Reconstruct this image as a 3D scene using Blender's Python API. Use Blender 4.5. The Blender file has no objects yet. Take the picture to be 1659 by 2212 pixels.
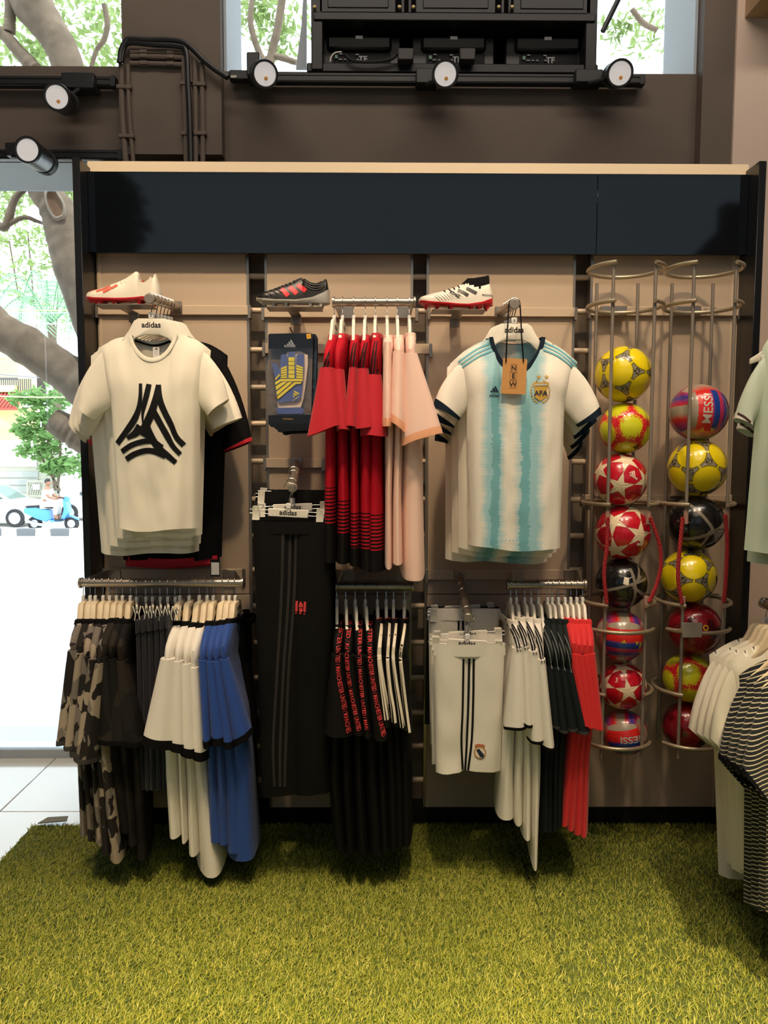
import bpy, bmesh, math, random
import numpy as np
from mathutils import Vector, Matrix, noise
from mathutils.bvhtree import BVHTree
from math import sin, cos, pi, sqrt, radians as R

SC = bpy.context.scene
COL = SC.collection
# ---------------------------------------------------------------- camera, sky, sun, lamps, exposure
F, PCX, PCY = 1660.0, 829.5, 1106.0
CAM_Z = 1.55
cd = bpy.data.cameras.new('camera'); cam = bpy.data.objects.new('camera', cd); COL.objects.link(cam)
cd.sensor_fit = 'VERTICAL'; cd.sensor_height = 24.0; cd.lens = F / 2212.0 * 24.0
CROT = Matrix.Rotation(R(-0.45), 3, 'Z') @ Matrix.Rotation(R(90 - 4.6), 3, 'X') @ Matrix.Rotation(R(0.12), 3, 'Z')
cam.matrix_world = Matrix.Translation((0, 0, CAM_Z)) @ CROT.to_4x4()
cd.clip_start = 0.05; cd.clip_end = 300
SC.camera = cam

w = bpy.data.worlds.new('sky'); SC.world = w; w.use_nodes = True
bg = w.node_tree.nodes['Background']
bg.inputs['Color'].default_value = (0.80, 0.91, 1.0, 1); bg.inputs['Strength'].default_value = 4.3

def lamp(name, typ, loc, energy, color, target=None, size=0.2, spot=None, blend=0.6, sy=None):
    l = bpy.data.lights.new(name, typ); o = bpy.data.objects.new(name, l); COL.objects.link(o)
    l.energy = energy; l.color = color; o.location = loc
    if typ == 'SUN': l.angle = R(0.8)
    elif typ == 'AREA':
        l.size = size
        if sy: l.shape = 'RECTANGLE'; l.size_y = sy
    else: l.shadow_soft_size = size
    if spot: l.spot_size = R(spot); l.spot_blend = blend
    if target is not None:
        o.rotation_euler = (Vector(target) - Vector(loc)).to_track_quat('-Z', 'Y').to_euler()
    return o
lamp('sun', 'SUN', (0, -5, 20), 3.6, (1.0, 0.96, 0.9), target=(-1.5, -1.6, 10.6))
WARM = (1.0, 0.745, 0.47)
for x, e in ((-1.0, 300), (0.15, 240), (1.2, 200)):
    lamp('ceiling_spot', 'SPOT', (x, 1.2, 4.45), e, WARM, (x * 0.9, 2.75, 1.75 if x < -0.5 else 1.9), 0.10, 46, 1.0)
for x in (-1.05, 0.15, 1.25):
    lamp('ceiling_downlight', 'SPOT', (x, 0.7, 4.45), 1450, (1.0, 0.77, 0.43), (x, 1.18, 0), 0.10, 42, 0.9)
lamp('upper_wall_fill', 'AREA', (0.4, 1.5, 5.1), 75, (1.0, 0.87, 0.74), (0.4, 3.5, 2.9), 4.4, sy=0.3)  # added area lamp that lifts the upper wall; no strip fitting is known
lamp('ambient_fill', 'AREA', (0.2, -0.6, 4.6), 30, (1.0, 0.84, 0.66), (0.2, 0.6, 0), 2.4, sy=1.6)  # unseen soft area lamp added as general ambient fill
SC.view_settings.view_transform = 'Standard'; SC.view_settings.look = 'None'
SC.view_settings.gamma = 1.0; SC.view_settings.use_curve_mapping = False
SC.view_settings.exposure = 0.0
SC.cycles.max_bounces = 7; SC.cycles.diffuse_bounces = 4; SC.cycles.glossy_bounces = 3
SC.cycles.transparent_max_bounces = 12; SC.cycles.transmission_bounces = 4
SC.cycles.use_denoising = True
SC.cycles.sample_clamp_indirect = 6.0

# ---------------------------------------------------------------- geometry helpers
def ray(px, py):
    return CROT @ Vector(((px - PCX) / F, (PCY - py) / F, -1.0))
def at(px, py, Y):                      # the point on the plane y = Y seen at a pixel of the 1659 x 2212 frame
    d = ray(px, py); return Vector((0, 0, CAM_Z)) + d * (Y / d.y)
def atz(px, py, Z):                     # the same on a level plane
    d = ray(px, py); return Vector((0, 0, CAM_Z)) + d * ((Z - CAM_Z) / d.z)
def lin(c):
    c = c / 255.0
    return c / 12.92 if c <= 0.04045 else ((c + 0.055) / 1.055) ** 2.4
def rgb(r, g, b): return (lin(r), lin(g), lin(b), 1.0)
def smooth(a, b, x):
    t = min(1, max(0, (x - a) / (b - a))) if b != a else float(x > a); return t * t * (3 - 2 * t)
def lerp(a, b, t): return a + (b - a) * t
def interp(pts, t):                     # pts: list of (t, value) sorted
    if t <= pts[0][0]: return pts[0][1]
    for (a, va), (b, vb) in zip(pts, pts[1:]):
        if t <= b: return va + (vb - va) * ((t - a) / (b - a))
    return pts[-1][1]
def spline(pts, n):                     # Catmull-Rom through a list of tuples/vectors
    P = [Vector(p) for p in pts]; out = []
    if len(P) < 3: return [P[0].lerp(P[-1], i / n) for i in range(n + 1)]
    P = [P[0] * 2 - P[1]] + P + [P[-1] * 2 - P[-2]]
    m = len(P) - 3
    for i in range(n + 1):
        u = i / n * m; k = min(int(u), m - 1); t = u - k
        a, b, c, d = P[k:k + 4]
        out.append(0.5 * ((2 * b) + (c - a) * t + (2 * a - 5 * b + 4 * c - d) * t * t + (3 * b - 3 * c + d - a) * t ** 3))
    return out

class MB:
    def __init__(s, o=(0, 0, 0)): s.v = []; s.f = []; s.m = []; s.o = Vector(o)
    def add(s, vs, fs, mi=0):
        b = len(s.v); s.v += [Vector(v) for v in vs]; s.f += [tuple(i + b for i in f) for f in fs]; s.m += [mi] * len(fs); return s
    def box(s, lo, hi, mi=0):
        x0, y0, z0 = lo; x1, y1, z1 = hi
        return s.add([(x0, y0, z0), (x1, y0, z0), (x1, y1, z0), (x0, y1, z0), (x0, y0, z1), (x1, y0, z1), (x1, y1, z1), (x0, y1, z1)],
                     [(0, 3, 2, 1), (4, 5, 6, 7), (0, 1, 5, 4), (1, 2, 6, 5), (2, 3, 7, 6), (3, 0, 4, 7)], mi)
    def bbox(s, lo, hi, r=0.004, mi=0):  # a box with bevelled edges
        bm = bmesh.new(); bmesh.ops.create_cube(bm, size=1)
        lo, hi = Vector(lo), Vector(hi)
        for v in bm.verts: v.co = Vector([lerp(lo[i], hi[i], v.co[i] + 0.5) for i in range(3)])
        r = min(r, 0.45 * min(hi - lo))
        bmesh.ops.bevel(bm, geom=bm.edges[:], offset=r, segments=1, profile=0.5, affect='EDGES')
        s.bm(bm, mi); return s
    def bm(s, bm, mi=0):
        bm.verts.index_update()
        s.add([v.co.copy() for v in bm.verts], [[v.index for v in f.verts] for f in bm.faces], mi); bm.free(); return s
    def loft(s, rings, cap0=True, cap1=True, closed=True, mi=0):
        n = len(rings[0]); vs = [p for r in rings for p in r]; fs = []
        for i in range(len(rings) - 1):
            for j in range(n if closed else n - 1):
                k = (j + 1) % n
                fs.append((i * n + j, i * n + k, (i + 1) * n + k, (i + 1) * n + j))
        if cap0 and closed: fs.append(tuple(range(n - 1, -1, -1)))
        if cap1 and closed: fs.append(tuple((len(rings) - 1) * n + j for j in range(n)))
        return s.add(vs, fs, mi)
    def tube(s, pts, r, n=8, caps=True, mi=0, radii=None):
        P = [Vector(p) for p in pts]; rings = []; prev = None
        for i, p in enumerate(P):
            t = (P[min(i + 1, len(P) - 1)] - P[max(i - 1, 0)])
            t = t.normalized() if t.length > 1e-9 else Vector((0, 0, 1))
            if prev is None:
                a = Vector((0, 0, 1)) if abs(t.z) < 0.9 else Vector((1, 0, 0))
                u = t.cross(a).normalized()
            else:
                u = (prev - t * prev.dot(t)); u = u.normalized() if u.length > 1e-6 else t.orthogonal().normalized()
            prev = u; v = t.cross(u); rr = radii[i] if radii else r
            rings.append([p + u * (rr * cos(2 * pi * k / n)) + v * (rr * sin(2 * pi * k / n)) for k in range(n)])
        return s.loft(rings, caps, caps, True, mi)
    def grid(s, fn, nu, nv, mi=0):       # fn(u, v) with u, v in 0..1
        vs = [fn(i / nu, j / nv) for j in range(nv + 1) for i in range(nu + 1)]; w = nu + 1
        return s.add(vs, [(j * w + i, j * w + i + 1, (j + 1) * w + i + 1, (j + 1) * w + i) for j in range(nv) for i in range(nu)], mi)
    def prism(s, poly, f0, f1, mi=0):    # a 2D outline between two maps 2D -> 3D
        n = len(poly); vs = [f0(*p) for p in poly] + [f1(*p) for p in poly]
        fs = [tuple(range(n - 1, -1, -1)), tuple(range(n, 2 * n))] + [(i, (i + 1) % n, n + (i + 1) % n, n + i) for i in range(n)]
        return s.add(vs, fs, mi)
    def lathe(s, prof, n, M, mi=0):      # prof: (radius, height along local z); M: 4x4
        rings = [[M @ Vector((r * cos(2 * pi * k / n), r * sin(2 * pi * k / n), h)) for k in range(n)] for r, h in prof]
        return s.loft(rings, True, True, True, mi)
    def bvh(s): return BVHTree.FromPolygons([tuple(v) for v in s.v], s.f)
    def mesh(s, name, mats, ang=40, merge=False):
        me = bpy.data.meshes.new(name)
        me.from_pydata([tuple(v - s.o) for v in s.v], [], s.f)
        for m in (mats if isinstance(mats, (list, tuple)) else [mats]): me.materials.append(m)
        if max(s.m or [0]): me.polygons.foreach_set('material_index', s.m)
        if merge or ang:
            bm = bmesh.new(); bm.from_mesh(me)
            if merge: bmesh.ops.remove_doubles(bm, verts=bm.verts, dist=2e-4)
            bmesh.ops.recalc_face_normals(bm, faces=bm.faces); bm.to_mesh(me); bm.free()
        if ang:
            me.polygons.foreach_set('use_smooth', [True] * len(me.polygons)); me.set_sharp_from_angle(angle=R(ang))
        me.update(); return me
    def build(s, name, mats, parent=None, label=None, ang=40, merge=False, kind=None):
        o = bpy.data.objects.new(name, s.mesh(name, mats, ang, merge)); COL.objects.link(o)
        if parent is not None: o.parent = parent
        elif s.o.length: o.location = s.o
        if label: o['label'] = label
        if kind: o['kind'] = kind
        return o

def tag(o, label, cat, group=None):
    o['label'] = label; o['category'] = cat
    if group: o['group'] = group
    return o
def thing(name, label, cat, loc=(0, 0, 0), group=None, rot=None):
    o = bpy.data.objects.new(name, None); COL.objects.link(o); o.location = loc; o.empty_display_size = 0.05
    if rot is not None: o.rotation_euler = rot
    return tag(o, label, cat, group)
KIDS = {}
def dup(root, loc, rot=None, label=None, group=None, scale=None):
    def cp(o, par):
        c = o.copy(); COL.objects.link(c)
        if par is not None: c.parent = par
        for ch in o.children: cp(ch, c)
        return c
    r = cp(root, None); r.location = loc
    if rot is not None: r.rotation_euler = rot
    if scale is not None: r.scale = scale
    if label: r['label'] = label
    if group: r['group'] = group
    return r
def struct(name, mb, mats, label=None, ang=None):
    o = mb.build(name, mats, None, label, ang); o['kind'] = 'structure'; return o
ORD = 'first second third fourth fifth sixth seventh eighth ninth tenth eleventh twelfth thirteenth fourteenth fifteenth sixteenth seventeenth eighteenth nineteenth twentieth twenty-first twenty-second'.split()

# ---------------------------------------------------------------- materials
class NT:
    def __init__(s, name):
        s.mat = bpy.data.materials.new(name); s.mat.use_nodes = True; s.t = s.mat.node_tree
        s.b = s.t.nodes['Principled BSDF']; s.out = s.t.nodes['Material Output']
        s._tc = None
    def n(s, typ, **kw):
        nd = s.t.nodes.new(typ)
        for k, v in kw.items(): setattr(nd, k, v)
        return nd
    def put(s, sock, v):
        if hasattr(v, 'is_output'): s.t.links.new(v, sock)
        else: sock.default_value = v
    def m(s, op, a, b=0.0, c=None, clamp=False):
        nd = s.n('ShaderNodeMath', operation=op, use_clamp=clamp); s.put(nd.inputs[0], a); s.put(nd.inputs[1], b)
        if c is not None: s.put(nd.inputs[2], c)
        return nd.outputs[0]
    def dot(s, a, b):
        nd = s.n('ShaderNodeVectorMath', operation='DOT_PRODUCT'); s.put(nd.inputs[0], a); s.put(nd.inputs[1], b); return nd.outputs['Value']
    def obj(s):
        if s._tc is None: s._tc = s.n('ShaderNodeTexCoord').outputs['Object']
        return s._tc
    def xyz(s, v=None):
        nd = s.n('ShaderNodeSeparateXYZ'); s.put(nd.inputs[0], v if v is not None else s.obj()); return nd.outputs
    def mix(s, f, a, b):
        nd = s.n('ShaderNodeMix', data_type='RGBA'); s.put(nd.inputs[0], f); s.put(nd.inputs[6], a); s.put(nd.inputs[7], b); return nd.outputs[2]
    def map(s, scale=(1, 1, 1), rot=(0, 0, 0), loc=(0, 0, 0), v=None):
        nd = s.n('ShaderNodeMapping'); s.put(nd.inputs[0], v if v is not None else s.obj())
        nd.inputs['Scale'].default_value = scale; nd.inputs['Rotation'].default_value = rot; nd.inputs['Location'].default_value = loc; return nd.outputs[0]
    def noise(s, scale, v=None, detail=2.0, rough=0.5, out='Fac'):
        nd = s.n('ShaderNodeTexNoise'); s.put(nd.inputs['Vector'], v if v is not None else s.obj())
        nd.inputs['Scale'].default_value = scale; nd.inputs['Detail'].default_value = detail; nd.inputs['Roughness'].default_value = rough
        return nd.outputs[out]
    def ramp(s, f, stops, const=False):
        nd = s.n('ShaderNodeValToRGB'); s.put(nd.inputs[0], f); cr = nd.color_ramp
        if const: cr.interpolation = 'CONSTANT'
        while len(cr.elements) < len(stops): cr.elements.new(0.5)
        for e, (p, c) in zip(cr.elements, stops): e.position = p; e.color = c
        return nd.outputs[0]
    def step(s, x, e, wd=0.004):          # 0 below e, 1 above
        nd = s.n('ShaderNodeMapRange'); s.put(nd.inputs[0], x); nd.inputs[1].default_value = e - wd; nd.inputs[2].default_value = e + wd; return nd.outputs[0]
    def bump(s, h, strength=0.2, dist=0.002):
        nd = s.n('ShaderNodeBump'); s.put(nd.inputs['Height'], h); nd.inputs['Strength'].default_value = strength; nd.inputs['Distance'].default_value = dist
        s.t.links.new(nd.outputs[0], s.b.inputs['Normal'])
    def col(s, c): s.put(s.b.inputs['Base Color'], c)
    def setp(s, rough=0.5, metal=0.0, spec=0.5, coat=0.0, sheen=0.0):
        s.b.inputs['Roughness'].default_value = rough; s.b.inputs['Metallic'].default_value = metal
        s.b.inputs['Specular IOR Level'].default_value = spec; s.b.inputs['Coat Weight'].default_value = coat
        s.b.inputs['Sheen Weight'].default_value = sheen
        return s
MATS = {}
def plain(name, c, rough=0.5, metal=0.0, spec=0.5, var=0.06, vs=14.0, bump=0.0, bs=300.0, coat=0.0):
    if name in MATS: return MATS[name]
    t = NT(name).setp(rough, metal, spec, coat)
    if var:
        f = t.noise(vs, detail=4)
        t.col(t.mix(f, tuple(x * (1 - var) for x in c[:3]) + (1,), tuple(min(1, x * (1 + var)) for x in c[:3]) + (1,)))
    else: t.col(c)
    if bump: t.bump(t.noise(bs, detail=2), bump, 0.002)
    MATS[name] = t.mat; return t.mat
def fabric(name, c, rough=0.85, spec=0.25, colfn=None, wr=0.35):
    if name in MATS: return MATS[name]
    t = NT(name).setp(rough, 0, spec, 0, 0.12 if spec > 0.22 else 0.0)
    t.b.inputs['Sheen Roughness'].default_value = 0.6
    t.col(colfn(t) if colfn else c)
    folds = t.noise(1.0, t.map((16, 16, 3.2)), 3.0)
    weave = t.noise(900, detail=0)
    t.bump(t.m('ADD', folds, t.m('MULTIPLY', weave, 0.03)), wr, 0.012)
    MATS[name] = t.mat; return t.mat
# ---------------------------------------------------------------- common materials
m_dark = plain('dark_brown_paint', rgb(100, 88, 79), 0.75, spec=0.3, var=0.12, vs=6, bump=0.25, bs=220)
m_pale = plain('pale_grey_reveal', rgb(176, 184, 192), 0.6, var=0.03)
m_beigewall = plain('beige_wall_paint', rgb(214, 190, 172), 0.7, var=0.03, vs=3, bump=0.08, bs=150)
m_ceil = plain('ceiling_paint', rgb(60, 56, 52), 0.8, var=0.03)
m_off = plain('grey_shop_wall', rgb(120, 112, 104), 0.8, var=0.03)
m_tile = plain('white_floor_tile', rgb(226, 226, 222), 0.12, spec=0.6, var=0.02)
m_grout = plain('tile_grout', rgb(150, 150, 146), 0.8)
m_pave = plain('grey_paving', rgb(196, 200, 204), 0.6, var=0.05, vs=2.0)
m_road = plain('road_surface', rgb(205, 203, 198), 0.9, var=0.05, vs=0.5)
m_blk = plain('black_plastic', rgb(24, 24, 26), 0.45, var=0.1)
m_blkmet = plain('black_metal', rgb(30, 29, 29), 0.4, spec=0.5, var=0.1)
m_steel = plain('brushed_steel', rgb(168, 158, 146), 0.34, 0.85, var=0.05, vs=40)
m_chrome = plain('chrome_wire', rgb(200, 198, 192), 0.22, 1.0, var=0)
m_rod = plain('grey_coated_rod', rgb(142, 132, 122), 0.45, 0.3, var=0.05)
m_ring = plain('satin_nickel_ring', rgb(178, 164, 140), 0.35, 0.6, var=0.04)
m_beige = plain('beige_laminate', rgb(188, 168, 147), 0.55, spec=0.35, var=0.03, vs=5)
m_beigebar = plain('beige_metal_bar', rgb(196, 176, 152), 0.42, spec=0.5, var=0.03)
m_gap = plain('grey_brown_backing', rgb(132, 118, 104), 0.7, var=0.05)
m_cream = plain('cream_board', rgb(236, 214, 182), 0.6, var=0.02)
m_gloss = plain('glossy_black_panel', (0.004, 0.005, 0.007, 1), 0.05, spec=0.85, var=0)
m_blkpanel = plain('black_side_panel', (0.010, 0.010, 0.011, 1), 0.25, spec=0.45, var=0)
m_white = plain('white_plastic', rgb(232, 226, 212), 0.4, spec=0.5, var=0.02)
m_clear = plain('frosted_size_tag', rgb(226, 224, 220), 0.35, var=0)
m_ink = plain('black_ink', rgb(18, 18, 20), 0.6, spec=0.2, var=0)
m_reflector = plain('lamp_reflector', rgb(226, 222, 220), 0.35, var=0.02)
m_chip = plain('amber_chip', rgb(236, 168, 96), 0.4, var=0)
def glass_mat(nm='window_glass', col=(0.96, 0.98, 0.97, 1)):
    t = NT(nm); nt = t.t
    tr = t.n('ShaderNodeBsdfTransparent'); gl = t.n('ShaderNodeBsdfGlossy'); gl.inputs['Roughness'].default_value = 0.0
    fr = t.n('ShaderNodeFresnel'); fr.inputs['IOR'].default_value = 1.35; tr.inputs['Color'].default_value = col
    mx = t.n('ShaderNodeMixShader'); nt.links.new(fr.outputs[0], mx.inputs[0]); nt.links.new(tr.outputs[0], mx.inputs[1]); nt.links.new(gl.outputs[0], mx.inputs[2])
    nt.links.new(mx.outputs[0], t.out.inputs['Surface']); return t.mat
m_glass = glass_mat(); m_tint = glass_mat('tinted_window_glass', (0.26, 0.275, 0.285, 1))
def clear_film():
    t = NT('clear_bag_film'); nt = t.t
    tr = t.n('ShaderNodeBsdfTransparent'); gl = t.n('ShaderNodeBsdfGlossy'); gl.inputs['Roughness'].default_value = 0.12
    nd = t.n('ShaderNodeBump'); nd.inputs['Strength'].default_value = 0.5; nd.inputs['Distance'].default_value = 0.004
    nt.links.new(t.noise(34, detail=3), nd.inputs['Height']); nt.links.new(nd.outputs[0], gl.inputs['Normal'])
    mx = t.n('ShaderNodeMixShader'); mx.inputs[0].default_value = 0.06
    nt.links.new(tr.outputs[0], mx.inputs[1]); nt.links.new(gl.outputs[0], mx.inputs[2]); nt.links.new(mx.outputs[0], t.out.inputs['Surface']); return t.mat
m_film = clear_film()

# ---------------------------------------------------------------- room shell
YW, YG, ZC = 3.42, 3.80, 5.3          # face of the rear wall, its glazing, the ceiling
YP = 3.36                             # pillars stand a little proud
z_of = lambda py, Y: at(829, py, Y).z
x_of = lambda px, py, Y: at(px, py, Y).x
EDGE = -1.42                          # left edge of the turf
xp0, xp1 = x_of(266, 200, YP), x_of(478, 200, YP)
xr0, xr1 = x_of(1518, 160, YP), x_of(1584, 200, YP)
zsl, zbl = z_of(147, YW), z_of(347, YW)
zs = z_of(156, YW)
struct('wall_back', MB().box((xp1, YW, 0), (xr0, YG, zs)).box((-1.20, YW, 0), (xp1, YG, zbl)), m_dark)
struct('beam', MB().box((-5.2, YW, zbl), (xp0, YG, zsl)), m_dark, 'dark brown beam over the shop window')
struct('trim_1', MB().box((-5.2, YW + 0.012, zbl - 0.012), (xp0, YG, zbl)).box((-5.2, YW + 0.03, zsl), (xp0, YG - 0.02, zsl + 0.01)), m_pale)
struct('pillar', MB().box((xp0, YP, zbl), (xp1, YG + 0.02, ZC)), m_dark, 'broad dark brown pillar carrying conduits')
struct('pillar.001', MB().box((xr0, YP, 0), (xr1, YG + 0.02, ZC)), m_dark, 'narrow dark column beside the beige wall')
struct('trim_2', MB().box((xp1, YW + 0.01, zs), (xp1 + 0.012, YG, ZC)).box((xr0 - 0.012, YW + 0.01, zs), (xr0, YG, ZC)), m_pale)
struct('wall_right', MB().box((xr1, YP - 0.015, 0), (6.0, YG, ZC)), m_beigewall)
struct('trim_3', MB().box((xr1 + 0.03, 3.15, z_of(38, YP)), (4.2, YP - 0.01, z_of(38, YP) + 0.3)), plain('tan_beam_paint', rgb(176, 146, 112), 0.7))
struct('wall_left', MB().box((-5.3, -4.6, 0), (-5.2, YG, ZC)), m_off)
struct('wall_side', MB().box((6.0, -4.6, 0), (6.1, YG, ZC)), m_off)
struct('ceiling', MB().box((-5.3, -4.7, ZC), (6.1, YG + 0.25, ZC + 0.15)), m_ceil)
# front of the shop behind the camera: a high window over a solid wall
struct('wall_front', MB().box((-5.3, -4.7, 0), (6.1, -4.6, 1.9)), m_off)
struct('window_4', MB().box((-5.2, -4.66, 1.9), (6.0, -4.65, ZC)), m_tint)
struct('partition', MB().prism([(3.40, 3.62), (3.74, 3.97), (3.74, 4.22), (6.0, 4.22), (6.0, 0.0), (3.40, 0.0)], lambda x, z: (x, -2.7, z), lambda x, z: (x, -2.5, z)), m_dark, 'dark stair enclosure behind the viewer, reflected in the fascia')
# windows
g1 = struct('window_1', MB().box((-5.2, YG - 0.012, zsl), (xp0, YG, ZC)), m_glass)
g2 = struct('window_2', MB().box((xp1, YG - 0.012, zs), (xr0, YG, ZC)), m_glass)
g3 = struct('window_3', MB().box((-5.2, YG - 0.012, 0.0), (-1.2, YG, zbl)), m_glass)
MB().box((-5.2, YG - 0.03, 0.0), (-1.2, YG + 0.02, 0.045)).build('sill', m_pale, g3)
MB().prism([(x_of(640, 155, 3.7), z_of(153, 3.7)), (x_of(663, 155, 3.7), z_of(153, 3.7)), (x_of(664, 60, 3.7), z_of(-60, 3.7)), (x_of(660, 60, 3.7), z_of(-60, 3.7)), (x_of(652, 60, 3.7), z_of(60, 3.7))],
           lambda x, z: (x, 3.68, z), lambda x, z: (x, 3.70, z)).build('curtain_edge', m_pale, g2, 'pale strip beside the black cabinet')
# floor: white tiles with joints
fl = struct('floor', MB().box((-5.3, -4.7, -0.16), (6.1, YG, -0.012)), m_grout)
tile_me = None
for i, x in enumerate([-5.2 + 0.8 * k for k in range(5)]):
    for j, y in enumerate([0.2 + 0.8 * k for k in range(5)]):
        if tile_me is None: tile_me = MB().bbox((0, 0, -0.012), (0.796, 0.796, 0.0), 0.002).mesh('tile', m_tile)
        o = bpy.data.objects.new('tile', tile_me); COL.objects.link(o); o.parent = fl; o.location = (x - 0.42 + 0.8, y - 0.2, 0)
sl = MB().box((-1.5, -4.6, -0.012), (6.0, 3.8, -0.002)).box((-5.2, -4.6, -0.012), (-1.5, 0, -0.002)).build('screed', m_tile, fl)

# ---------------------------------------------------------------- turf mats with real blades
def blades(name, parent, x0, x1, y0, y1, n, seed, edge_fade=True):
    rs = np.random.RandomState(seed)
    px = rs.uniform(x0, x1, n); py = rs.uniform(y0, y1, n)
    a = rs.uniform(0, 2 * pi, n); L = rs.uniform(0.011, 0.022, n); wd = rs.uniform(0.0010, 0.0019, n)
    lean = rs.uniform(0.5, 1.4, n); da = rs.normal(0.0, 0.9, n) + 1.2
    sx, sy = np.cos(a) * wd, np.sin(a) * wd; dx, dy = np.cos(da), np.sin(da)
    zb = np.full(n, 0.006)
    P = np.zeros((n, 5, 3))
    for k, (t, ww) in enumerate(((0, 1), (0, -1), (0.55, 0.8), (0.55, -0.8), (1, 0))):
        off = L * lean * t * t; zz = L * t * (1 - 0.28 * lean * t)
        P[:, k, 0] = px + sx * ww + dx * off; P[:, k, 1] = py + sy * ww + dy * off; P[:, k, 2] = zb + zz
    me = bpy.data.meshes.new(name); me.vertices.add(n * 5); me.vertices.foreach_set('co', P.ravel())
    b = (np.arange(n) * 5)[:, None]
    quads = b + np.array([0, 1, 3, 2])[None]; tris = b + np.array([2, 3, 4])[None]
    me.loops.add(n * 7); me.loops.foreach_set('vertex_index', np.concatenate([quads, tris], 1).ravel().astype(np.int32))
    me.polygons.add(n * 2); st = np.empty((n, 2), np.int32); st[:, 0] = np.arange(n) * 7; st[:, 1] = st[:, 0] + 4
    me.polygons.foreach_set('loop_start', st.ravel())
    at_ = me.attributes.new('tone', 'FLOAT', 'FACE'); at_.data.foreach_set('value', np.repeat(rs.uniform(0, 1, n), 2))
    me.update(calc_edges=True); me.validate()
    o = bpy.data.objects.new('pile', me); COL.objects.link(o); o.parent = parent; o['kind'] = 'stuff'
    t = NT(name + '_blade').setp(0.55, 0, 0.3)
    an = t.n('ShaderNodeAttribute', attribute_name='tone'); patch = t.noise(2.2, detail=3)
    c = t.ramp(an.outputs['Fac'], [(0, rgb(82, 98, 28)), (0.35, rgb(126, 133, 42)), (0.7, rgb(152, 153, 56)), (1, rgb(184, 174, 88))])
    t.col(t.mix(t.m('MULTIPLY', patch, 0.35), c, rgb(112, 130, 38)))
    t.b.inputs['Subsurface Weight'].default_value = 0.0
    me.materials.append(t.mat); return o
m_turfbase = plain('turf_backing', rgb(62, 74, 26), 0.9, var=0.25, vs=120)
SEAM = 0.545
for (x0, x1, lab, n, sd) in ((EDGE, SEAM - 0.0002, 'wide artificial turf mat beside the white tiled floor', 150000, 3), (SEAM + 0.0002, 2.6, 'artificial turf mat right of the dark seam under the football cages', 90000, 4)):
    ya, yb = 1.35, 3.06
    t = thing('turf_mat', lab, 'turf mat', ((x0 + x1) / 2, (ya + yb) / 2, 0))
    o = t.location.copy()
    MB(o).bbox((x0, -1.0, 0), (x1, yb, 0.008), 0.003).build('backing', m_turfbase, t)
    b = blades('turf', t, x0 - o.x + 0.003, x1 - o.x - 0.003, ya - o.y, yb - o.y - 0.004, n, sd)
# folded-up corner flap of the mat
t = tag(MB(atz(90, 1789, 0)).prism([(0, 0), (0.11, 0.02), (0.10, 0.06), (0.02, 0.05)], lambda x, y: atz(82, 1795, 0) + Vector((x, y, 0.03)), lambda x, y: atz(82, 1795, 0) + Vector((x, y, 0.034))).build('turf_scrap', plain('turf_underside', rgb(120, 118, 100), 0.9)),
        'small frayed grey turf scrap at the far left corner of the mat', 'scrap')
# ---------------------------------------------------------------- the display unit on the wall
YB = 3.05                             # face of the beige panels
YS = 2.92                             # front edge of the black side panels
unit = thing('wall_display_unit', 'long black and beige wall display unit with ladder rungs holding the sportswear', 'display unit', (0.1, YB, 0))
uo = unit.location.copy()
def U(): return MB(uo)
z_top = z_of(372, 2.99); z_fb = z_of(547, 2.99); z_sp = z_of(340, YS) - 0.005
xl = x_of(197, 700, YB) ; xrr = x_of(1603, 700, YB)
xlf, xrf = x_of(155, 340, YS), x_of(1657, 348, YS)
z_kick = z_of(1744, YB)
U().bbox((xlf, YS, 0.0), (xlf + 0.028, YB + 0.30, z_sp), 0.002).build('side_panel', m_blkpanel, unit)
U().bbox((xrf - 0.028, YS, 0.0), (xrf, YB + 0.30, z_sp), 0.002).build('side_panel', m_blkpanel, unit)
xi0, xi1 = xlf + 0.028, xrf - 0.028
YF = 2.995
segs = [xi0, x_of(1290, 450, YF), xi1]
for a, b in zip(segs, segs[1:]):
    U().bbox((a + 0.0006, YF, z_fb), (b - 0.0006, YF + 0.02, z_top), 0.001).build('fascia_board', m_gloss, unit)
U().box((xi0 - 0.01, YF + 0.03, z_top - 0.2), (xi1 + 0.01, YF + 0.06, z_of(351, YF + 0.03))).build('top_board', m_cream, unit)
U().box((xi0, YB + 0.10, 0.0), (xi1, YB + 0.12, z_fb + 0.2)).build('backing_board', m_gap, unit)
U().box((xi0, YB + 0.01, 0.0), (xi1, YB + 0.08, z_kick)).build('kick_board', m_blkpanel, unit)
bays = [(217, 532), (577, 887), (927, 1238), (1281, 1596)]
zj = z_of(1284, YB)
BX = [(x_of(a, 620, YB), x_of(b, 620, YB)) for a, b in bays]
for a, b in BX:
    U().bbox((a, YB, zj + 0.0015), (b, YB + 0.018, z_fb + 0.06), 0.0015).build('back_panel', m_beige, unit)
    U().bbox((a, YB, z_kick), (b, YB + 0.018, zj - 0.0015), 0.0015).build('back_panel', m_beige, unit)
    for x in (a - 0.005, b + 0.005):
        U().box((x - 0.005, YB + 0.002, z_kick), (x + 0.005, YB + 0.05, z_fb + 0.05)).build('upright', m_steel, unit)
for x in (xi0 + 0.014, xi1 - 0.02):
    U().tube([(x, YB + 0.01, z_kick), (x, YB + 0.01, z_fb + 0.05)], 0.013, 10).build('side_tube', m_beigebar, unit)
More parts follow.
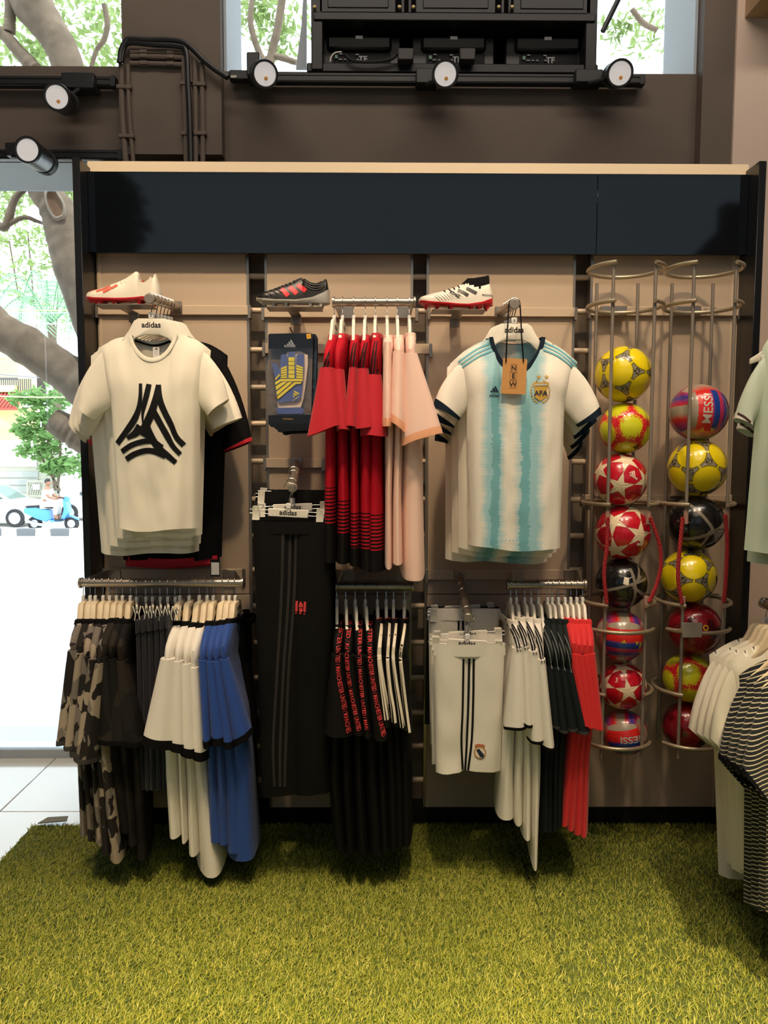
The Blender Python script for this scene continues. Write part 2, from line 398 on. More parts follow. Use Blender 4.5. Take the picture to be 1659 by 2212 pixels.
# ladder rungs in the slots between the bays
gaps = [(BX[i][1], BX[i + 1][0]) for i in range(3)]
rung = None
ry = [598, 672, 757, 838, 916, 997, 1079, 1157, 1231, 1309, 1388, 1464, 1539, 1611, 1684]
for a, b in gaps:
    for y in ry:
        z = z_of(y, YB + 0.03)
        if rung is None:
            L = b - a; rung = MB().tube([(-L / 2 + 0.002, 0, 0), (L / 2 - 0.002, 0, 0)], 0.0115, 12).mesh('rung', m_beigebar)
        o = bpy.data.objects.new('rung', rung); COL.objects.link(o); o.parent = unit
        o.location = Vector(((a + b) / 2, YB + 0.03, z)) - uo
# flat mounting bars hooked on the uprights
def mount_bar(x0, x1, y0, y1, label, hooks=True, Y=YB - 0.016):
    p, q = at(x0, (y0 + y1) / 2, Y), at(x1, (y0 + y1) / 2, Y); z0, z1 = at((x0 + x1) / 2, y1, Y).z, at((x0 + x1) / 2, y0, Y).z
    t = thing('mounting_bar', label, 'mounting bar', ((p.x + q.x) / 2, Y, (z0 + z1) / 2), 'mounting bars across the beige panels')
    o = t.location
    MB(o).bbox((p.x, Y, z0), (q.x, Y + 0.013, z1), 0.002).build('bar', m_beigebar, t)
    for x, s in ((p.x, -1), (q.x, 1)):
        MB(o).bbox((x - 0.009 if s > 0 else x - 0.003, Y - 0.002, z0 - 0.012), (x + 0.003 if s > 0 else x + 0.009, Y + 0.035, z1 + 0.001), 0.001).build('hook_plate', m_steel, t)
    return t
mount_bar(207, 540, 659, 680, 'beige metal bar behind the white and red boot')
mount_bar(566, 902, 665, 686, 'beige metal bar behind the black and red boot')
mount_bar(925, 1246, 664, 684, 'beige metal bar behind the silver boot with black sock')
mount_bar(1272, 1600, 662, 682, 'beige metal bar behind the tops of the two ball cages')
mount_bar(568, 932, 742, 764, 'beige metal bar behind the packaged goalkeeper gloves')
mount_bar(570, 700, 990, 1011, 'short beige metal bar carrying the arm of black track pants')
mount_bar(222, 528, 1229, 1254, 'dim beige metal bar behind the rail of camouflage shirts')
mount_bar(722, 905, 1230, 1254, 'dim beige metal bar above the rail of black printed shirts')
mount_bar(920, 1262, 1231, 1253, 'beige metal bar above the white shorts')
mount_bar(1259, 1585, 1069, 1089, 'beige metal bar crossing the middle of the ball cages')

# ---------------------------------------------------------------- rails and face-out arms
YR = 2.75
def hang_rail(x0, x1, y, label, r=0.0145, bx0=None, bx1=None, by=1243, mat=None, Y=YR):
    p, q = at(x0, y, Y), at(x1, y, Y)
    t = thing('hang_rail', label, 'clothes rail', ((p.x + q.x) / 2, Y, p.z)); o = t.location.copy()
    MB(o).tube([p + Vector((0.004, 0, 0)), q - Vector((0.004, 0, 0))], r, 20).build('tube', mat or m_steel, t)
    for e, s, bx in ((p, 1, bx0), (q, -1, bx1)):
        M = Matrix.Translation(e) @ Matrix.Rotation(pi / 2, 4, 'Y')
        MB(o).lathe([(0.002, -0.004), (r + 0.005, -0.003), (r + 0.005, 0.004), (r, 0.005)], 20, M).build('flange', m_steel, t)
        zb = at(bx, by, YB - 0.02).z; xb = at(bx, by, YB - 0.02).x
        a = Vector((xb, YB - 0.018, zb)); b = e + Vector((s * 0.004, 0.008, 0.0)); hb, ht = 0.022, 0.010
        vs = []
        for pt, h in ((a, hb), (b, ht)):
            for dx, dz in ((-0.002, -h), (0.002, -h), (0.002, h), (-0.002, h)): vs.append(pt + Vector((dx, 0, dz)))
        MB(o).add(vs, [(0, 1, 2, 3), (7, 6, 5, 4), (0, 4, 5, 1), (1, 5, 6, 2), (2, 6, 7, 3), (3, 7, 4, 0)]).build('bracket', m_steel, t)
        MB(o).bbox((xb - 0.004 if s > 0 else xb - 0.05, YB - 0.022, zb - 0.022), (xb + 0.05 if s > 0 else xb + 0.004, YB - 0.017, zb + 0.022), 0.001).build('bracket_plate', m_steel, t)
    return t
hang_rail(174, 524, 1259, 'long steel rail carrying camouflage, white and blue shirts', bx0=233, bx1=508)
hang_rail(720, 895, 653, 'short steel rail carrying red and pale pink shirts', bx0=735, bx1=885, by=675)
hang_rail(727, 891, 1267, 'short dark steel rail carrying black printed shirts', bx0=740, bx1=882)
hang_rail(1096, 1263, 1263, 'steel rail carrying white, black and bright red shirts', bx0=1105, bx1=1245)
def face_arm(bx, by, fx, fy, Yf, label, r=0.0148):
    a, b = at(bx, by, YB - 0.018), at(fx, fy, Yf)
    t = thing('face_out_arm', label, 'display arm', tuple(a)); o = t.location.copy(); d = (b - a).normalized()
    MB(o).tube([a, b - d * 0.006], r, 16).build('tube', m_steel, t)
    MB(o).tube([b - d * 0.006, b - d * 0.003, b], r, 20, radii=[r + 0.001, r + 0.002, r - 0.001]).build('end_cap', plain('grey_end_cap', rgb(150, 142, 134), 0.5, 0.2, var=0.03), t)
    MB(o).bbox(a + Vector((-0.022, -0.006, -0.021)), a + Vector((0.022, 0.002, 0.021)), 0.002).build('mount_plate', m_steel, t)
    return lambda Y: a + d * ((Y - a.y) / d.y)
arm1 = face_arm(381, 663, 322, 645, 2.60, 'steel arm carrying the stack of white T-shirts', 0.0155)
arm2 = face_arm(641, 1000, 632, 1054, 2.62, 'sloping steel arm carrying black track pants')
arm3 = face_arm(1081, 674, 1112, 657, 2.62, 'steel arm carrying the pale blue striped football shirts', 0.0155)
arm4 = face_arm(993, 1243, 1011, 1335, 2.62, 'sloping steel arm carrying white football shorts')
# ---------------------------------------------------------------- lettering and prints laid on surfaces
_TXT = {}
def text_mesh(s, size=1.0, bold=0.0, align='CENTER', squeeze=1.0):
    k = (s, bold, align)
    if k not in _TXT:
        c = bpy.data.curves.new('lettering', 'FONT'); c.body = s; c.size = 1.0; c.align_x = align; c.offset = bold; c.resolution_u = 3
        o = bpy.data.objects.new('lettering', c); me = bpy.data.meshes.new_from_object(o)
        _TXT[k] = ([v.co.copy() for v in me.vertices], [tuple(p.vertices) for p in me.polygons])
        bpy.data.objects.remove(o); bpy.data.curves.remove(c)
    v, f = _TXT[k]
    return [(p.x * size * squeeze, p.y * size) for p in v], f
def draper(bvh, off=0.0015, d=(0, 1, 0), back=0.6, ydef=None):
    d = Vector(d)
    def g(p):
        h = bvh.ray_cast(p - d * back, d, back * 2 + 1)
        if h[0] is None: return Vector(p) if ydef is None else Vector((p.x, ydef, p.z))
        return h[0] - d * off
    return g
def strip(path, widths, n=24, m=3):
    """A band along a pixel path: (points, faces) in pixels."""
    P = spline([(p[0], p[1], 0) for p in path], n); vs = []; fs = []
    for i, p in enumerate(P):
        t = (P[min(i + 1, n)] - P[max(i - 1, 0)]); t = Vector((-t.y, t.x)).normalized()
        wd = interp([(k / (len(widths) - 1), x) for k, x in enumerate(widths)], i / n) / 2 if isinstance(widths, (list, tuple)) else widths / 2
        for j in range(m + 1): q = (2 * j / m - 1) * wd; vs.append((p.x + t.x * q, p.y + t.y * q))
    for i in range(n):
        for j in range(m): a = i * (m + 1) + j; fs.append((a, a + 1, a + m + 2, a + m + 1))
    return vs, fs
def decal(name, polys, Y, g, mat, parent, label=None, o=None):
    """polys: list of (points in px, faces); laid on a surface by g after going to plane Y."""
    mb = MB(o if o is not None else parent.location)
    for vs, fs in polys: mb.add([g(at(x, y, Y)) for x, y in vs], fs)
    return mb.build(name, mat, parent, label, ang=0)
def text_px(s, cx, cy, size, ang=0, bold=0.0, squeeze=1.0):
    v, f = text_mesh(s, size, bold, 'CENTER', squeeze); c, q = cos(R(ang)), sin(R(ang))
    return [(cx + x * c + y * q, cy + x * q - y * c) for x, y in v], f
def poly_px(pts): return [tuple(p) for p in pts], [tuple(range(len(pts)))]
def trefoil_px(cx, cy, s, ang=0):
    """three slanted bars growing to the right with the word under them"""
    out = []; c, q = cos(R(ang)), sin(R(ang))
    def P(pts): return [(cx + x * s * c - y * s * q, cy + x * s * q + y * s * c) for x, y in pts], [(0, 1, 2, 3)]
    out.append(P([(-.50, .10), (-.30, -.02), (-.16, .22), (-.43, .22)]))
    out.append(P([(-.26, -.18), (-.06, -.31), (.25, .22), (-.03, .22)]))
    out.append(P([(0.0, -.44), (.18, -.56), (.62, .22), (.37, .22)]))
    return out
# ---------------------------------------------------------------- frontal shirts
def shirt_front(name, label, cat, group, Y, p, mat, m_collar=None, m_cuff=None, seed=1, thick=0.05, fold=0.006, nf=9, cuff_px=8, hem_wave=0.004, collar_w=0.012, sleeves=(1, 1), hem_band=True):
    """p: pixel outline {nl,nr,sl,sr,al,ar,hl,hr,lo,li,ro,ri,scoop,bn}; built as a hanging shell with front, back, sleeves, collar and cuffs."""
    rng = random.Random(seed); ph = rng.uniform(0, 6)
    c = lambda k: at(p[k][0], p[k][1], Y)
    o = at((p['nl'][0] + p['nr'][0]) / 2, p['nl'][1], Y)
    t = thing(name, label, cat, tuple(o), group)
    mb = MB(o); nl, nr, sl, sr, al, ar, hl, hr = [c(k) for k in ('nl', 'nr', 'sl', 'sr', 'al', 'ar', 'hl', 'hr')]
    scoop = (c('scoop') - (nl + nr) / 2).z; bn = -0.018 * p.get('bn', 1)
    W = sr.x - sl.x; ul = (nl.x - sl.x) / W; ur = (nr.x - sl.x) / W
    def top(a, front):
        if a <= ul: s = a / ul; q = sl.lerp(nl, s); q.z += 0.012 * sin(pi * s); return q
        if a >= ur: s = (a - ur) / (1 - ur); q = nr.lerp(sr, s); q.z += 0.012 * sin(pi * s); return q
        s = (a - ul) / (ur - ul); q = nl.lerp(nr, s); e = max(0.0, 1 - abs(2 * s - 1) ** 2.1) ** 0.72
        q.z += (scoop if front else bn) * e; return q
    def lft(v):
        va = 0.25
        return sl.lerp(al, v / va) if v < va else al.lerp(hl, (v - va) / (1 - va))
    def rgt(v):
        va = 0.25
        return sr.lerp(ar, v / va) if v < va else ar.lerp(hr, (v - va) / (1 - va))
    def sheet(front):
        sgn = -1 if front else 1
        def fn(a, v):
            T = top(a, front); B = hl.lerp(hr, a); B = B + Vector((0, 0, -hem_wave * 2 * sin(pi * a) + hem_wave * sin(9 * a + ph)))
            q = T.lerp(B, v); q0, q1 = sl.lerp(hl, v), sr.lerp(hr, v)
            q = q + (lft(v) - q0) * (1 - a) + (rgt(v) - q1) * a
            e = max(0.0, 1 - abs(2 * a - 1) ** 3) ** 0.6
            neck = smooth(ul - .12, ul + .04, a) * (1 - smooth(ur - .04, ur + .12, a))
            g = smooth(0, 0.22, v); g = g + (1 - g) * neck * (0.55 if front else 0.35)
            d = thick * e * g + 0.015 * smooth(0, 0.05, v) * smooth(0, 0.12, 1 - abs(2 * a - 1)) * (1 - neck)
            k = fold * (0.3 + 0.7 * v) * g * e
            d += k * (sin(nf * 2 * a + ph + 1.2 * noise.noise((a * 2, v * 1.3, seed))) + 0.8 * noise.noise((a * 5, v * 2.0, seed + 7)) * 2)
            d += 0.004 * e * noise.noise((a * 9 + seed, v * 7, 3.1))
            q = q + Vector((0, sgn * d, 0)); return q
        mb.grid(fn, 44, 40); return fn
    nfront = len(mb.f); fr = sheet(True); nfront = len(mb.f); bk = sheet(False)
    bv = BVHTree.FromPolygons([tuple(v) for v in mb.v], mb.f[:nfront])
    body = mb.build('body', mat, t, merge=True)
    slv = {}
    for key, S, A, O, I, sd in (('l', sl, al, c('lo'), c('li'), -1), ('r', sr, ar, c('ro'), c('ri'), 1)):
        if not sleeves[0 if key == 'l' else 1]: continue
        ms = MB(o); mc = MB(o); S2 = S + Vector((-sd * 0.02, 0, -0.004)); A2 = A + Vector((-sd * 0.012, 0, 0))
        mid = (S + O) / 2 + Vector((sd * 0.016, 0, 0.016))
        def pt(s, tt, grow=0.0):
            a = S2 * (1 - s) ** 2 + mid * 2 * s * (1 - s) + O * s * s; b = A2.lerp(I, s)
            k = (1 - cos(tt)) / 2; q = a.lerp(b, k)
            th = lerp(0.016, 0.034, s) + grow
            y = -sin(tt) * th + 0.006 * s * noise.noise((k * 3, s * 3, seed + sd * 5)) - 0.005 * sin(6 * k + seed) * s
            dirn = (a - b).normalized() * grow * cos(tt)
            return q + Vector((0, y, 0)) + dirn
        NR = 20
        rings = [[pt(s / 10, 2 * pi * k / NR) for k in range(NR)] for s in range(11)]
        ms.loft(rings, False, False)
        slv[key] = ms.build('sleeve', mat, t)
        if m_cuff is not None:
            L = ((O + I) / 2 - (S + A) / 2).length; f = cuff_px / F * Y / L
            mc.loft([[pt(1 - f + x * f * 1.05, 2 * pi * k / NR, 0.0016) for k in range(NR)] for x in (0, 0.5, 1)], False, False).build('cuff', m_cuff, t)
    # collar: a ribbon round the neck opening
    mk = MB(o); N = 22
    ring = []
    for i in range(N + 1): a = lerp(ul, ur, i / N); ring.append(fr(a, 0.0))
    for i in range(1, N): a = lerp(ur, ul, i / N); ring.append(bk(a, 0.0))
    cx = sum((q.x for q in ring)) / len(ring); cw = collar_w
    inner = [q + Vector((0, 0, 0.002)) for q in ring]
    outer = []
    n2 = len(ring)
    for i, q in enumerate(ring):
        tg = (ring[(i + 1) % n2] - ring[i - 1]); nrm = Vector((tg.z, 0, -tg.x))
        if nrm.length < 1e-6: nrm = Vector((0, 0, -1))
        nrm.normalize()
        if nrm.dot(Vector((q.x - cx, 0, q.z - (nl.z + scoop * 0.25)))) < 0 and i <= N: nrm = -nrm
        if i > N: nrm = Vector((0, 0, -1))
        outer.append(q + nrm * cw + Vector((0, -0.0028 if i <= N else 0.0025, 0)))
    rb = [q.lerp(w_, 0.5) + Vector((0, -0.0022 if i <= N else 0.0035, 0)) for i, (q, w_) in enumerate(zip(inner, outer))]
    mk.loft([inner, rb, outer], False, False)
    mk.build('collar', m_collar or mat, t)
    if hem_band:
        mh = MB(o)
        mh.grid(lambda a, v: fr(a, lerp(0.972, 1.0, v)) + Vector((0, -0.0016, -0.0006)), 40, 2).build('hem', mat, t)
    return t, draper(bv, 0.002), (nl, nr)

# ---------------------------------------------------------------- shirts seen from the side on a rail
def sect(x0, x1, yc, hy, z, N, seed, amp, ex=2.4, lean=0.0):
    out = []; xc, hx = (x0 + x1) / 2, (x1 - x0) / 2
    for k in range(N):
        a = 2 * pi * k / N; ca, sa = cos(a), sin(a)
        px = math.copysign(abs(ca) ** (2 / ex), ca); py = math.copysign(abs(sa) ** (2 / ex), sa)
        f = 1 + amp * (noise.noise((ca * 1.3 + seed, sa * 1.3, z * 2.2)) * 1.6 + 0.35 * sin(5 * a + seed + z * 3))
        out.append(Vector((xc + hx * px * f + lean * (sa), yc + hy * py * (1 + (f - 1) * 0.3), z)))
    return out
def side_shirt(name, label, cat, group, collar, seam, slv, body, mat, m_sleeve=None, m_collar=None, m_cuff=None, seed=1, Yr=YR, reach=0.20, cuff=0.016, collar_hw=None, amp=0.07, lift=0.0, slant=0.0):
    """All x and y in pixels on the shirt's near edge. collar (x, y), seam (x0, x1, y), slv (x0, x1, y_left[, y_right]), body [(y, x0, x1), ...] down to the hem."""
    Yn = Yr - reach
    Z = lambda y: at(829, y, Yn).z
    X = lambda x: at(x, 1100, Yn).x
    Xr = lambda x: at(x, 1100, Yr).x
    o = Vector((Xr(collar[0]), Yr, at(collar[0], collar[1], Yr - 0.1).z))
    t = thing(name, label, cat, tuple(o), group)
    rows = []
    zc = at(collar[0], collar[1], Yr - 0.10).z
    chw = collar_hw or 9
    xc0 = at(collar[0] - chw, 1100, Yr - 0.1).x; xc1 = at(collar[0] + chw, 1100, Yr - 0.1).x
    rows.append((zc, xc0, xc1, Yr, 0.085)); zs_ = Z(seam[2])
    b0 = body[0]
    for f_, e_ in ((0.2, 0.135), (0.45, 0.185), (0.7, 0.205)):
        rows.append((lerp(zc, zs_, f_), lerp(xc0, X(seam[0]), f_), lerp(xc1, X(seam[1]), f_), Yr, min(reach + 0.006, e_)))
    rows.append((zs_, X(seam[0]) + 0.004, X(seam[1]) - 0.002, Yr, reach))
    for y, x0, x1 in body: rows.append((Z(y), X(x0 - 0.07 * (x1 - x0)), X(x1 + 0.07 * (x1 - x0)), Yr, reach - 0.012))
    mb = MB(o); NB = 30; rings = []; R_ = 26; tab = []
    zt, zb = rows[0][0], rows[-1][0]
    for i in range(R_ + 1):
        z = lerp(zt, zb, i / R_); g = lambda k: interp([(-r[0], r[k]) for r in rows], -z)
        xn = (g(1) + g(2)) / 2; hxn = (g(2) - g(1)) / 2; fz = (zt - z) / (zt - zs_); xh = lerp(o.x, xn, 0.45) if fz > 0 else xn
        if fz < 1: hxn = max(hxn, 0.019)
        tab.append((z, hxn, g(3), g(4)))
        nearx = lerp(o.x, (X(seam[0]) + X(seam[1])) / 2, min(1.0, g(4) / 0.19)) if fz < 1 else xn
        tab[-1] += (nearx,)
        rr = sect(xh - hxn, xh + hxn, g(3), g(4), z, NB, seed * 3.7, amp * smooth(0, 0.35, i / R_), 3.2 if fz < 1 else 2.4, -(nearx - xh))
        rings.append(rr)
    # the hem runs a little uneven
    rings[-1] = [q + Vector((0, 0, 0.012 * noise.noise((q.y * 6, seed, q.x * 9)) + slant * (q.y - Yr))) for q in rings[-1]]
    mb.loft(rings, False, False)
    parts = [mb.bvh()]
    mb.build('body', mat, t)
    # collar rib
    mk = MB(o); r0 = rings[0]; ctr = sum(r0, Vector()) / len(r0)
    grow = lambda q, s, dz: ctr + (q - ctr) * s + Vector((0, 0, dz))
    mk.loft([[grow(q, 1.0, -0.016) for q in r0], [grow(q, 1.12, -0.006) for q in r0], [grow(q, 1.06, 0.008) for q in r0], [grow(q, 0.9, 0.010) for q in r0]], False, False)
    mk.build('collar', m_collar or mat, t)
    # near sleeve
    ms = MB(o); x0, x1, y = seam; yl = slv[2]; yr2 = slv[3] if len(slv) > 3 else slv[2]; NS = 26
    zA = Z(y - 6)
    def srow(s, grow=0.0):
        xa, xb = lerp(X(x0), X(slv[0]), s), lerp(X(x1), X(slv[1]), s)
        za, zb_ = lerp(zA, Z(yl), s), lerp(zA, Z(yr2), s)
        hy = lerp(0.026, 0.050, s); yc = Yn + 0.016 - 0.012 * s
        rg = sect(xa - grow, xb + grow, yc, hy + grow, 0, NS, seed * 1.9, 0.05 + 0.05 * s, 2.2)
        return [Vector((q.x, q.y, lerp(za, zb_, min(1, max(0, (q.x - xa) / max(1e-4, xb - xa)))) + 0.010 * s * noise.noise((q.x * 12, q.y * 12, seed)))) for q in rg]
    ms.loft([srow(s / 12) for s in range(13)], True, False)
    parts.append(ms.bvh())
    ms.build('sleeve', m_sleeve or mat, t)
    if m_cuff is not None:
        L = zA - Z(yl); f = cuff / L
        MB(o).loft([srow(1 - 0.02 * f, 0.0012), srow(1 + f * 0.5, 0.0012), srow(1 + f, 0.0)], False, False).build('cuff', m_cuff, t)
    def near(x, z):
        for a, b in zip(tab, tab[1:]):
            if z >= b[0]:
                u = (a[0] - z) / max(1e-6, a[0] - b[0]); q = [lerp(a[i], b[i], u) for i in range(5)]
                p_ = min(0.97, abs(x - q[4]) / q[1]); return q[2] - q[3] * (1 - p_ ** 3.2) ** (1 / 3.2)
        return Yn
    def g(pnt):
        best = None
        if pnt.z > zs_ + 0.004:
            y = near(pnt.x, min(pnt.z, zt)); h = parts[1].ray_cast(pnt - Vector((0, 0.6, 0)), Vector((0, 1, 0)), 2.0)
            if h[0] is not None: y = min(y, h[0].y)
            return Vector((pnt.x, y - 0.003, pnt.z))
        for b in parts:
            h = b.ray_cast(pnt - Vector((0, 0.6, 0)), Vector((0, 1, 0)), 2.0)
            if h[0] is not None and (best is None or h[0].y < best.y): best = h[0]
        return (best if best is not None else Vector((pnt.x, Yn + 0.02, pnt.z))) - Vector((0, 0.0042, 0))
    return t, g, Yn

# ---------------------------------------------------------------- hangers
def make_hanger(thick, lettering=True, colr=None):
    t = thing('clothes_hanger', 'x', 'hanger', (0, 0, 0))
    m = colr or m_white
    up = [(-0.044, -0.066), (0.044, -0.066), (0.058, -0.074), (0.076, -0.106), (0.102, -0.140), (0.138, -0.168), (0.164, -0.184)]
    low = [(0.164, -0.202), (0.125, -0.188), (0.085, -0.162), (0.055, -0.132), (0.025, -0.120), (-0.025, -0.120), (-0.055, -0.132), (-0.085, -0.162), (-0.125, -0.188), (-0.164, -0.202), (-0.164, -0.184), (-0.138, -0.168), (-0.102, -0.140), (-0.076, -0.106), (-0.058, -0.074)]
    poly = up + low
    bm = bmesh.new(); vs = [bm.verts.new((x, -thick / 2, z)) for x, z in poly]; f = bm.faces.new(vs)
    r = bmesh.ops.extrude_face_region(bm, geom=[f]); bmesh.ops.translate(bm, vec=(0, thick, 0), verts=[v for v in r['geom'] if isinstance(v, bmesh.types.BMVert)])
    bmesh.ops.recalc_face_normals(bm, faces=bm.faces)
    ed = [e for e in bm.edges if len(e.link_faces) == 2 and e.calc_face_angle(0) > 0.9]
    bmesh.ops.bevel(bm, geom=ed, offset=thick * 0.28, segments=2, profile=0.5, affect='EDGES')
    MB().bm(bm).build('hanger_body', m, t)
    rr = 0.0185
    pts = [(0, 0, -0.066), (0, 0, -0.046)] + [(rr * sin(a) * 1.0, 0, rr * 0.0 - rr * cos(a)) for a in [R(x) for x in (20, 55, 90, 125, 160, 195, 230, 262)]]
    MB().tube(spline(pts, 26), 0.0017, 6).build('hook', m_chrome, t)
    b = MB().bbox((-0.0095, -0.0055, -0.068), (0.0095, 0.0055, -0.046), 0.002).build('size_tag', m_clear, t)
    v, f = text_mesh('S', 0.012, 0.01)
    MB().add([(x, -0.0058, z - 0.0615) for x, z in v], f).build('lettering', m_ink, b, ang=0)
    if lettering:
        v, f = text_mesh('adidas', 0.026, 0.02)
        MB().add([(x, -thick / 2 - 0.0006, z - 0.096) for x, z in v], f).build('lettering', m_ink, t, 'black lettering on the front of the hanger', ang=0)
    return t
_H = {}
def hanger(kind, loc, rot, label, group):
    if kind not in _H:
        _H[kind] = [make_hanger({'thin': 0.011, 'wide': 0.022}[kind], True, m_white if kind == 'thin' else plain('cream_hanger_plastic', rgb(226, 208, 176), 0.45, var=0.02)), False]
    h = _H[kind]
    if not h[1]:
        h[1] = True; r = h[0]; r.location = loc; r.rotation_euler = rot; r['label'] = label; r['group'] = group; return r
    return dup(h[0], loc, rot, label, group)

# ---------------------------------------------------------------- garment fabrics
f_white = fabric('white_cotton', rgb(236, 230, 214), 0.9, 0.2)
f_wpoly = fabric('white_polyester', rgb(234, 228, 216), 0.6, 0.35)
f_black = fabric('black_cotton', rgb(14, 13, 14), 0.85, 0.12)
f_blackp = fabric('black_polyester', rgb(15, 14, 14), 0.7, 0.15)
f_red = fabric('red_polyester', rgb(188, 16, 38), 0.65, 0.3)
f_pink = fabric('pale_pink_polyester', rgb(244, 206, 190), 0.65, 0.3)
f_peach = fabric('peach_rib', rgb(238, 172, 132), 0.7, 0.3)
f_blue = fabric('royal_blue_polyester', rgb(30, 70, 146), 0.65, 0.3)
f_navy = fabric('navy_rib', rgb(12, 30, 46), 0.75, 0.2)
f_coral = fabric('bright_red_polyester', rgb(218, 38, 40), 0.6, 0.3)
f_green = fabric('dark_green_polyester', rgb(20, 28, 29), 0.7, 0.2)
f_mint = fabric('pale_mint_polyester', rgb(206, 218, 196), 0.65, 0.3)
f_greyfab = plain('charcoal_stripe', rgb(62, 60, 60), 0.8, spec=0.2, var=0.1)
f_navyblk = fabric('navy_black_cotton', rgb(13, 14, 19), 0.8, 0.15)
def camo(t, cols, scale):
    rnd = t.n('ShaderNodeObjectInfo').outputs['Random']; ad = t.n('ShaderNodeVectorMath', operation='ADD'); t.put(ad.inputs[0], t.map((1.0, 0.8, 0.62), (0.3, 0.5, 0.4)))
    cb = t.n('ShaderNodeCombineXYZ'); [t.put(cb.inputs[i], t.m('MULTIPLY', rnd, 3.0 + 2 * i)) for i in range(3)]; t.put(ad.inputs[1], cb.outputs[0]); v = ad.outputs[0]
    vo = t.n('ShaderNodeTexVoronoi', distance='CHEBYCHEV'); t.put(vo.inputs['Vector'], v); vo.inputs['Scale'].default_value = scale; vo.inputs['Randomness'].default_value = 0.85
    c = t.n('ShaderNodeSeparateColor'); t.t.links.new(vo.outputs['Color'], c.inputs[0])
    return t.ramp(c.outputs[0], cols, True)
f_camo = fabric('grey_camouflage', None, 0.8, 0.2, lambda t: camo(t, [(0, rgb(38, 34, 32)), (0.40, rgb(118, 110, 102)), (0.68, rgb(160, 146, 128))], 30))
f_camod = fabric('dark_camouflage', None, 0.8, 0.2, lambda t: camo(t, [(0, rgb(21, 19, 17)), (0.45, rgb(30, 27, 24)), (0.8, rgb(42, 37, 32))], 16))
def band_red(t, z0, z1, z2):              # red above, black lines between z1 and z0, black below (local z)
    z = t.xyz()[2]; per = 0.0125
    k = t.m('FRACT', t.m('DIVIDE', z, per)); frac = t.m('DIVIDE', t.m('SUBTRACT', z1, z), z1 - z0, clamp=True)
    line = t.m('LESS_THAN', k, t.m('ADD', t.m('MULTIPLY', frac, 0.30), 0.32))
    inz = t.m('MULTIPLY', t.m('LESS_THAN', z, z1), 1.0)
    blk = t.m('MAXIMUM', t.m('MULTIPLY', line, inz), t.m('LESS_THAN', z, z0))
    return t.mix(blk, rgb(176, 16, 36), rgb(15, 11, 12))
def stripes_navy(t):
    p = t.xyz(); wv = t.m('ADD', t.m('ADD', p[2], t.m('MULTIPLY', t.m('ABSOLUTE', p[0]), 0.35)), t.m('MULTIPLY', t.noise(7, detail=1), 0.02))
    k = t.m('FRACT', t.m('DIVIDE', wv, 0.0135)); ln = t.m('LESS_THAN', k, 0.24)
    return t.mix(ln, rgb(17, 24, 34), rgb(206, 196, 172))
f_stripe = fabric('navy_fabric_with_cream_lines', None, 0.7, 0.3, stripes_navy)
# ---------------------------------------------------------------- white T-shirts on the first arm
TEE = dict(nl=(289, 727), nr=(380, 722), sl=(212, 752), sr=(450, 752), al=(240, 872), ar=(433, 868), hl=(256, 1140), hr=(430, 1137),
           lo=(165, 872), li=(202, 906), ro=(494, 862), ri=(449, 899), scoop=(335, 776))
def shift(p, dx, dy, sx=1.0, sy=1.0, c=(335, 725)):
    return {k: ((v[0] - c[0]) * sx + c[0] + dx, (v[1] - c[1]) * sy + c[1] + dy) if isinstance(v, tuple) else v for k, v in p.items()}
t, g, _ = shirt_front('t_shirt', 'white T-shirt with a large black three-armed stripe print, front of its stack', 't-shirt', 'T-shirts on the first arm', 2.63, TEE, f_white, seed=4, fold=0.009, nf=5, thick=0.045)
c = lambda x, y: (150 + x / 3.686, 680 + y / 3.686)
S = lambda pts, wd: strip([c(*q) for q in pts], [x / 3.686 for x in wd], 26, 3)
logo = [S([(595, 555), (597, 650), (588, 740), (556, 830), (505, 915), (417, 1027)], [24, 28, 38, 46, 48, 44]),
        S([(662, 560), (645, 650), (626, 730), (615, 800), (617, 880)], [42, 46, 38, 22, 8]),
        S([(600, 890), (560, 945), (500, 985)], [70, 56, 30]),
        S([(738, 566), (722, 660), (700, 750), (668, 830), (630, 905), (590, 950)], [40, 48, 60, 66, 66, 40]),
        S([(738, 566), (752, 680), (790, 780), (840, 880), (880, 970), (940, 1040)], [40, 50, 46, 46, 44, 42]),
        S([(695, 760), (745, 850), (800, 950), (850, 1040), (915, 1110)], [50, 50, 46, 42, 36]),
        S([(645, 890), (680, 970), (735, 1050), (800, 1110), (880, 1175)], [60, 62, 54, 48, 40]),
        S([(455, 1090), (540, 1035), (620, 1010), (700, 1012), (770, 1060)], [42, 42, 42, 44, 50]),
        S([(490, 1150), (560, 1105), (640, 1082), (720, 1090), (800, 1120)], [44, 44, 44, 48, 56]),
        S([(600, 930), (660, 960), (700, 1000)], [50, 60, 50])]
decal('print', logo, 2.63, g, m_ink, t, 'black print of curved stripes in three arms')
MB(t.location).tube(spline([at(292, 736, 2.638), at(335, 746, 2.642), at(378, 734, 2.638)], 14), 0.004, 6).build('neck_tape', f_black, t, 'black tape inside the back of the neck')
lb = MB(t.location).box(at(331, 772, 2.643), at(344, 750, 2.641)).build('care_label', plain('white_label', rgb(235, 233, 230), 0.7), t)
decal('lettering', trefoil_px(337, 754, 6) + [text_px('-----', 337, 761 + 3 * k, 5) for k in range(3)], 2.640, lambda q: q, m_ink, lb, o=t.location)
hg = 'hangers on the arm of white T-shirts'
hanger('thin', arm1(2.63) + Vector((0, -0.002, 0.002)), (0, 0, 0), 'white hanger with black lettering in the front white T-shirt', hg)
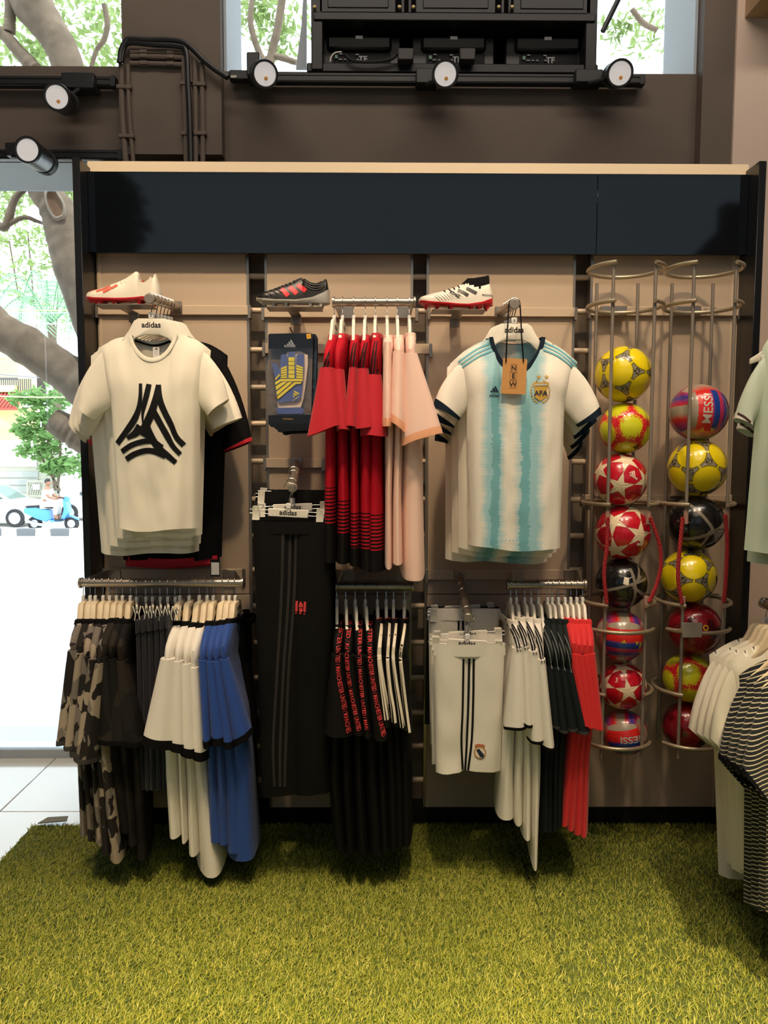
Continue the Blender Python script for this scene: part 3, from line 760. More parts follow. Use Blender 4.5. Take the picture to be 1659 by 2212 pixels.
for k, (dx, dy, yy, sx) in enumerate([(2, 4, 2.70, 1.03), (-3, 10, 2.755, 1.05), (-8, 15, 2.81, 1.06)]):
    p = shift(TEE, dx, dy, sx, 1.03 + 0.012 * k); p['hl'] = (p['hl'][0] - 8 * (k + 1), p['hl'][1] + 8 * k); p['hr'] = (p['hr'][0] + 2, p['hr'][1] + 7 * k)
    p['ro'] = (p['ro'][0] + (22, 14, 8)[k], p['ro'][1] + (32, 22, 14)[k]); p['ri'] = (p['ri'][0] + 6, p['ri'][1] + 20)
    p['al'] = (p['al'][0] - 14 - 9 * k, p['al'][1]); p['lo'] = (p['lo'][0] + 3, p['lo'][1] + 14); p['li'] = (p['li'][0] - 2, p['li'][1] + 26)
    p['ar'] = (p['ar'][0] + 6, p['ar'][1] + 12)
    shirt_front('t_shirt', f'plain white T-shirt, {ORD[k + 1]} from the front on the first arm', 't-shirt', 'T-shirts on the first arm', yy, p, f_white, seed=10 + k, thick=0.022, fold=0.005)
    hanger('thin', arm1(yy) + Vector((0, 0, 0.002)), (0, 0, 0), f'white hanger of the {ORD[k + 1]} white T-shirt from the front', hg)
BT = dict(nl=(334, 738), nr=(418, 736), sl=(262, 765), sr=(492, 768), al=(268, 912), ar=(488, 912), hl=(272, 1206), hr=(479, 1204),
          lo=(197, 950), li=(240, 975), ro=(545, 952), ri=(484, 976), scoop=(372, 780))
for k, (dx, dy, yy) in enumerate([(0, 0, 2.865), (-5, 4, 2.915)]):
    t, g, _ = shirt_front('t_shirt', ('black T-shirt with red sleeve edges hanging behind the white T-shirts', 'last black T-shirt with red edges, nearest the panel behind the white stack')[k], 't-shirt', 'T-shirts on the first arm', yy, shift(BT, dx, dy), f_black, f_black, f_red, seed=20 + k, thick=0.022, cuff_px=5)
    decal('hem_band', [strip([(276 + dx, 1211 + dy), (372 + dx, 1216 + dy), (470 + dx, 1208 + dy)], 17, 20, 2)], yy - 0.03, lambda q: q, f_red, t, 'red band along the hem')
    hanger('thin', arm1(yy) + Vector((0, 0, 0.002)), (0, 0, 0), ('white hanger of the nearer black T-shirt on the first arm', 'white hanger closest to the panel on the first arm')[k], hg)
# price tag of the black shirt
q0, q1 = at(455, 1245, 2.83), at(475, 1208, 2.83)
t = tag(MB((q0 + q1) / 2).bbox((q0.x, 2.829, q0.z), (q1.x, 2.8305, q1.z), 0.0004).build('price_tag', m_ink), 'black and white price tag hanging under the black T-shirt hem', 'price tag')
MB(t.location).box((q0.x + 0.003, 2.8283, q0.z + 0.006), (q1.x - 0.003, 2.8289, q1.z - 0.012)).build('paper', plain('white_label', rgb(235, 233, 230), 0.7), t, 'white paper face')

# ---------------------------------------------------------------- pale blue striped football shirts on the third arm
ARG = dict(nl=(1063, 731), nr=(1166, 731), sl=(986, 778), sr=(1247, 782), al=(1008, 872), ar=(1219, 874), hl=(1012, 1176), hr=(1210, 1183),
           lo=(936, 878), li=(991, 908), ro=(1299, 893), ri=(1249, 922), scoop=(1113, 798))
oA = at((1063 + 1166) / 2, 731, 2.63)
def arg_cols(t):
    p = t.xyz(); x, z = p[0], p[2]
    nz = t.noise(1.0, t.map((5, 5, 150)), 3.0); big = t.noise(1.0, t.map((20, 20, 18)), 2.0)
    jag = t.m('ADD', t.m('MULTIPLY', t.m('SUBTRACT', nz, 0.5), 0.022), t.m('MULTIPLY', t.m('SUBTRACT', big, 0.5), 0.034))
    xx = t.m('ADD', x, jag)
    def band(cx, hw, soft):
        d = t.m('ABSOLUTE', t.m('SUBTRACT', xx, cx)); nd = t.n('ShaderNodeMapRange'); t.put(nd.inputs[0], d)
        nd.inputs[1].default_value = hw + soft; nd.inputs[2].default_value = hw - soft; return nd.outputs[0]
    X = lambda px: at(px, 950, 2.63).x - oA.x
    b1 = band(X(1062), 0.033, 0.013); b2 = band(X(1139), 0.040, 0.015)
    c = t.mix(t.m('MAXIMUM', b1, b2), rgb(238, 232, 220), rgb(158, 202, 212))
    k1 = t.m('MULTIPLY', band(X(1066), 0.014, 0.0015), t.step(t.m('MULTIPLY', z, -1.0), 0.12, 0.05))
    k2 = t.m('MULTIPLY', band(X(1130), 0.015, 0.0015), t.step(t.m('MULTIPLY', z, -1.0), 0.22, 0.08))
    c = t.mix(t.m('MULTIPLY', t.m('MAXIMUM', k1, k2), 0.8), c, rgb(104, 172, 184))
    return c
f_arg = fabric('pale_blue_banded_polyester', None, 0.6, 0.3, arg_cols)
GA = 'striped football shirts on the third arm'
t, g, _ = shirt_front('football_shirt', 'white football shirt with blurred pale blue stripes and gold crest, front of its stack', 'football shirt', GA, 2.63, ARG, f_arg, f_navy, f_navy, seed=31, fold=0.006, nf=4, cuff_px=11, collar_w=0.0145, thick=0.05)
for ch in t.children:
    if ch.name.startswith('sleeve'): ch.data.materials[0] = f_wpoly
m_teal = plain('teal_stripe', rgb(112, 182, 196), 0.7, var=0.04); m_gold = plain('gold_thread', rgb(206, 164, 70), 0.5, var=0.1); m_silver = plain('silver_thread', rgb(190, 186, 176), 0.5)
for d in (0, 9, 18):
    decal('shoulder_stripe', [strip([(1062 - 1, 741 + d), (1028, 756 + d), (990, 782 + d)], 4.0, 16, 1)], 2.63, g, m_teal, t)
    decal('shoulder_stripe', [strip([(1168 + 1, 739 + d), (1206, 755 + d), (1246, 786 + d)], 4.0, 16, 1)], 2.63, g, m_teal, t)
m_navyink = plain('navy_ink', rgb(20, 38, 62), 0.6, var=0)
decal('chest_logo', trefoil_px(1062, 846, 17) + [text_px('adidas', 1063, 859, 9, bold=0.02)], 2.63, g, m_navyink, t, 'navy three-bar mark on the chest')
# crest: laurel, shield, band and letters
lv = []
for sd in (-1, 1):
    for k in range(9):
        a = R(250 - k * 17) if sd < 0 else R(290 + k * 17); cx_, cy_ = 1160 + 19 * cos(a), 848 - 24 * sin(a)
        b = a + R(60) * sd; lv.append(poly_px([(cx_ + 4.5 * cos(b), cy_ - 4.5 * sin(b)), (cx_ + 1.6 * cos(b + 1.5), cy_ - 1.6 * sin(b + 1.5)), (cx_ - 4 * cos(b), cy_ + 4 * sin(b)), (cx_ - 1.6 * cos(b + 1.5), cy_ + 1.6 * sin(b + 1.5))]))
cr = decal('crest', [poly_px([(1148, 838), (1174, 838), (1174, 860), (1161, 869), (1148, 860)]), poly_px([(1145, 829), (1178, 829), (1176, 838), (1147, 838)])] + lv, 2.63, g, m_gold, t, 'gold crest with laurel and monogram')
decal('crest_band', [poly_px([(1148, 832), (1175, 832), (1174, 836), (1149, 836)])], 2.63, lambda q: g(q) - Vector((0, 0.0012, 0)), m_silver, cr, o=t.location)
decal('monogram', [text_px('AFA', 1161, 857, 15, bold=0.02)], 2.63, lambda q: g(q) - Vector((0, 0.0015, 0)), m_navyink, cr, o=t.location)
def star_px(cx, cy, r, n=5, q=0.4): return [(cx, cy)] + [(cx + (r if k % 2 == 0 else r * q) * sin(pi * k / n), cy - (r if k % 2 == 0 else r * q) * cos(pi * k / n)) for k in range(2 * n)], [(0, k + 1, (k + 1) % (2 * n) + 1) for k in range(2 * n)]
for x in (1157, 1173): decal('gold_star', [star_px(x, 817, 5.5)], 2.63, g, m_gold, t)
decal('hem_pattern', [poly_px([(1052 + 8 * k, 1166), (1056 + 8 * k, 1162), (1058 + 8 * k, 1162), (1054 + 8 * k, 1166)]) for k in range(11)], 2.63, lambda q: g(q) - Vector((0, 0.002, 0)), m_teal, t)
nk = at(1113, 765, 2.66)
lb = decal('neck_print', trefoil_px(1111, 760, 9) + [text_px('S', 1111, 773, 7), text_px('ARGENTINA'[:0] + '-----', 1111, 779, 6)], 2.638, lambda q: q, plain('grey_ink', rgb(120, 118, 116), 0.7), t, 'small grey print inside the neck')
hanger('thin', arm3(2.63) + Vector((0, 0, 0.002)), (0, 0, 0), 'white hanger with black lettering in the front striped football shirt', 'hangers on the arm of striped football shirts')
for k, (dx, dy, yy) in enumerate([(-8, 2, 2.70), (-14, 7, 2.77), (-20, 14, 2.84)]):
    p = shift(ARG, dx, dy, 1.0, 1.01 + 0.012 * k, (1113, 731)); p['hl'] = (p['hl'][0] - 14 - 8 * k, p['hl'][1]); p['hr'] = (p['hr'][0] - 4 * k, p['hr'][1]); p['al'] = (p['al'][0] - 10 - 8 * k, p['al'][1] + 10)
    p['li'] = (p['li'][0] - 4, p['li'][1] + 14 + 8 * k); p['lo'] = (p['lo'][0] + 8 + 8 * k, p['lo'][1] + 26 + 14 * k); p['ro'] = (p['ro'][0] - 4 - 8 * k, p['ro'][1] + 12 + 16 * k); p['ri'] = (p['ri'][0], p['ri'][1] + 22 + 14 * k)
    shirt_front('football_shirt', f'white and pale blue football shirt, {ORD[k + 1]} from the front on the third arm', 'football shirt', GA, yy, p, f_arg, f_navy, f_navy, seed=40 + k, thick=0.022, fold=0.005, cuff_px=10)
    hanger('thin', arm3(yy) + Vector((0, 0, 0.002)), (0, 0, 0), f'white hanger of the {ORD[k + 1]} striped football shirt from the front', 'hangers on the arm of striped football shirts')
# NEW tag on a black strap looped over the arm end
YT = 2.565
m_kraft = plain('kraft_card', rgb(206, 150, 88), 0.75, var=0.05, vs=30)
ca, cb = at(1083, 851, YT), at(1138, 775, YT)
t = thing('hanging_tag', 'brown card tag reading NEW on a black strap over the arm end', 'tag', tuple((ca + cb) / 2))
q = lambda x, y, d=0.0: at(x, y, YT + d)
MB(t.location).prism([(1087, 773), (1139, 776), (1135, 852), (1082, 850)], lambda x, y: q(x, y), lambda x, y: q(x, y, 0.002)).build('card', m_kraft, t)
for ch_, y in (('N', 800), ('E', 817), ('W', 835)):
    decal('letter', [text_px(ch_, 1110 - (y - 800) * 0.05, y, 15, bold=0.02)], YT, lambda p: p - Vector((0, 0.0008, 0)), plain('brown_ink', rgb(52, 36, 28), 0.7, var=0), t)
    x0, y0 = 1110 - (y - 800) * 0.05, y - 5
    fr = []
    for a, b in (((-7, -8), (7, -8)), ((7, -8), (7, 8)), ((7, 8), (-7, 8)), ((-7, 8), (-7, -8))): fr.append(strip([(x0 + a[0], y0 + a[1]), (x0 + b[0], y0 + b[1])], 0.8, 2, 1))
    decal('letter_frame', fr, YT, lambda p: p - Vector((0, 0.0006, 0)), plain('brown_frame_ink', rgb(150, 104, 58), 0.7, var=0), t)
e = arm3(2.63); rr = 0.0185
loop = [q(1093, 782, -0.002), q(1095, 730), q(1099, 690, 0.03)] + [e + Vector((-rr * cos(a), 0.0, rr * sin(a))) for a in (0.0, 0.7, 1.57, 2.44, 3.14)] + [q(1127, 690, 0.03), q(1127, 730), q(1131, 782, -0.002)]
loop[2].y = e.y - 0.02; loop[-3].y = e.y - 0.02
MB(t.location).tube(spline(loop, 60), 0.0024, 6).build('strap', f_black, t)
# mint shirts and the garments on the right-hand stand
MINT = dict(nl=(1692, 700), nr=(1788, 700), sl=(1647, 752), sr=(1850, 752), al=(1632, 892), ar=(1850, 892), hl=(1607, 1190), hr=(1868, 1190),
            lo=(1590, 903), li=(1620, 922), ro=(1900, 903), ri=(1866, 930), scoop=(1740, 770))
m_brownband = plain('brown_stripe_rib', rgb(84, 58, 56), 0.8)
for k, (dx, dy, yy) in enumerate([(0, 0, 2.42), (6, 22, 2.49)]):
    p = shift(MINT, dx, dy)
    t, g, _ = shirt_front('football_shirt', ('pale mint football shirt with brown and white cuffs at the frame edge', 'second pale mint football shirt hanging behind the first one')[k], 'football shirt', 'mint football shirts at the edge', yy, p, f_mint, f_mint, f_wpoly, seed=60 + k, thick=0.03, cuff_px=7)
    decal('cuff_stripe', [strip([(p['lo'][0] + 3, p['lo'][1] - 10), ((p['lo'][0] + p['li'][0]) / 2 + 3, p['lo'][1] - 2), (p['li'][0] + 2, p['li'][1] - 9)], 6, 10, 1)], yy - 0.05, draper(t.children[1].data and BVHTree.FromObject(t.children[1], bpy.context.evaluated_depsgraph_get()) if False else BVHTree.FromPolygons([tuple(v.co + t.location) for v in t.children[1].data.vertices], [tuple(f.vertices) for f in t.children[1].data.polygons]), 0.003), m_brownband, t)
POLO = dict(nl=(1630, 1372), nr=(1702, 1372), sl=(1532, 1414), sr=(1800, 1414), al=(1540, 1560), ar=(1790, 1560), hl=(1552, 1880), hr=(1782, 1880),
            lo=(1487, 1572), li=(1528, 1608), ro=(1845, 1572), ri=(1804, 1608), scoop=(1666, 1425))
for k in range(4):
    yy = 2.52 - 0.062 * k
    p = shift(POLO, 13 * k, 5 * k)
    p['li'] = (p['li'][0] + 4 * k, p['li'][1] + 6 * k); p['lo'] = (p['lo'][0] + 3 * k, p['lo'][1] + 3 * k)
    p['hl'] = (p['hl'][0] + (0, 4, 2, 6)[k], p['hl'][1] + (6, -22, -14, -18)[k])
    shirt_front('t_shirt', f'white short-sleeved shirt, {ORD[3 - k]} from the front of the white ones on the right stand', 't-shirt', 'white shirts on the right stand', yy, p, f_white, seed=70 + k, thick=0.026, fold=0.006)
    hanger('wide', at(1655 + 13 * k, 1304 + 2 * k, yy), (0, 0, 0), f'cream hanger of the {ORD[3 - k]} white shirt from the front on the right stand', 'hangers on the right stand').scale = (0.84, 1, 1)
for k in range(4):
    yy = 2.27 - 0.062 * k
    p = shift(POLO, 64 + 16 * k, 44 + 10 * k); p['lo'] = (p['lo'][0] + 4, p['lo'][1] + 24); p['li'] = (p['li'][0] + 16, p['li'][1] + 50)
    p['hl'] = (1606 + 16 * k, 1950 + 6 * k)
    p['al'] = (p['al'][0] + 4, p['al'][1] + 30)
    shirt_front('t_shirt', f'navy shirt with thin cream lines, {ORD[3 - k]} from the front on the right stand', 't-shirt', 'striped shirts on the right stand', yy, p, f_stripe, f_navyblk, f_navyblk, seed=80 + k, thick=0.026, fold=0.007)
    hanger('wide', at(1722 + 16 * k, 1328 + 8 * k, yy), (0, 0, 0), f'cream hanger of the {ORD[3 - k]} navy lined shirt from the front on the right stand', 'hangers on the right stand').scale = (0.84, 1, 1)
# the stand that carries them: posts outside the frame, rails reaching in
a0 = at(1652, 1303, 2.56); a1 = Vector((at(1780, 1330, 2.02).x, 1.98, a0.z))
PX = 1.72
t = thing('garment_stand', 'black garment stand just outside the right edge with two rails', 'clothes stand', (PX, 2.3, 0)); o = t.location.copy()
for y in (2.60, 1.98): MB(o).bbox((PX - 0.02, y - 0.02, 0), (PX + 0.02, y + 0.02, 2.15), 0.003).build('post', m_blkmet, t)
MB(o).bbox((PX - 0.25, 1.9, 0), (PX + 0.25, 2.7, 0.03), 0.004).build('base', m_blkmet, t)
MB(o).tube([a0, a1], 0.0145, 16).build('rail', m_steel, t)
MB(o).lathe([(0.004, -0.004), (0.020, -0.003), (0.020, 0.003), (0.012, 0.004)], 20, Matrix.Translation(a0 + Vector((0, 0.002, 0))) @ Matrix.Rotation(pi / 2, 4, 'X')).build('flange', m_chrome, t)
for y in (2.60 - 0.02, 1.99):
    z = a0.z; x = lerp(a0.x, a1.x, (a0.y - y) / (a0.y - a1.y)) + 0.014
    MB(o).tube([(x + 0.03, y, z), (PX, y, z)], 0.008, 8).build('arm', m_blkmet, t)
mz = at(1740, 640, 2.42).z
MB(o).tube([(at(1762, 640, 2.42).x, 2.60, mz), (at(1762, 640, 2.42).x, 2.2, mz)], 0.0145, 16).build('rail', m_steel, t)
MB(o).tube([(at(1762, 640, 2.42).x, 2.59, mz), (PX, 2.59, mz)], 0.010, 8).build('arm', m_blkmet, t)
for k, yy in enumerate((2.42, 2.49)): hanger('thin', (at(1762, 640, 2.42).x, yy, mz), (0, 0, 0), ('white hanger of the front mint shirt beyond the frame edge', 'white hanger of the second mint shirt beyond the frame edge')[k], 'hangers of the mint shirts')
# ---------------------------------------------------------------- shirts hung sideways on the rails
def rail_hangers(kind, xs, rail_y, data, what, group, Y=YR):
    for k, x in enumerate(xs):
        p = at(x, rail_y, Y); p.z += 0.0005
        sm = data[k][1]; c_ = data[k][0]
        nx = at((sm[0] + sm[1]) / 2, 1100, Y - 0.19).x; r = math.degrees(math.asin(max(-0.3, min(0.3, (nx - p.x) / 0.19))))
        hanger(kind, p, (0, 0, R(90 + r)), f'{ORD[k]} hanger from the left on the {what}', group)
LL = 'rail of camouflage, white and blue shirts'
hk = [179, 194, 205, 222, 236, 251, 264, 281, 294, 314, 328, 345, 361, 377.5, 388, 408, 430, 447, 460.5, 482, 495, 508]
tops = [0, 1, 2, 3, 4, 5, 6, 7, 14, 15, 16, 17, 18, 19, 20, 21]
GC, GD, GW, GB = 'grey camouflage shirts on the rail', 'dark camouflage shirts on the rail', 'cream white shirts on the rail', 'blue shirts on the rail'
camo_d = [((170, 1346), (134, 160, 1412), (110, 148, 1592), [(1500, 140, 160), (1650, 141, 162), (1812, 143, 166)]),
          ((185, 1346), (152, 172, 1418), (126, 160, 1600), [(1500, 150, 172), (1650, 152, 176), (1822, 156, 184)]),
          ((199, 1346), (166, 186, 1424), (140, 176, 1612), [(1500, 164, 184), (1650, 168, 194), (1836, 176, 206)]),
          ((214, 1346), (180, 198, 1430), (147, 188, 1618), [(1500, 174, 196), (1650, 182, 210), (1852, 190, 222)]),
          ((229, 1347), (194, 212, 1440), (148, 200, 1628), [(1500, 180, 206), (1650, 190, 226), (1872, 206, 246)])]
for k, (c_, sm, sv, bd) in enumerate(camo_d):
    side_shirt('football_shirt', f'grey and tan camouflage shirt, {ORD[k]} from the left on the long lower rail', 'football shirt', GC, c_, sm, sv, bd, f_camo, None, f_black, f_greyfab, seed=100 + k, reach=0.195 + 0.004 * k, collar_hw=9)
dark_d = [((246, 1344), (206, 224, 1425), (197, 250, 1590), [(1500, 200, 236), (1650, 206, 250), (1800, 232, 268)]),
          ((261, 1345), (222, 242, 1430), (214, 276, 1592), [(1500, 226, 258), (1650, 236, 270), (1830, 246, 284)]),
          ((276, 1346), (240, 262, 1434), (236, 302, 1594), [(1500, 252, 284), (1650, 262, 296), (1866, 268, 302)])]
for k, (c_, sm, sv, bd) in enumerate(dark_d):
    side_shirt('football_shirt', f'dark camouflage shirt, {ORD[k]} from the left among the dark ones on the long rail', 'football shirt', GD, c_, sm, sv, bd, f_camod, None, f_black, f_black, seed=110 + k, reach=0.188 - 0.006 * k, collar_hw=8)
white_d = [((388, 1350), (338, 370, 1430), (302, 376, 1583, 1594), [(1560, 334, 372), (1680, 335, 368), (1815, 340, 373)]),
           ((402, 1351), (366, 388, 1434), (360, 398, 1592, 1598), [(1560, 362, 388), (1680, 364, 388), (1830, 370, 390)]),
           ((420, 1353), (384, 406, 1440), (380, 421, 1600, 1608), [(1560, 376, 408), (1680, 382, 412), (1856, 386, 412)]),
           ((437, 1354), (400, 424, 1448), (406, 441, 1612, 1618), [(1560, 396, 430), (1680, 398, 440), (1876, 407, 470)])]
for k, (c_, sm, sv, bd) in enumerate(white_d):
    side_shirt('football_shirt', f'cream white shirt with black cuffs, {ORD[k]} of four from the left, long rail', 'football shirt', GW, c_, sm, sv, bd, f_wpoly, None, f_black, f_black, seed=120 + k, reach=0.205 - 0.007 * k, cuff=0.030, slant=0.25 if k == 3 else 0.0)
blue_d = [((455, 1350), (421, 442, 1432), (432, 452, 1592), [(1560, 428, 458), (1680, 432, 460), (1826, 432, 474)]),
          ((470, 1350), (438, 456, 1434), (448, 484, 1584), [(1560, 446, 476), (1680, 450, 482), (1830, 452, 486)]),
          ((484, 1348), (452, 470, 1434), (476, 500, 1592), [(1560, 462, 496), (1680, 468, 510), (1846, 470, 520)]),
          ((499, 1345), (466, 488, 1430), (496, 536, 1590, 1574), [(1560, 484, 528), (1680, 482, 540), (1862, 477, 550)])]
for k, (c_, sm, sv, bd) in enumerate(blue_d):
    side_shirt('football_shirt', f'royal blue shirt with black cuffs, {ORD[k]} of four from the left, long rail', 'football shirt', GB, c_, sm, sv, bd, f_blue, None, f_black, f_black, seed=130 + k, reach=0.200 - 0.004 * k, cuff=0.024)
rail_hangers('wide', [hk[i] for i in tops], 1259, camo_d + dark_d + white_d + blue_d, LL, 'hangers on the ' + LL)
# black garment pressed at the end of the rail
side_shirt('jacket', 'black garment hanging at the shaded right end of the long rail', 'jacket', None, (520, 1352), (508, 536, 1440), (520, 556, 1590), [(1560, 520, 552), (1800, 528, 556)], f_black, None, f_black, None, seed=139, reach=0.10, Yr=2.86)
# clip hangers with dark shorts seen from the side
def clip_hanger(width, plate, text=True):
    t = thing('clip_hanger', 'x', 'hanger', (0, 0, 0)); h = width / 2; pw = plate / 2
    MB().bbox((-pw, -0.004, -0.098), (pw, 0.004, -0.070), 0.002).build('plate', m_white, t)
    for z in (-0.077, -0.090): MB().tube([(-h, 0.0, z), (h, 0.0, z)], 0.0015, 6).build('wire', m_chrome, t)
    for s in (-1, 1):
        MB().tube([(s * h, 0, -0.077), (s * (h + 0.004), 0, -0.0835), (s * h, 0, -0.090)], 0.0015, 6).build('wire', m_chrome, t)
        x = s * (h - 0.022); cl = MB()
        for q in (-1, 1):
            a = [(x - 0.012, q * 0.011, -0.066), (x + 0.012, q * 0.011, -0.066), (x + 0.012, q * 0.004, -0.092), (x + 0.012, q * 0.007, -0.112), (x - 0.012, q * 0.007, -0.112), (x - 0.012, q * 0.004, -0.092)]
            b = [(p[0], p[1] + q * 0.003, p[2]) for p in a]
            cl.add(a + b, [(0, 1, 2, 5), (5, 2, 3, 4), (6, 11, 8, 7), (11, 10, 9, 8), (0, 6, 7, 1), (1, 7, 8, 2), (2, 8, 9, 3), (3, 9, 10, 4), (4, 10, 11, 5), (5, 11, 6, 0)])
        c = cl.build('clip', m_white, t, ang=30)
        MB().tube([(x, -0.012, -0.074), (x, 0.0, -0.082), (x, 0.012, -0.074)], 0.001, 5).build('spring', m_chrome, c)
    rr = 0.0185
    pts = [(0, 0, -0.072), (0, 0, -0.046)] + [(rr * sin(a), 0, -rr * cos(a)) for a in [R(v) for v in (20, 55, 90, 125, 160, 195, 230, 262)]]
    MB().tube(spline(pts, 26), 0.0017, 6).build('hook', m_chrome, t)
    MB().bbox((-0.0085, -0.0055, -0.070), (0.0085, 0.0055, -0.050), 0.002).build('size_tag', m_clear, t)
    if text:
        v, f = text_mesh('adidas', 0.024, 0.02); MB().add([(x, -0.0046, z - 0.090) for x, z in v], f).build('lettering', m_ink, t, 'black lettering on the white plate', ang=0)
    return t
CH = make = None
def place_clip(loc, rot, label, group):
    global CH
    if CH is None:
        CH = clip_hanger(0.26, 0.136); r = CH; r.location = loc; r.rotation_euler = rot; r['label'] = label; r['group'] = group; return r
    return dup(CH, loc, rot, label, group)
f_darknavy = fabric('dark_navy_polyester', rgb(20, 22, 34), 0.7, 0.3)
for k in range(6):
    x = hk[8 + k]; p = at(x, 1259, YR)
    place_clip(p, (0, 0, R(90 + 18)), f'{ORD[k]} clip hanger from the left holding dark shorts on the long rail', 'clip hangers on the long rail')
    x0 = 286 + 13 * k; Yn = YR - 0.13; o = at(x0, 1345, Yn)
    t = thing('shorts', f'dark navy shorts, {ORD[k]} from the left on the clip hangers of the long rail', 'shorts', tuple(o), 'dark shorts on the long rail')
    mb = MB(o); rings = []
    for i in range(15):
        s = i / 14; z = lerp(at(x0, 1341 - k * 2.2, Yn).z, at(x0, 1700, Yn).z, s); cx = lerp(at(x0, 1300, Yn).x + 0.014, at(x0 + 8, 1300, Yn).x + 0.012, s)
        rings.append(sect(cx - lerp(0.010, 0.024, s), cx + lerp(0.010, 0.024, s), YR - 0.01, lerp(0.125, 0.15, s), z, 26, k * 2.3, 0.1))
    mb.loft(rings, True, False).build('body', f_darknavy, t)
    MB(o).loft([[Vector((q.x, q.y, q.z)) + (q - sum(r, Vector()) / len(r)) * 0.05 for q in r] for r in (rings[0], rings[1])], False, False).build('waistband', f_darknavy, t)

# red and pink shirts, upper short rail
G2 = 'red shirts on the upper short rail'; L2 = 'upper short rail'
hk2 = [722, 740, 764, 789, 811, 836, 858, 884]
red_d = [((726, 727), (692, 722, 800), (668, 745, 945, 912), [(930, 697, 728), (1080, 695, 722), (1215, 694, 723)], (1054, 1132)),
         ((745, 724), (716, 744, 804), (728, 756, 930), [(930, 724, 752), (1080, 725, 756), (1222, 722, 756)], (1078, 1158)),
         ((769, 727), (754, 772, 800), (742, 772, 920), [(930, 752, 775), (1080, 754, 776), (1226, 753, 778)], (1106, 1186)),
         ((793, 727), (772, 796, 802), (764, 812, 925), [(930, 774, 806), (1080, 774, 804), (1232, 774, 812)], (1106, 1190)),
         ((815, 723), (790, 824, 815), (780, 838, 940), [(930, 798, 826), (1080, 792, 829), (1238, 784, 831)], (1112, 1195))]
m_darkstripe = plain('dark_shoulder_stripe', rgb(46, 26, 26), 0.75, spec=0.2, var=0.05)
for k, (c_, sm, sv, bd, (zb1, zb0)) in enumerate(red_d):
    Yn = YR - 0.20; zo = at(c_[0], c_[1], YR - 0.1).z
    z1, z0 = at(829, zb1, Yn).z - zo, at(829, zb0, Yn).z - zo
    zh = at(829, 1230, Yn).z - zo
    mb_ = fabric(f'red_to_black_bands_{k}', None, 0.7, 0.18, lambda t: band_red(t, z0, z1, zh))
    t, g, Yn = side_shirt('football_shirt', f'red shirt fading into black bands, {ORD[k]} from the left on the upper short rail', 'football shirt', G2, c_, sm, sv, bd, mb_, f_red, f_red, None, seed=140 + k, reach=0.20 - 0.005 * k, collar_hw=10)
    if k != 1:
        for d in (-9, 0, 9):
            decal('shoulder_stripe', [strip([(c_[0] + d * 0.55, c_[1] + 8), (lerp(c_[0], (sm[0] + sm[1]) / 2, 0.5) + d * 0.7, (c_[1] + sm[2]) / 2), ((sm[0] + sm[1]) / 2 + d * 0.9, sm[2] - 6)], [2.6, 4.2, 4.6], 14, 1)], Yn, g, m_darkstripe, t)
pink_d = [((838, 727), (827, 846, 760), (826, 846, 903), [(930, 830, 852), (1080, 832, 848), (1218, 832, 850)]),
          ((861, 727), (848, 872, 764), (842, 874, 893, 915), [(930, 848, 874), (1080, 846, 870), (1212, 846, 874)]),
          ((886, 722), (872, 900, 768), (870, 950, 943, 918), [(930, 872, 916), (1080, 872, 918), (1242, 874, 923)])]
for k, (c_, sm, sv, bd) in enumerate(pink_d):
    side_shirt('football_shirt', f'pale pink shirt with peach cuffs, {ORD[k]} of three from the left, upper short rail', 'football shirt', 'pale pink shirts on the upper short rail', c_, sm, sv, bd, f_pink, None, f_pink, f_peach, seed=150 + k, reach=0.195 + 0.005 * k, cuff=0.026, collar_hw=9, slant=0.1)

rail_hangers('thin', hk2, 653, red_d + pink_d, L2, 'hangers on the ' + L2)
# black printed shirts, lower short rail
L3 = 'lower short rail'
hk3 = [727.5, 747, 767, 789, 815, 834, 850, 874]
blk_d = [((730, 1356), (714, 741, 1420), (696, 766, 1582), [(1600, 706, 738), (1700, 704, 736), (1842, 716, 746)]),
         ((751, 1357), (740, 764, 1422), (762, 788, 1580), [(1600, 732, 762), (1700, 734, 762), (1848, 742, 770)]),
         ((774, 1358), (763, 789, 1424), (785, 806, 1584), [(1600, 756, 790), (1700, 760, 790), (1852, 768, 800)]),
         ((797, 1358), (788, 812, 1426), (803, 842, 1590), [(1600, 784, 818), (1700, 788, 820), (1850, 796, 830)]),
         ((818, 1346), (809, 830, 1424), (826, 847, 1560), [(1600, 808, 838), (1700, 812, 842), (1846, 818, 850)]),
         ((836, 1345), (829, 845, 1424), (846, 863, 1562), [(1600, 828, 858), (1700, 834, 864), (1842, 838, 868)]),
         ((853, 1345), (844, 859, 1426), (862, 880, 1566), [(1600, 846, 874), (1700, 850, 880), (1838, 852, 882)]),
         ((876, 1345), (858, 886, 1430), (878, 894, 1578), [(1600, 862, 892), (1700, 864, 896), (1832, 866, 898)])]
rail_hangers('thin', hk3, 1267, blk_d, L3, 'hangers on the ' + L3)
paths = [[(737, 1358), (731, 1400), (732, 1450), (745, 1520), (755, 1574)], [(754, 1357), (749, 1410), (755, 1470), (768, 1530), (777, 1568)],
         [(777, 1358), (777, 1420), (781, 1480), (787, 1530), (793, 1566)], [(800, 1359), (799, 1410), (808, 1480), (820, 1540), (830, 1580)]]
wpaths = [[(825, 1362), (819, 1410), (824, 1460), (832, 1510), (838, 1546)], [(843, 1358), (838, 1420), (843, 1480), (850, 1520), (854, 1552)],
          [(858, 1358), (850, 1410), (855, 1460), (864, 1515), (872, 1562)], [(877, 1360), (866, 1410), (870, 1460), (877, 1520), (884, 1572)]]
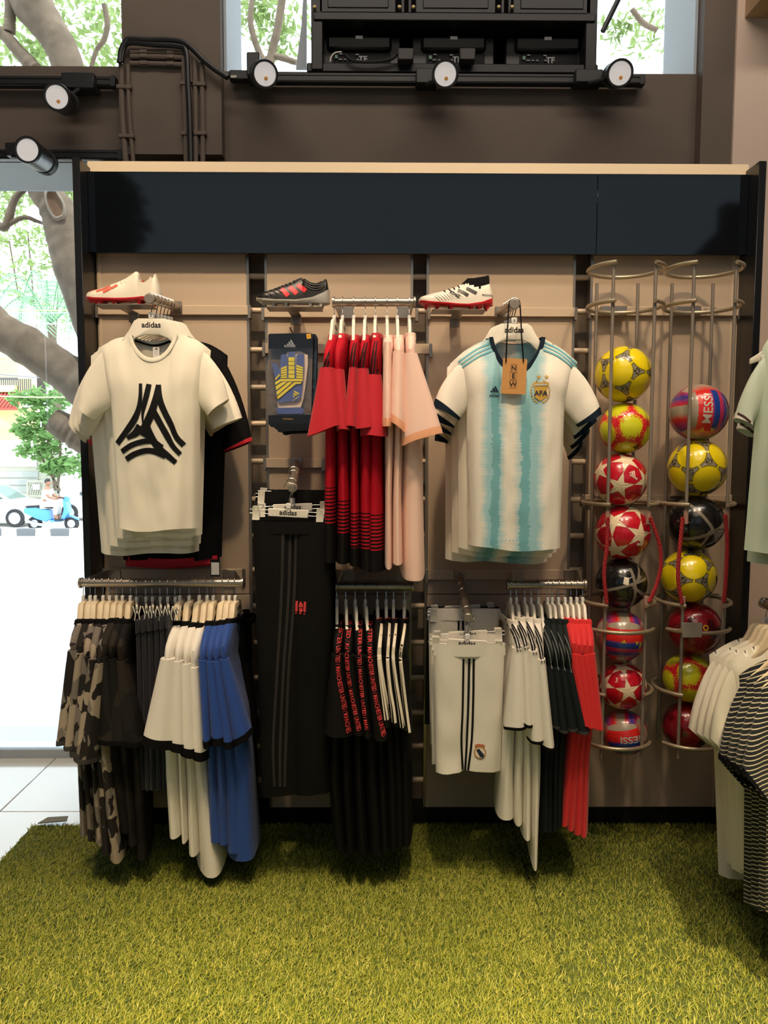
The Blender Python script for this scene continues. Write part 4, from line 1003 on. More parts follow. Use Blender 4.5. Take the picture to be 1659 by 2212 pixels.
m_redprint = plain('red_print', rgb(206, 58, 60), 0.7, var=0.03); m_whprint = plain('white_print', rgb(226, 214, 192), 0.7, var=0.02)
TX = 'CHESTER UNITED / MANCHESTER UNITED / MANCHES'
for k, (c_, sm, sv, bd) in enumerate(blk_d):
    lab = f'black shirt with red sleeve lettering, {ORD[k]} from the left on the lower short rail' if k < 4 else f'black shirt with white sleeve stripes, {ORD[k - 4]} of four on the lower short rail'
    t, g, Yn = side_shirt('football_shirt', lab, 'football shirt', 'black printed shirts on the lower short rail' if k < 4 else 'white striped black shirts on the lower short rail', c_, sm, sv, bd, f_blackp, None, f_blackp, None, seed=160 + k, reach=0.20 + (0.004 if k < 4 else -0.004) * (k % 4), collar_hw=9)
    if k < 4:
        P = spline([(x, y, 0) for x, y in paths[k]], 80); Ls = [0]
        for a, b in zip(P, P[1:]): Ls.append(Ls[-1] + (b - a).length)
        v, f = text_mesh(['CHESTER UNITED / MANCHESTER UNITED / MANCHES', 'UNITED / MANCHESTER UNITED / MANCHESTER UNITED', 'CHESTER UNITED / MANCHESTER UNITED / MAN', 'CHESTER / MANCHESTER UNITED / MANCHESTER UNITED'][k], 1.0, 0.012, 'LEFT')
        mx = max(p[0] for p in v); wd = [9.5, 9, 8, 9.5][k]; pts = []
        for x, y in v:
            s = x / mx * Ls[-1]; i = min(next((j for j in range(len(Ls)) if Ls[j] >= s), len(Ls) - 1), len(P) - 1); i = max(1, i)
            u = (s - Ls[i - 1]) / max(1e-6, Ls[i] - Ls[i - 1]); b = P[i - 1].lerp(P[i], u); tg = (P[i] - P[i - 1]).normalized(); nn = Vector((-tg.y, tg.x, 0))
            q = b - nn * ((y - 0.35) / 0.7 * wd); pts.append((q.x, q.y))
        decal('sleeve_lettering', [(pts, f)], Yn, g, m_redprint, t, 'red lettering running down the sleeve')
    else:
        wp = wpaths[k - 4]
        for d, wd in ((0, 5.4), (-7.5, 1.8)) if k > 4 else ((0, 4.2), (6.5, 3.6), (-6.5, 2.8)):
            decal('sleeve_stripe', [strip([(x + d * (0.25 + 0.75 * i / 4), y) for i, (x, y) in enumerate(wp)], wd, 26, 1)], Yn, g, m_whprint, t)
        decal('collar_piping', [strip([(c_[0] - 7, c_[1] + 12), (c_[0] - 1, c_[1] + 6), (c_[0] + 8, c_[1] + 5)], 1.6, 10, 1)], Yn, g, m_redprint, t)

# white, dark and red shirts on the right-hand lower rail
L4 = 'lower right rail'
hk4 = [1103.5, 1116, 1134, 1147.5, 1163, 1183, 1193, 1206.5, 1221, 1233.6, 1246.5, 1259]
w4 = [((1113, 1348), (1112, 1134, 1406), (1095, 1146, 1562), [(1580, 1090, 1126), (1680, 1086, 1124), (1786, 1082, 1128)]),
      ((1128, 1342), (1130, 1148, 1402), (1132, 1160, 1556), [(1580, 1122, 1146), (1680, 1120, 1144), (1800, 1122, 1146)]),
      ((1146, 1342), (1146, 1168, 1412), (1148, 1182, 1590), [(1580, 1136, 1164), (1680, 1140, 1166), (1822, 1142, 1166)]),
      ((1163, 1345), (1164, 1186, 1430), (1177, 1207, 1606), [(1580, 1152, 1184), (1680, 1158, 1186), (1862, 1164, 1182)])]
for k, (c_, sm, sv, bd) in enumerate(w4):
    t, g, Yn = side_shirt('football_shirt', f'white shirt with black shoulder stripes, {ORD[k]} from the left on the lower right rail', 'football shirt', 'white shirts on the lower right rail', c_, sm, sv, bd, f_wpoly, None, f_wpoly, f_black, seed=170 + k, reach=0.20 + 0.005 * k, cuff=0.010, collar_hw=9, slant=(-0.1, -0.1, 0, 0.22)[k])
    for d in (-6, 0.5, 7):
        decal('shoulder_stripe', [strip([(c_[0] + d * 0.5 - 1, c_[1] + 10), (lerp(c_[0], (sm[0] + sm[1]) / 2, 0.55) + d * 0.8, lerp(c_[1], sm[2], 0.5)), ((sm[0] + sm[1]) / 2 + d, sm[2] - 2)], 3.6, 14, 1)], Yn, g, m_ink, t)
d4 = [((1182, 1348), (1184, 1206, 1446), (1196, 1216, 1560), [(1560, 1182, 1212), (1680, 1180, 1206), (1800, 1182, 1208)]),
      ((1194, 1345), (1198, 1220, 1448), (1208, 1236, 1568), [(1560, 1190, 1222), (1680, 1190, 1216), (1800, 1192, 1218)]),
      ((1207, 1345), (1212, 1234, 1450), (1226, 1258, 1566), [(1560, 1200, 1230), (1680, 1202, 1226), (1800, 1204, 1228)]),
      ((1219, 1346), (1226, 1248, 1454), (1246, 1281, 1570), [(1560, 1214, 1244), (1680, 1212, 1236), (1800, 1214, 1236)])]
for k, (c_, sm, sv, bd) in enumerate(d4):
    t, g, Yn = side_shirt('football_shirt', f'dark shirt with grey shoulder piping, {ORD[k]} of four on the lower right rail', 'football shirt', 'dark shirts on the lower right rail', c_, sm, sv, bd, f_green, None, f_green, f_greyfab, seed=180 + k, reach=0.19, cuff=0.010, collar_hw=8)
    for d in (-4, 3):
        decal('shoulder_piping', [strip([(c_[0] + d * 0.5, c_[1] + 10), (lerp(c_[0], (sm[0] + sm[1]) / 2, 0.55) + d, lerp(c_[1], sm[2], 0.5)), ((sm[0] + sm[1]) / 2 + d, sm[2] - 3)], 1.8, 14, 1)], Yn, g, plain('grey_piping', rgb(108, 110, 106), 0.7), t)
r4 = [((1232, 1344), (1236, 1258, 1418), (1258, 1284, 1560), [(1560, 1242, 1272), (1650, 1236, 1264), (1790, 1226, 1250)]),
      ((1245, 1346), (1248, 1270, 1420), (1268, 1294, 1562), [(1560, 1252, 1284), (1650, 1246, 1274), (1800, 1240, 1264)]),
      ((1258, 1346), (1260, 1282, 1420), (1278, 1304, 1564), [(1560, 1264, 1294), (1650, 1258, 1284), (1808, 1254, 1280)]),
      ((1271, 1347), (1272, 1295, 1418), (1286, 1313, 1566), [(1560, 1276, 1304), (1650, 1270, 1295), (1815, 1268, 1293)])]
for k, (c_, sm, sv, bd) in enumerate(r4):
    side_shirt('football_shirt', f'bright red shirt, {ORD[k]} from the left among four on the lower right rail', 'football shirt', 'bright red shirts on the lower right rail', c_, sm, sv, bd, f_coral, None, f_coral, None, seed=190 + k, reach=0.185, collar_hw=8)

rail_hangers('thin', hk4, 1263, w4 + d4 + r4, L4, 'hangers on the ' + L4)
# ---------------------------------------------------------------- track pants and shorts on clip hangers
def legs_garment(name, label, cat, group, Y, top, split, hemL, hemR, mat, seed, thick=0.03, stripes=None, smat=None, y_off=0.0):
    """top ((xl,yl),(xr,yr)); split (x,y) crotch; hemL/hemR ((x0,y0),(x1,y1))."""
    P = lambda q: at(q[0], q[1], Y); o = P(((top[0][0] + top[1][0]) / 2, (top[0][1] + top[1][1]) / 2))
    t = thing(name, label, cat, tuple(o), group); bmb = MB(o); tris = MB(o); NB = 18
    A, B = P(top[0]), P(top[1]); C0 = P(split)
    for sd, hem in ((0, hemL), (1, hemR)):
        h0, h1 = P(hem[0]), P(hem[1]); rings = []; Cx = C0 + Vector((0.014 if sd == 0 else -0.014, 0, 0))
        for i in range(25):
            s = i / 24
            M = A.lerp(B, 0.5); a0, b0 = (A, M) if sd == 0 else (M, B)
            cs = (A.z - Cx.z) / max(1e-6, (A.z - (h0.z + h1.z) / 2))
            if s < cs:
                u = s / cs; inner = M.lerp(Cx, u)
                l = a0.lerp(h0, s) if sd == 0 else inner; r = inner if sd == 0 else b0.lerp(h1, s)
            else:
                u = (s - cs) / (1 - cs)
                l = (A.lerp(h0, s) if sd == 0 else Cx.lerp(h0, u)); r = (Cx.lerp(h1, u) if sd == 0 else B.lerp(h1, s))
            ring = []
            for k in range(NB):
                a = 2 * pi * k / NB; ca = cos(a); sa = sin(a); f = 1 + 0.25 * noise.noise((ca * 1.5 + seed, s * 4, sd * 5)) * smooth(0, .2, s)
                q = l.lerp(r, 0.5 + 0.5 * math.copysign(abs(ca) ** 0.8, ca)); ring.append(q + Vector((0, sa * thick * f * (0.6 + 0.4 * s), 0.0035 * noise.noise((ca * 2, seed, sd)) * s)))
            rings.append(ring)
        bmb.loft(rings, False, False)
    bv = bmb.bvh(); g = draper(bv, 0.0022)
    bmb.build('body', mat, t)
    wb = MB(o); NW = 60; hgt = 0.042; rows = []
    for j in range(7):
        row = []
        for k in range(NW):
            a = 2 * pi * k / NW; q = A.lerp(B, 0.5 + 0.515 * cos(a)); rib = 0.0028 * (noise.noise((cos(a) * 22, sin(a) * 3, seed)) + 0.4 * sin(k * 2.6))
            row.append(q + Vector((0, sin(a) * (thick * 0.62 + 0.003 + rib), 0.004 - hgt * j / 6 + (0.0 if j not in (0, 6) else 0.001))))
        rows.append(row)
    wb.loft(rows, False, False).build('waistband', mat, t)
    return t, g
m_dimstripe = plain('dim_grey_stripe', rgb(46, 43, 41), 0.8, spec=0.2, var=0.06)
GP = 'black track pants on the second arm'
PD = [((546, 1128), (714, 1130)), (642, 1290), ((566, 1716), (656, 1706)), ((638, 1712), (716, 1706))]
t, g = legs_garment('track_pants', 'black track pants with dim grey side stripes and red badge, front of the arm', 'track pants', GP, 2.60, *PD, f_blackp, 7, 0.035)
for d in (0, 15, 27):
    decal('side_stripe', [strip([(613 + d, 1150), (610 + d, 1280), (601 + d * 0.9, 1450), (593 + d, 1600), (596 + d * 0.8, 1690)], 6, 30, 1)], 2.60, g, m_dimstripe, t)
bd = [poly_px([(640, 1296), (645, 1295), (644, 1318), (639, 1318)]), poly_px([(658, 1296), (663, 1297), (662, 1319), (657, 1318)]), poly_px([(647, 1303), (651, 1295), (656, 1303), (656, 1309), (647, 1309)]), poly_px([(647, 1311), (656, 1311), (655, 1317), (651, 1320), (648, 1317)]), poly_px([(639, 1320), (643, 1320), (642, 1323), (639, 1323)]), poly_px([(648, 1320), (653, 1321), (652, 1323), (648, 1323)]), poly_px([(658, 1321), (661, 1321), (660, 1324), (657, 1324)])]
decal('badge', bd, 2.60, g, m_redprint, t, 'small red club badge on the thigh')
lastc = place_clip(arm2(2.60) + Vector((-0.01, 0, 0.003)), (0, R(3), R(0)), 'white clip hanger holding the front black track pants', 'clip hangers on the second arm')
for k, (yy, dy, dx) in enumerate([(2.67, -16, 6), (2.80, -64, 8), (2.86, -68, 12)]):
    p = [tuple((x + dx, y + dy) for x, y in PD[0]), (PD[1][0] + dx, PD[1][1] + dy), tuple((x + dx, y - 30 - 10 * k) for x, y in PD[2]), tuple((x + dx - 6, y - 30 - 10 * k) for x, y in PD[3])]
    legs_garment('track_pants', f'black track pants, {ORD[k + 1]} from the front on the second arm', 'track pants', GP, yy, *p, f_blackp, 8 + k, 0.016)
    place_clip(arm2(yy) + Vector((-0.005, 0, 0.003)), (0, R((-2, 5, 3)[k]), R(3 * k)), f'white clip hanger of the {ORD[k + 1]} black track pants from the front', 'clip hangers on the second arm')
GS = 'white football shorts on the fourth arm'
SD = [((937, 1392), (1090, 1392)), (1008, 1540), ((941, 1666), (1003, 1660)), ((990, 1656), (1081, 1662))]
t, g = legs_garment('shorts', 'white football shorts with three black side stripes and a round crest', 'shorts', GS, 2.60, *SD, f_wpoly, 21, 0.034)
for a, b, c3 in ((1000, 996, 998), (1013, 1008, 1003), (1022, 1018, 1009)):
    decal('side_stripe', [strip([(a, 1420), (b + 2, 1520), (b - 1, 1590), (c3, 1656)], 4.6, 26, 1)], 2.60, g, m_ink, t)
def ring_px(cx, cy, r, n=20): return [(cx, cy)] + [(cx + r * cos(2 * pi * k / n), cy + r * sin(2 * pi * k / n)) for k in range(n)], [(0, k + 1, (k + 1) % n + 1) for k in range(n)]
cr = decal('crest', [ring_px(1034, 1618, 13), poly_px([(1023, 1606), (1024, 1600), (1029, 1603), (1034, 1599), (1039, 1603), (1044, 1600), (1045, 1606)])], 2.60, g, plain('bronze_thread', rgb(180, 128, 70), 0.6), t, 'round crest under a small crown')
g2 = lambda q: g(q) - Vector((0, 0.0011, 0))
decal('crest_field', [ring_px(1034, 1618, 10.5)], 2.60, g2, m_whprint, cr, o=t.location)
decal('crest_band', [poly_px([(1026, 1612), (1032, 1609), (1043, 1622), (1040, 1627), (1034, 1626)])], 2.60, lambda q: g(q) - Vector((0, 0.002, 0)), m_navyink, cr, o=t.location)
decal('crest_crown', [ring_px(1029 + 5 * k, 1601, 1.7, 8) for k in range(3)], 2.60, g2, m_redprint, cr, o=t.location)
place_clip(arm4(2.60) + Vector((0, 0, 0.003)), (0, R(3), R(-2)), 'white clip hanger holding the front white shorts', 'clip hangers on the fourth arm')
for k, (yy, dy, dx, mt) in enumerate([(2.67, -20, -8, f_wpoly), (2.84, -74, -12, f_wpoly), (2.90, -78, -14, f_green)]):
    p = [tuple((x + dx, y + dy) for x, y in SD[0]), (SD[1][0] + dx, SD[1][1] + dy), tuple((x + dx + (0 if k < 2 else -10), y + dy * 0.8 - (0 if k < 2 else 40)) for x, y in SD[2]), tuple((x + dx, y + dy * 0.8 - (0 if k < 2 else 40)) for x, y in SD[3])]
    t, g = legs_garment('shorts', (f'white football shorts, {ORD[k + 1]} from the front on the fourth arm' if k < 2 else 'dark shorts hanging last behind the white shorts'), 'shorts', GS, yy, *p, mt, 22 + k, 0.016)
    if k == 1:
        for x in (993, 1003, 1012): decal('side_stripe', [strip([(x - 3, 1338), (x - 3, 1360)], 4.2, 6, 1)], yy, g, m_ink, t)
    place_clip(arm4(yy) + Vector((0, 0, 0.003)), (0, R((-3, 3, -2)[k]), R(2 * k)), f'white clip hanger of the {ORD[k + 1]} shorts from the front on the fourth arm', 'clip hangers on the fourth arm')
# ---------------------------------------------------------------- football boots on small shelves
def boot(label, Y, top, bot, sole, op, mats, colfn, studs, hw=0.043):
    """top/bot/sole: pixel outlines from toe to heel; op: (x0, x1) of the foot opening; mats: upper, lining, sole, extra."""
    P = lambda x, y: at(x, y, Y)
    xa, xb = top[0][0], top[-1][0]
    o = P((xa + xb) / 2, sole[len(sole) // 2][1]); t = thing('football_boot', label, 'shoe', tuple(o), 'football boots on the small shelves')
    NX, NS = 64, 26; vs = []; mb = MB(o); idx = []; fs = []; mi = []
    def wd(u): return hw * (max(0.0, 1 - (1 - min(1, u / 0.16)) ** 2) ** 0.5) * (1 - 0.24 * smooth(0.35, 0.58, u) + 0.08 * smooth(0.6, 0.85, u)) * (max(0.0, 1 - max(0, (u - 0.93) / 0.07) ** 2) ** 0.5 * 0.75 + 0.25)
    xs = []
    for i in range(NX + 1): u = i / NX; u = u - 0.11 * sin(2 * pi * u) / (2 * pi); xs.append(lerp(xa, xb, u))
    for i, x in enumerate(xs):
        u = (x - xa) / (xb - xa); zt, zb = P(x, interp(top, x)).z, P(x, interp(bot, x)).z; X = P(x, 600).x; wv = max(0.0015, wd(u))
        opn = smooth(op[0], op[0] + 4, x) * (1 - smooth(op[1] - 4, op[1], x))
        hgt = max(0.001, zt - zb)
        for k in range(NS + 1):
            th = k / NS; a = pi * th
            y = -wv * math.copysign(abs(cos(a)) ** 0.85, cos(a)); z = zb + hgt * (max(0.0, sin(a)) ** (0.62 + 0.25 * smooth(0.3, 0.6, u)))
            if hgt > 0.045: y *= 1 - 0.30 * ((z - zb) / hgt) ** 2 * smooth(0.045, 0.08, hgt)
            if opn > 0:
                e = smooth(0.26, 0.36, th) * (1 - smooth(0.64, 0.74, th)); q = max(0.0, min(1, (0.30 - abs(th - 0.5)) / 0.30))
                y2 = (-1 if th < 0.5 else 1) * wv * (0.98 - 0.10 * min(1, min(th, 1 - th) / 0.3)); z2 = zb + hgt * min(1, min(th, 1 - th) / 0.27)
                if min(th, 1 - th) > 0.27: c = (min(th, 1 - th) - 0.27) / 0.23; y2 *= (1 - c) * 0.9 + 0.0; z2 = zt - (0.6 * hgt) * smooth(0, 0.6, c)
                if th > 0.5: z2 += 0.010 * smooth(0, 0.2, min(th, 1 - th)) * (1 if min(th, 1 - th) < 0.36 else 0.3)
                y, z = lerp(y, y2, opn), lerp(z, z2, opn)
            vs.append(Vector((X, Y + y, z)))
    W_ = NS + 1
    for i in range(NX):
        for k in range(NS):
            fs.append((i * W_ + k, i * W_ + k + 1, (i + 1) * W_ + k + 1, (i + 1) * W_ + k))
            xm = (xs[i] + xs[i + 1]) / 2; th = (k + 0.5) / NS
            c = sum((vs[j] for j in fs[-1]), Vector()) / 4
            m = 1 if (op[0] + 1 < xm < op[1] - 1 and 0.28 < th < 0.72) else colfn(xm, PCY - 0 if False else c, th)
            mi.append(m)
    mb.v = vs; mb.f = fs; mb.m = mi
    bv = mb.bvh(); g = draper(bv, 0.0016)
    mb.build('upper', [mats[0], mats[1], mats[3]], t, ang=60)
    ms = MB(o); rings = []
    for i, x in enumerate(xs):
        u = (x - xa) / (xb - xa); z1, z0 = P(x, interp(bot, x)).z + 0.002, P(x, interp(sole, x)).z; X = P(x, 600).x; wv = max(0.002, wd(u)) + 0.0015
        rings.append([Vector((X, Y - wv, z1)), Vector((X, Y - wv * 0.98, (z0 + z1) / 2)), Vector((X, Y - wv * 0.8, z0)), Vector((X, Y + wv * 0.8, z0)), Vector((X, Y + wv * 0.98, (z0 + z1) / 2)), Vector((X, Y + wv, z1))])
    ms.loft(rings).build('sole', mats[2], t)
    for (x, y1, wid) in studs:
        for s in (-1, 1):
            u = (x - xa) / (xb - xa); yy = Y + s * wd(u) * 0.62; z1 = P(x, interp(sole, x)).z + 0.001; z0 = P(x, y1).z; X = P(x, 600).x; r = wid / 2 / F * Y
            MB(o).loft([[Vector((X + r * q * cos(2 * pi * k / 10), yy + r * q * 0.7 * sin(2 * pi * k / 10), z)) for k in range(10)] for q, z in ((1.25, z1), (0.9, (z0 + z1) / 2), (0.75, z0))]).build('stud', mats[2], t)
    return t, g, P
def boot_shelf(x0, x1, y, clip_x, label):
    Yc = 2.88; a, b = at(x0, y, Yc), at(x1, y, Yc); o = (a + b) / 2
    t = thing('boot_shelf', label, 'shelf', tuple(o), 'small boot shelves on the mounting bars')
    out = [(a.x + 0.012, Yc - 0.045), (b.x - 0.012, Yc - 0.045), (b.x, Yc - 0.03), (b.x, Yc + 0.05), (a.x, Yc + 0.05), (a.x, Yc - 0.03)]
    MB(o).prism(out, lambda x, y: (x, y, a.z - 0.0035), lambda x, y: (x, y, a.z)).build('plate', plain('grey_shelf_plate', rgb(120, 112, 104), 0.35, 0.3), t)
    cx = at(clip_x, y, 3.0).x
    MB(o).bbox((cx - 0.02, Yc + 0.045, a.z - 0.004), (cx + 0.02, YB - 0.016, a.z + 0.001), 0.001).build('tongue', m_steel, t)
    MB(o).bbox((cx - 0.02, YB - 0.026, a.z - 0.036), (cx + 0.02, YB - 0.018, a.z + 0.002), 0.002).build('clip', m_steel, t)
m_shoewhite = plain('off_white_knit', rgb(232, 224, 206), 0.6, var=0.03, vs=60, bump=0.2, bs=500)
m_shoered = plain('glossy_red_sole', rgb(214, 34, 46), 0.3, coat=0.3)
m_orange = plain('orange_red_print', rgb(222, 84, 56), 0.55)
m_shoeblk = plain('black_leather', rgb(26, 24, 22), 0.38, spec=0.5, var=0.1, vs=40, bump=0.15, bs=300)
m_shoesilver = plain('silver_white_skin', rgb(226, 220, 206), 0.38, spec=0.5, var=0.03)
m_solegrey = plain('pale_grey_sole', rgb(186, 184, 180), 0.35, coat=0.2)
m_shoestripe = plain('red_leather_stripe', rgb(216, 42, 54), 0.45)
YS_ = 2.88
t, g, P = boot('white boot with three orange stripes and red studded sole', YS_,
    [(186.5, 641), (190, 634), (200, 629), (219, 625), (231, 621), (252, 611.5), (272, 602), (287, 591.5), (294, 586.5), (300, 588), (304, 604), (309, 614), (317, 613.5), (327, 607), (333, 595), (336.5, 590), (340, 600), (344, 616), (347.5, 628), (348.5, 642)],
    [(186.5, 644), (210, 648.5), (252, 649.5), (298, 646.5), (313, 645), (348.5, 650)], [(186.5, 647.5), (200, 652), (260, 654), (300, 651.5), (348.5, 655)], (301, 334),
    (m_shoewhite, plain('red_lining', rgb(170, 62, 54), 0.7), m_shoered, m_shoered), lambda x, c, th: 0, [(200, 657, 6), (214, 659.5, 6), (222, 660, 7), (250, 660, 7), (303, 660, 9), (330, 660, 8), (342, 659, 7)])
for pth, wv in (([(200.5, 633), (210, 629.5), (221, 625.6)], 3.0), ([(216, 634), (229, 629), (244, 620.5)], 4.2), ([(231, 635.5), (244, 629), (259, 619.5)], 6.2)):
    decal('stripe', [strip(pth, wv, 12, 3)], YS_, g, m_orange, t)
for x, y in ((246, 615), (254, 611), (262, 607), (270, 603)):
    MB(t.location).tube(spline([g(at(x + dx, y + dy, YS_)) for dx, dy in ((0, 1.5), (3, 4), (5, 8.5))], 8), 0.0016, 5).build('lace', m_shoewhite, t)
boot_shelf(211, 331, 661, 284, 'grey shelf plate under the white and orange boot')
t, g, P = boot('black leather boot with three red stripes and pale grey sole', YS_,
    [(553, 644), (556, 638.5), (576, 630.5), (596, 623.5), (616, 615), (631, 609), (646, 601), (651.5, 599.5), (657, 604), (672, 613.5), (684, 616), (694, 612), (698.5, 606), (702.5, 602.5), (707, 605), (710, 629), (712.5, 644)],
    [(553, 646.5), (570, 650), (600, 652.5), (640, 652), (676, 647), (700, 637), (712.5, 628)], [(553, 649), (570, 656), (600, 657.5), (640, 657), (676, 656.5), (700, 657.5), (712.5, 656)], (654, 699),
    (m_shoeblk, plain('dark_lining', rgb(40, 36, 32), 0.8), m_solegrey, m_shoeblk), lambda x, c, th: 0, [(570, 662, 6), (592, 664, 7), (619, 664, 7), (671, 663, 8), (694, 665, 9)])
for pth, wv in (([(610, 628), (617, 634.5), (625, 643.5)], 10), ([(627, 623), (635, 630), (643, 638.5)], 10), ([(644, 618), (653, 625), (662, 632.5)], 10)):
    decal('stripe', [strip(pth, wv, 10, 3)], YS_, g, m_shoestripe, t)
for k in range(4):                       # raised quilting over the toe, ribs round the heel
    MB(t.location).tube(spline([g(at(566 + 10 * k, 638 - 3.8 * k, YS_)), g(at(574 + 10 * k, 640 - 3.0 * k, YS_)), g(at(580 + 11 * k, 645 - 2.5 * k, YS_))], 10), 0.0022, 6).build('rib', m_shoeblk, t)
for d in (0, 5, 10):
    MB(t.location).tube(spline([g(at(x, y + d, YS_)) for x, y in ((660, 611), (675, 619), (690, 620), (703, 612))], 14), 0.0018, 6).build('rib', m_shoeblk, t)
for x, y in ((602, 619), (610, 616), (618, 613), (626, 610), (634, 606)):
    MB(t.location).tube(spline([g(at(x + dx, y + dy, YS_)) for dx, dy in ((0, 2), (2.5, 4.5), (4, 8))], 8), 0.002, 5).build('lace', m_ink, t)
boot_shelf(578, 696, 666, 638, 'grey shelf plate under the black and red boot')
def sockfn(x, c, th):
    q = 995 + 0
    line = interp([(994, P3z(994, 616)), (1010, P3z(1010, 616)), (1034, P3z(1034, 626)), (1056, P3z(1056, 614))], x)
    return 2 if (996 < x < 1060 and c.z > line) else 0
P3z = lambda x, y: at(x, y, YS_).z
t, g, P = boot('silver white boot with black sock collar and red sole', YS_,
    [(904.5, 648), (909, 642.5), (927.5, 636.5), (957, 629.5), (981, 621.5), (994, 615.5), (1002, 609), (1010, 601), (1022, 601), (1034, 599), (1046, 597), (1055, 594.5), (1057, 597), (1056.5, 610), (1060, 620), (1063.5, 630), (1064.5, 652)],
    [(904.5, 652), (927, 656.5), (981, 660), (1010, 661), (1040, 657), (1064.5, 648)], [(904.5, 655), (920, 660.5), (981, 664), (1020, 665), (1064.5, 661)], (2000, 2100),
    (m_shoesilver, m_ink, m_shoered, f_black), sockfn, [(921, 666, 6), (945, 669, 7), (974, 670, 8), (1018, 670, 7), (1035, 671, 9), (1052, 670, 8)])
for pth, wv in (([(971, 633.5), (981, 639), (991, 645)], 7), ([(988, 629), (999, 635), (1009, 642)], 7), ([(1006, 625.5), (1016, 631), (1027, 637.5)], 7)):
    decal('stripe', [strip(pth, wv, 10, 3)], YS_, g, m_shoeblk, t)
for k in range(9):
    MB(t.location).tube(spline([g(at(930 + 6 * k, 639 - 1.6 * k, YS_)), g(at(940 + 6 * k, 646 - 1.4 * k, YS_)), g(at(950 + 6 * k, 655 - 1.0 * k, YS_))], 8), 0.0010, 5).build('rib', m_shoesilver, t)
for x, y in ((957, 628), (968, 625), (978, 621.5), (988, 617)):
    MB(t.location).tube(spline([g(at(x + dx, y + dy, YS_)) for dx, dy in ((0, 1.5), (2, 3.5), (3, 7))], 8), 0.0022, 5).build('lace', m_ink, t)
decal('lettering', [text_px('PREDATOR', 1052, 644, 5.5, ang=4, bold=0.01)], YS_, g, m_ink, t)
boot_shelf(932, 1047, 672, 984, 'grey shelf plate under the silver boot')

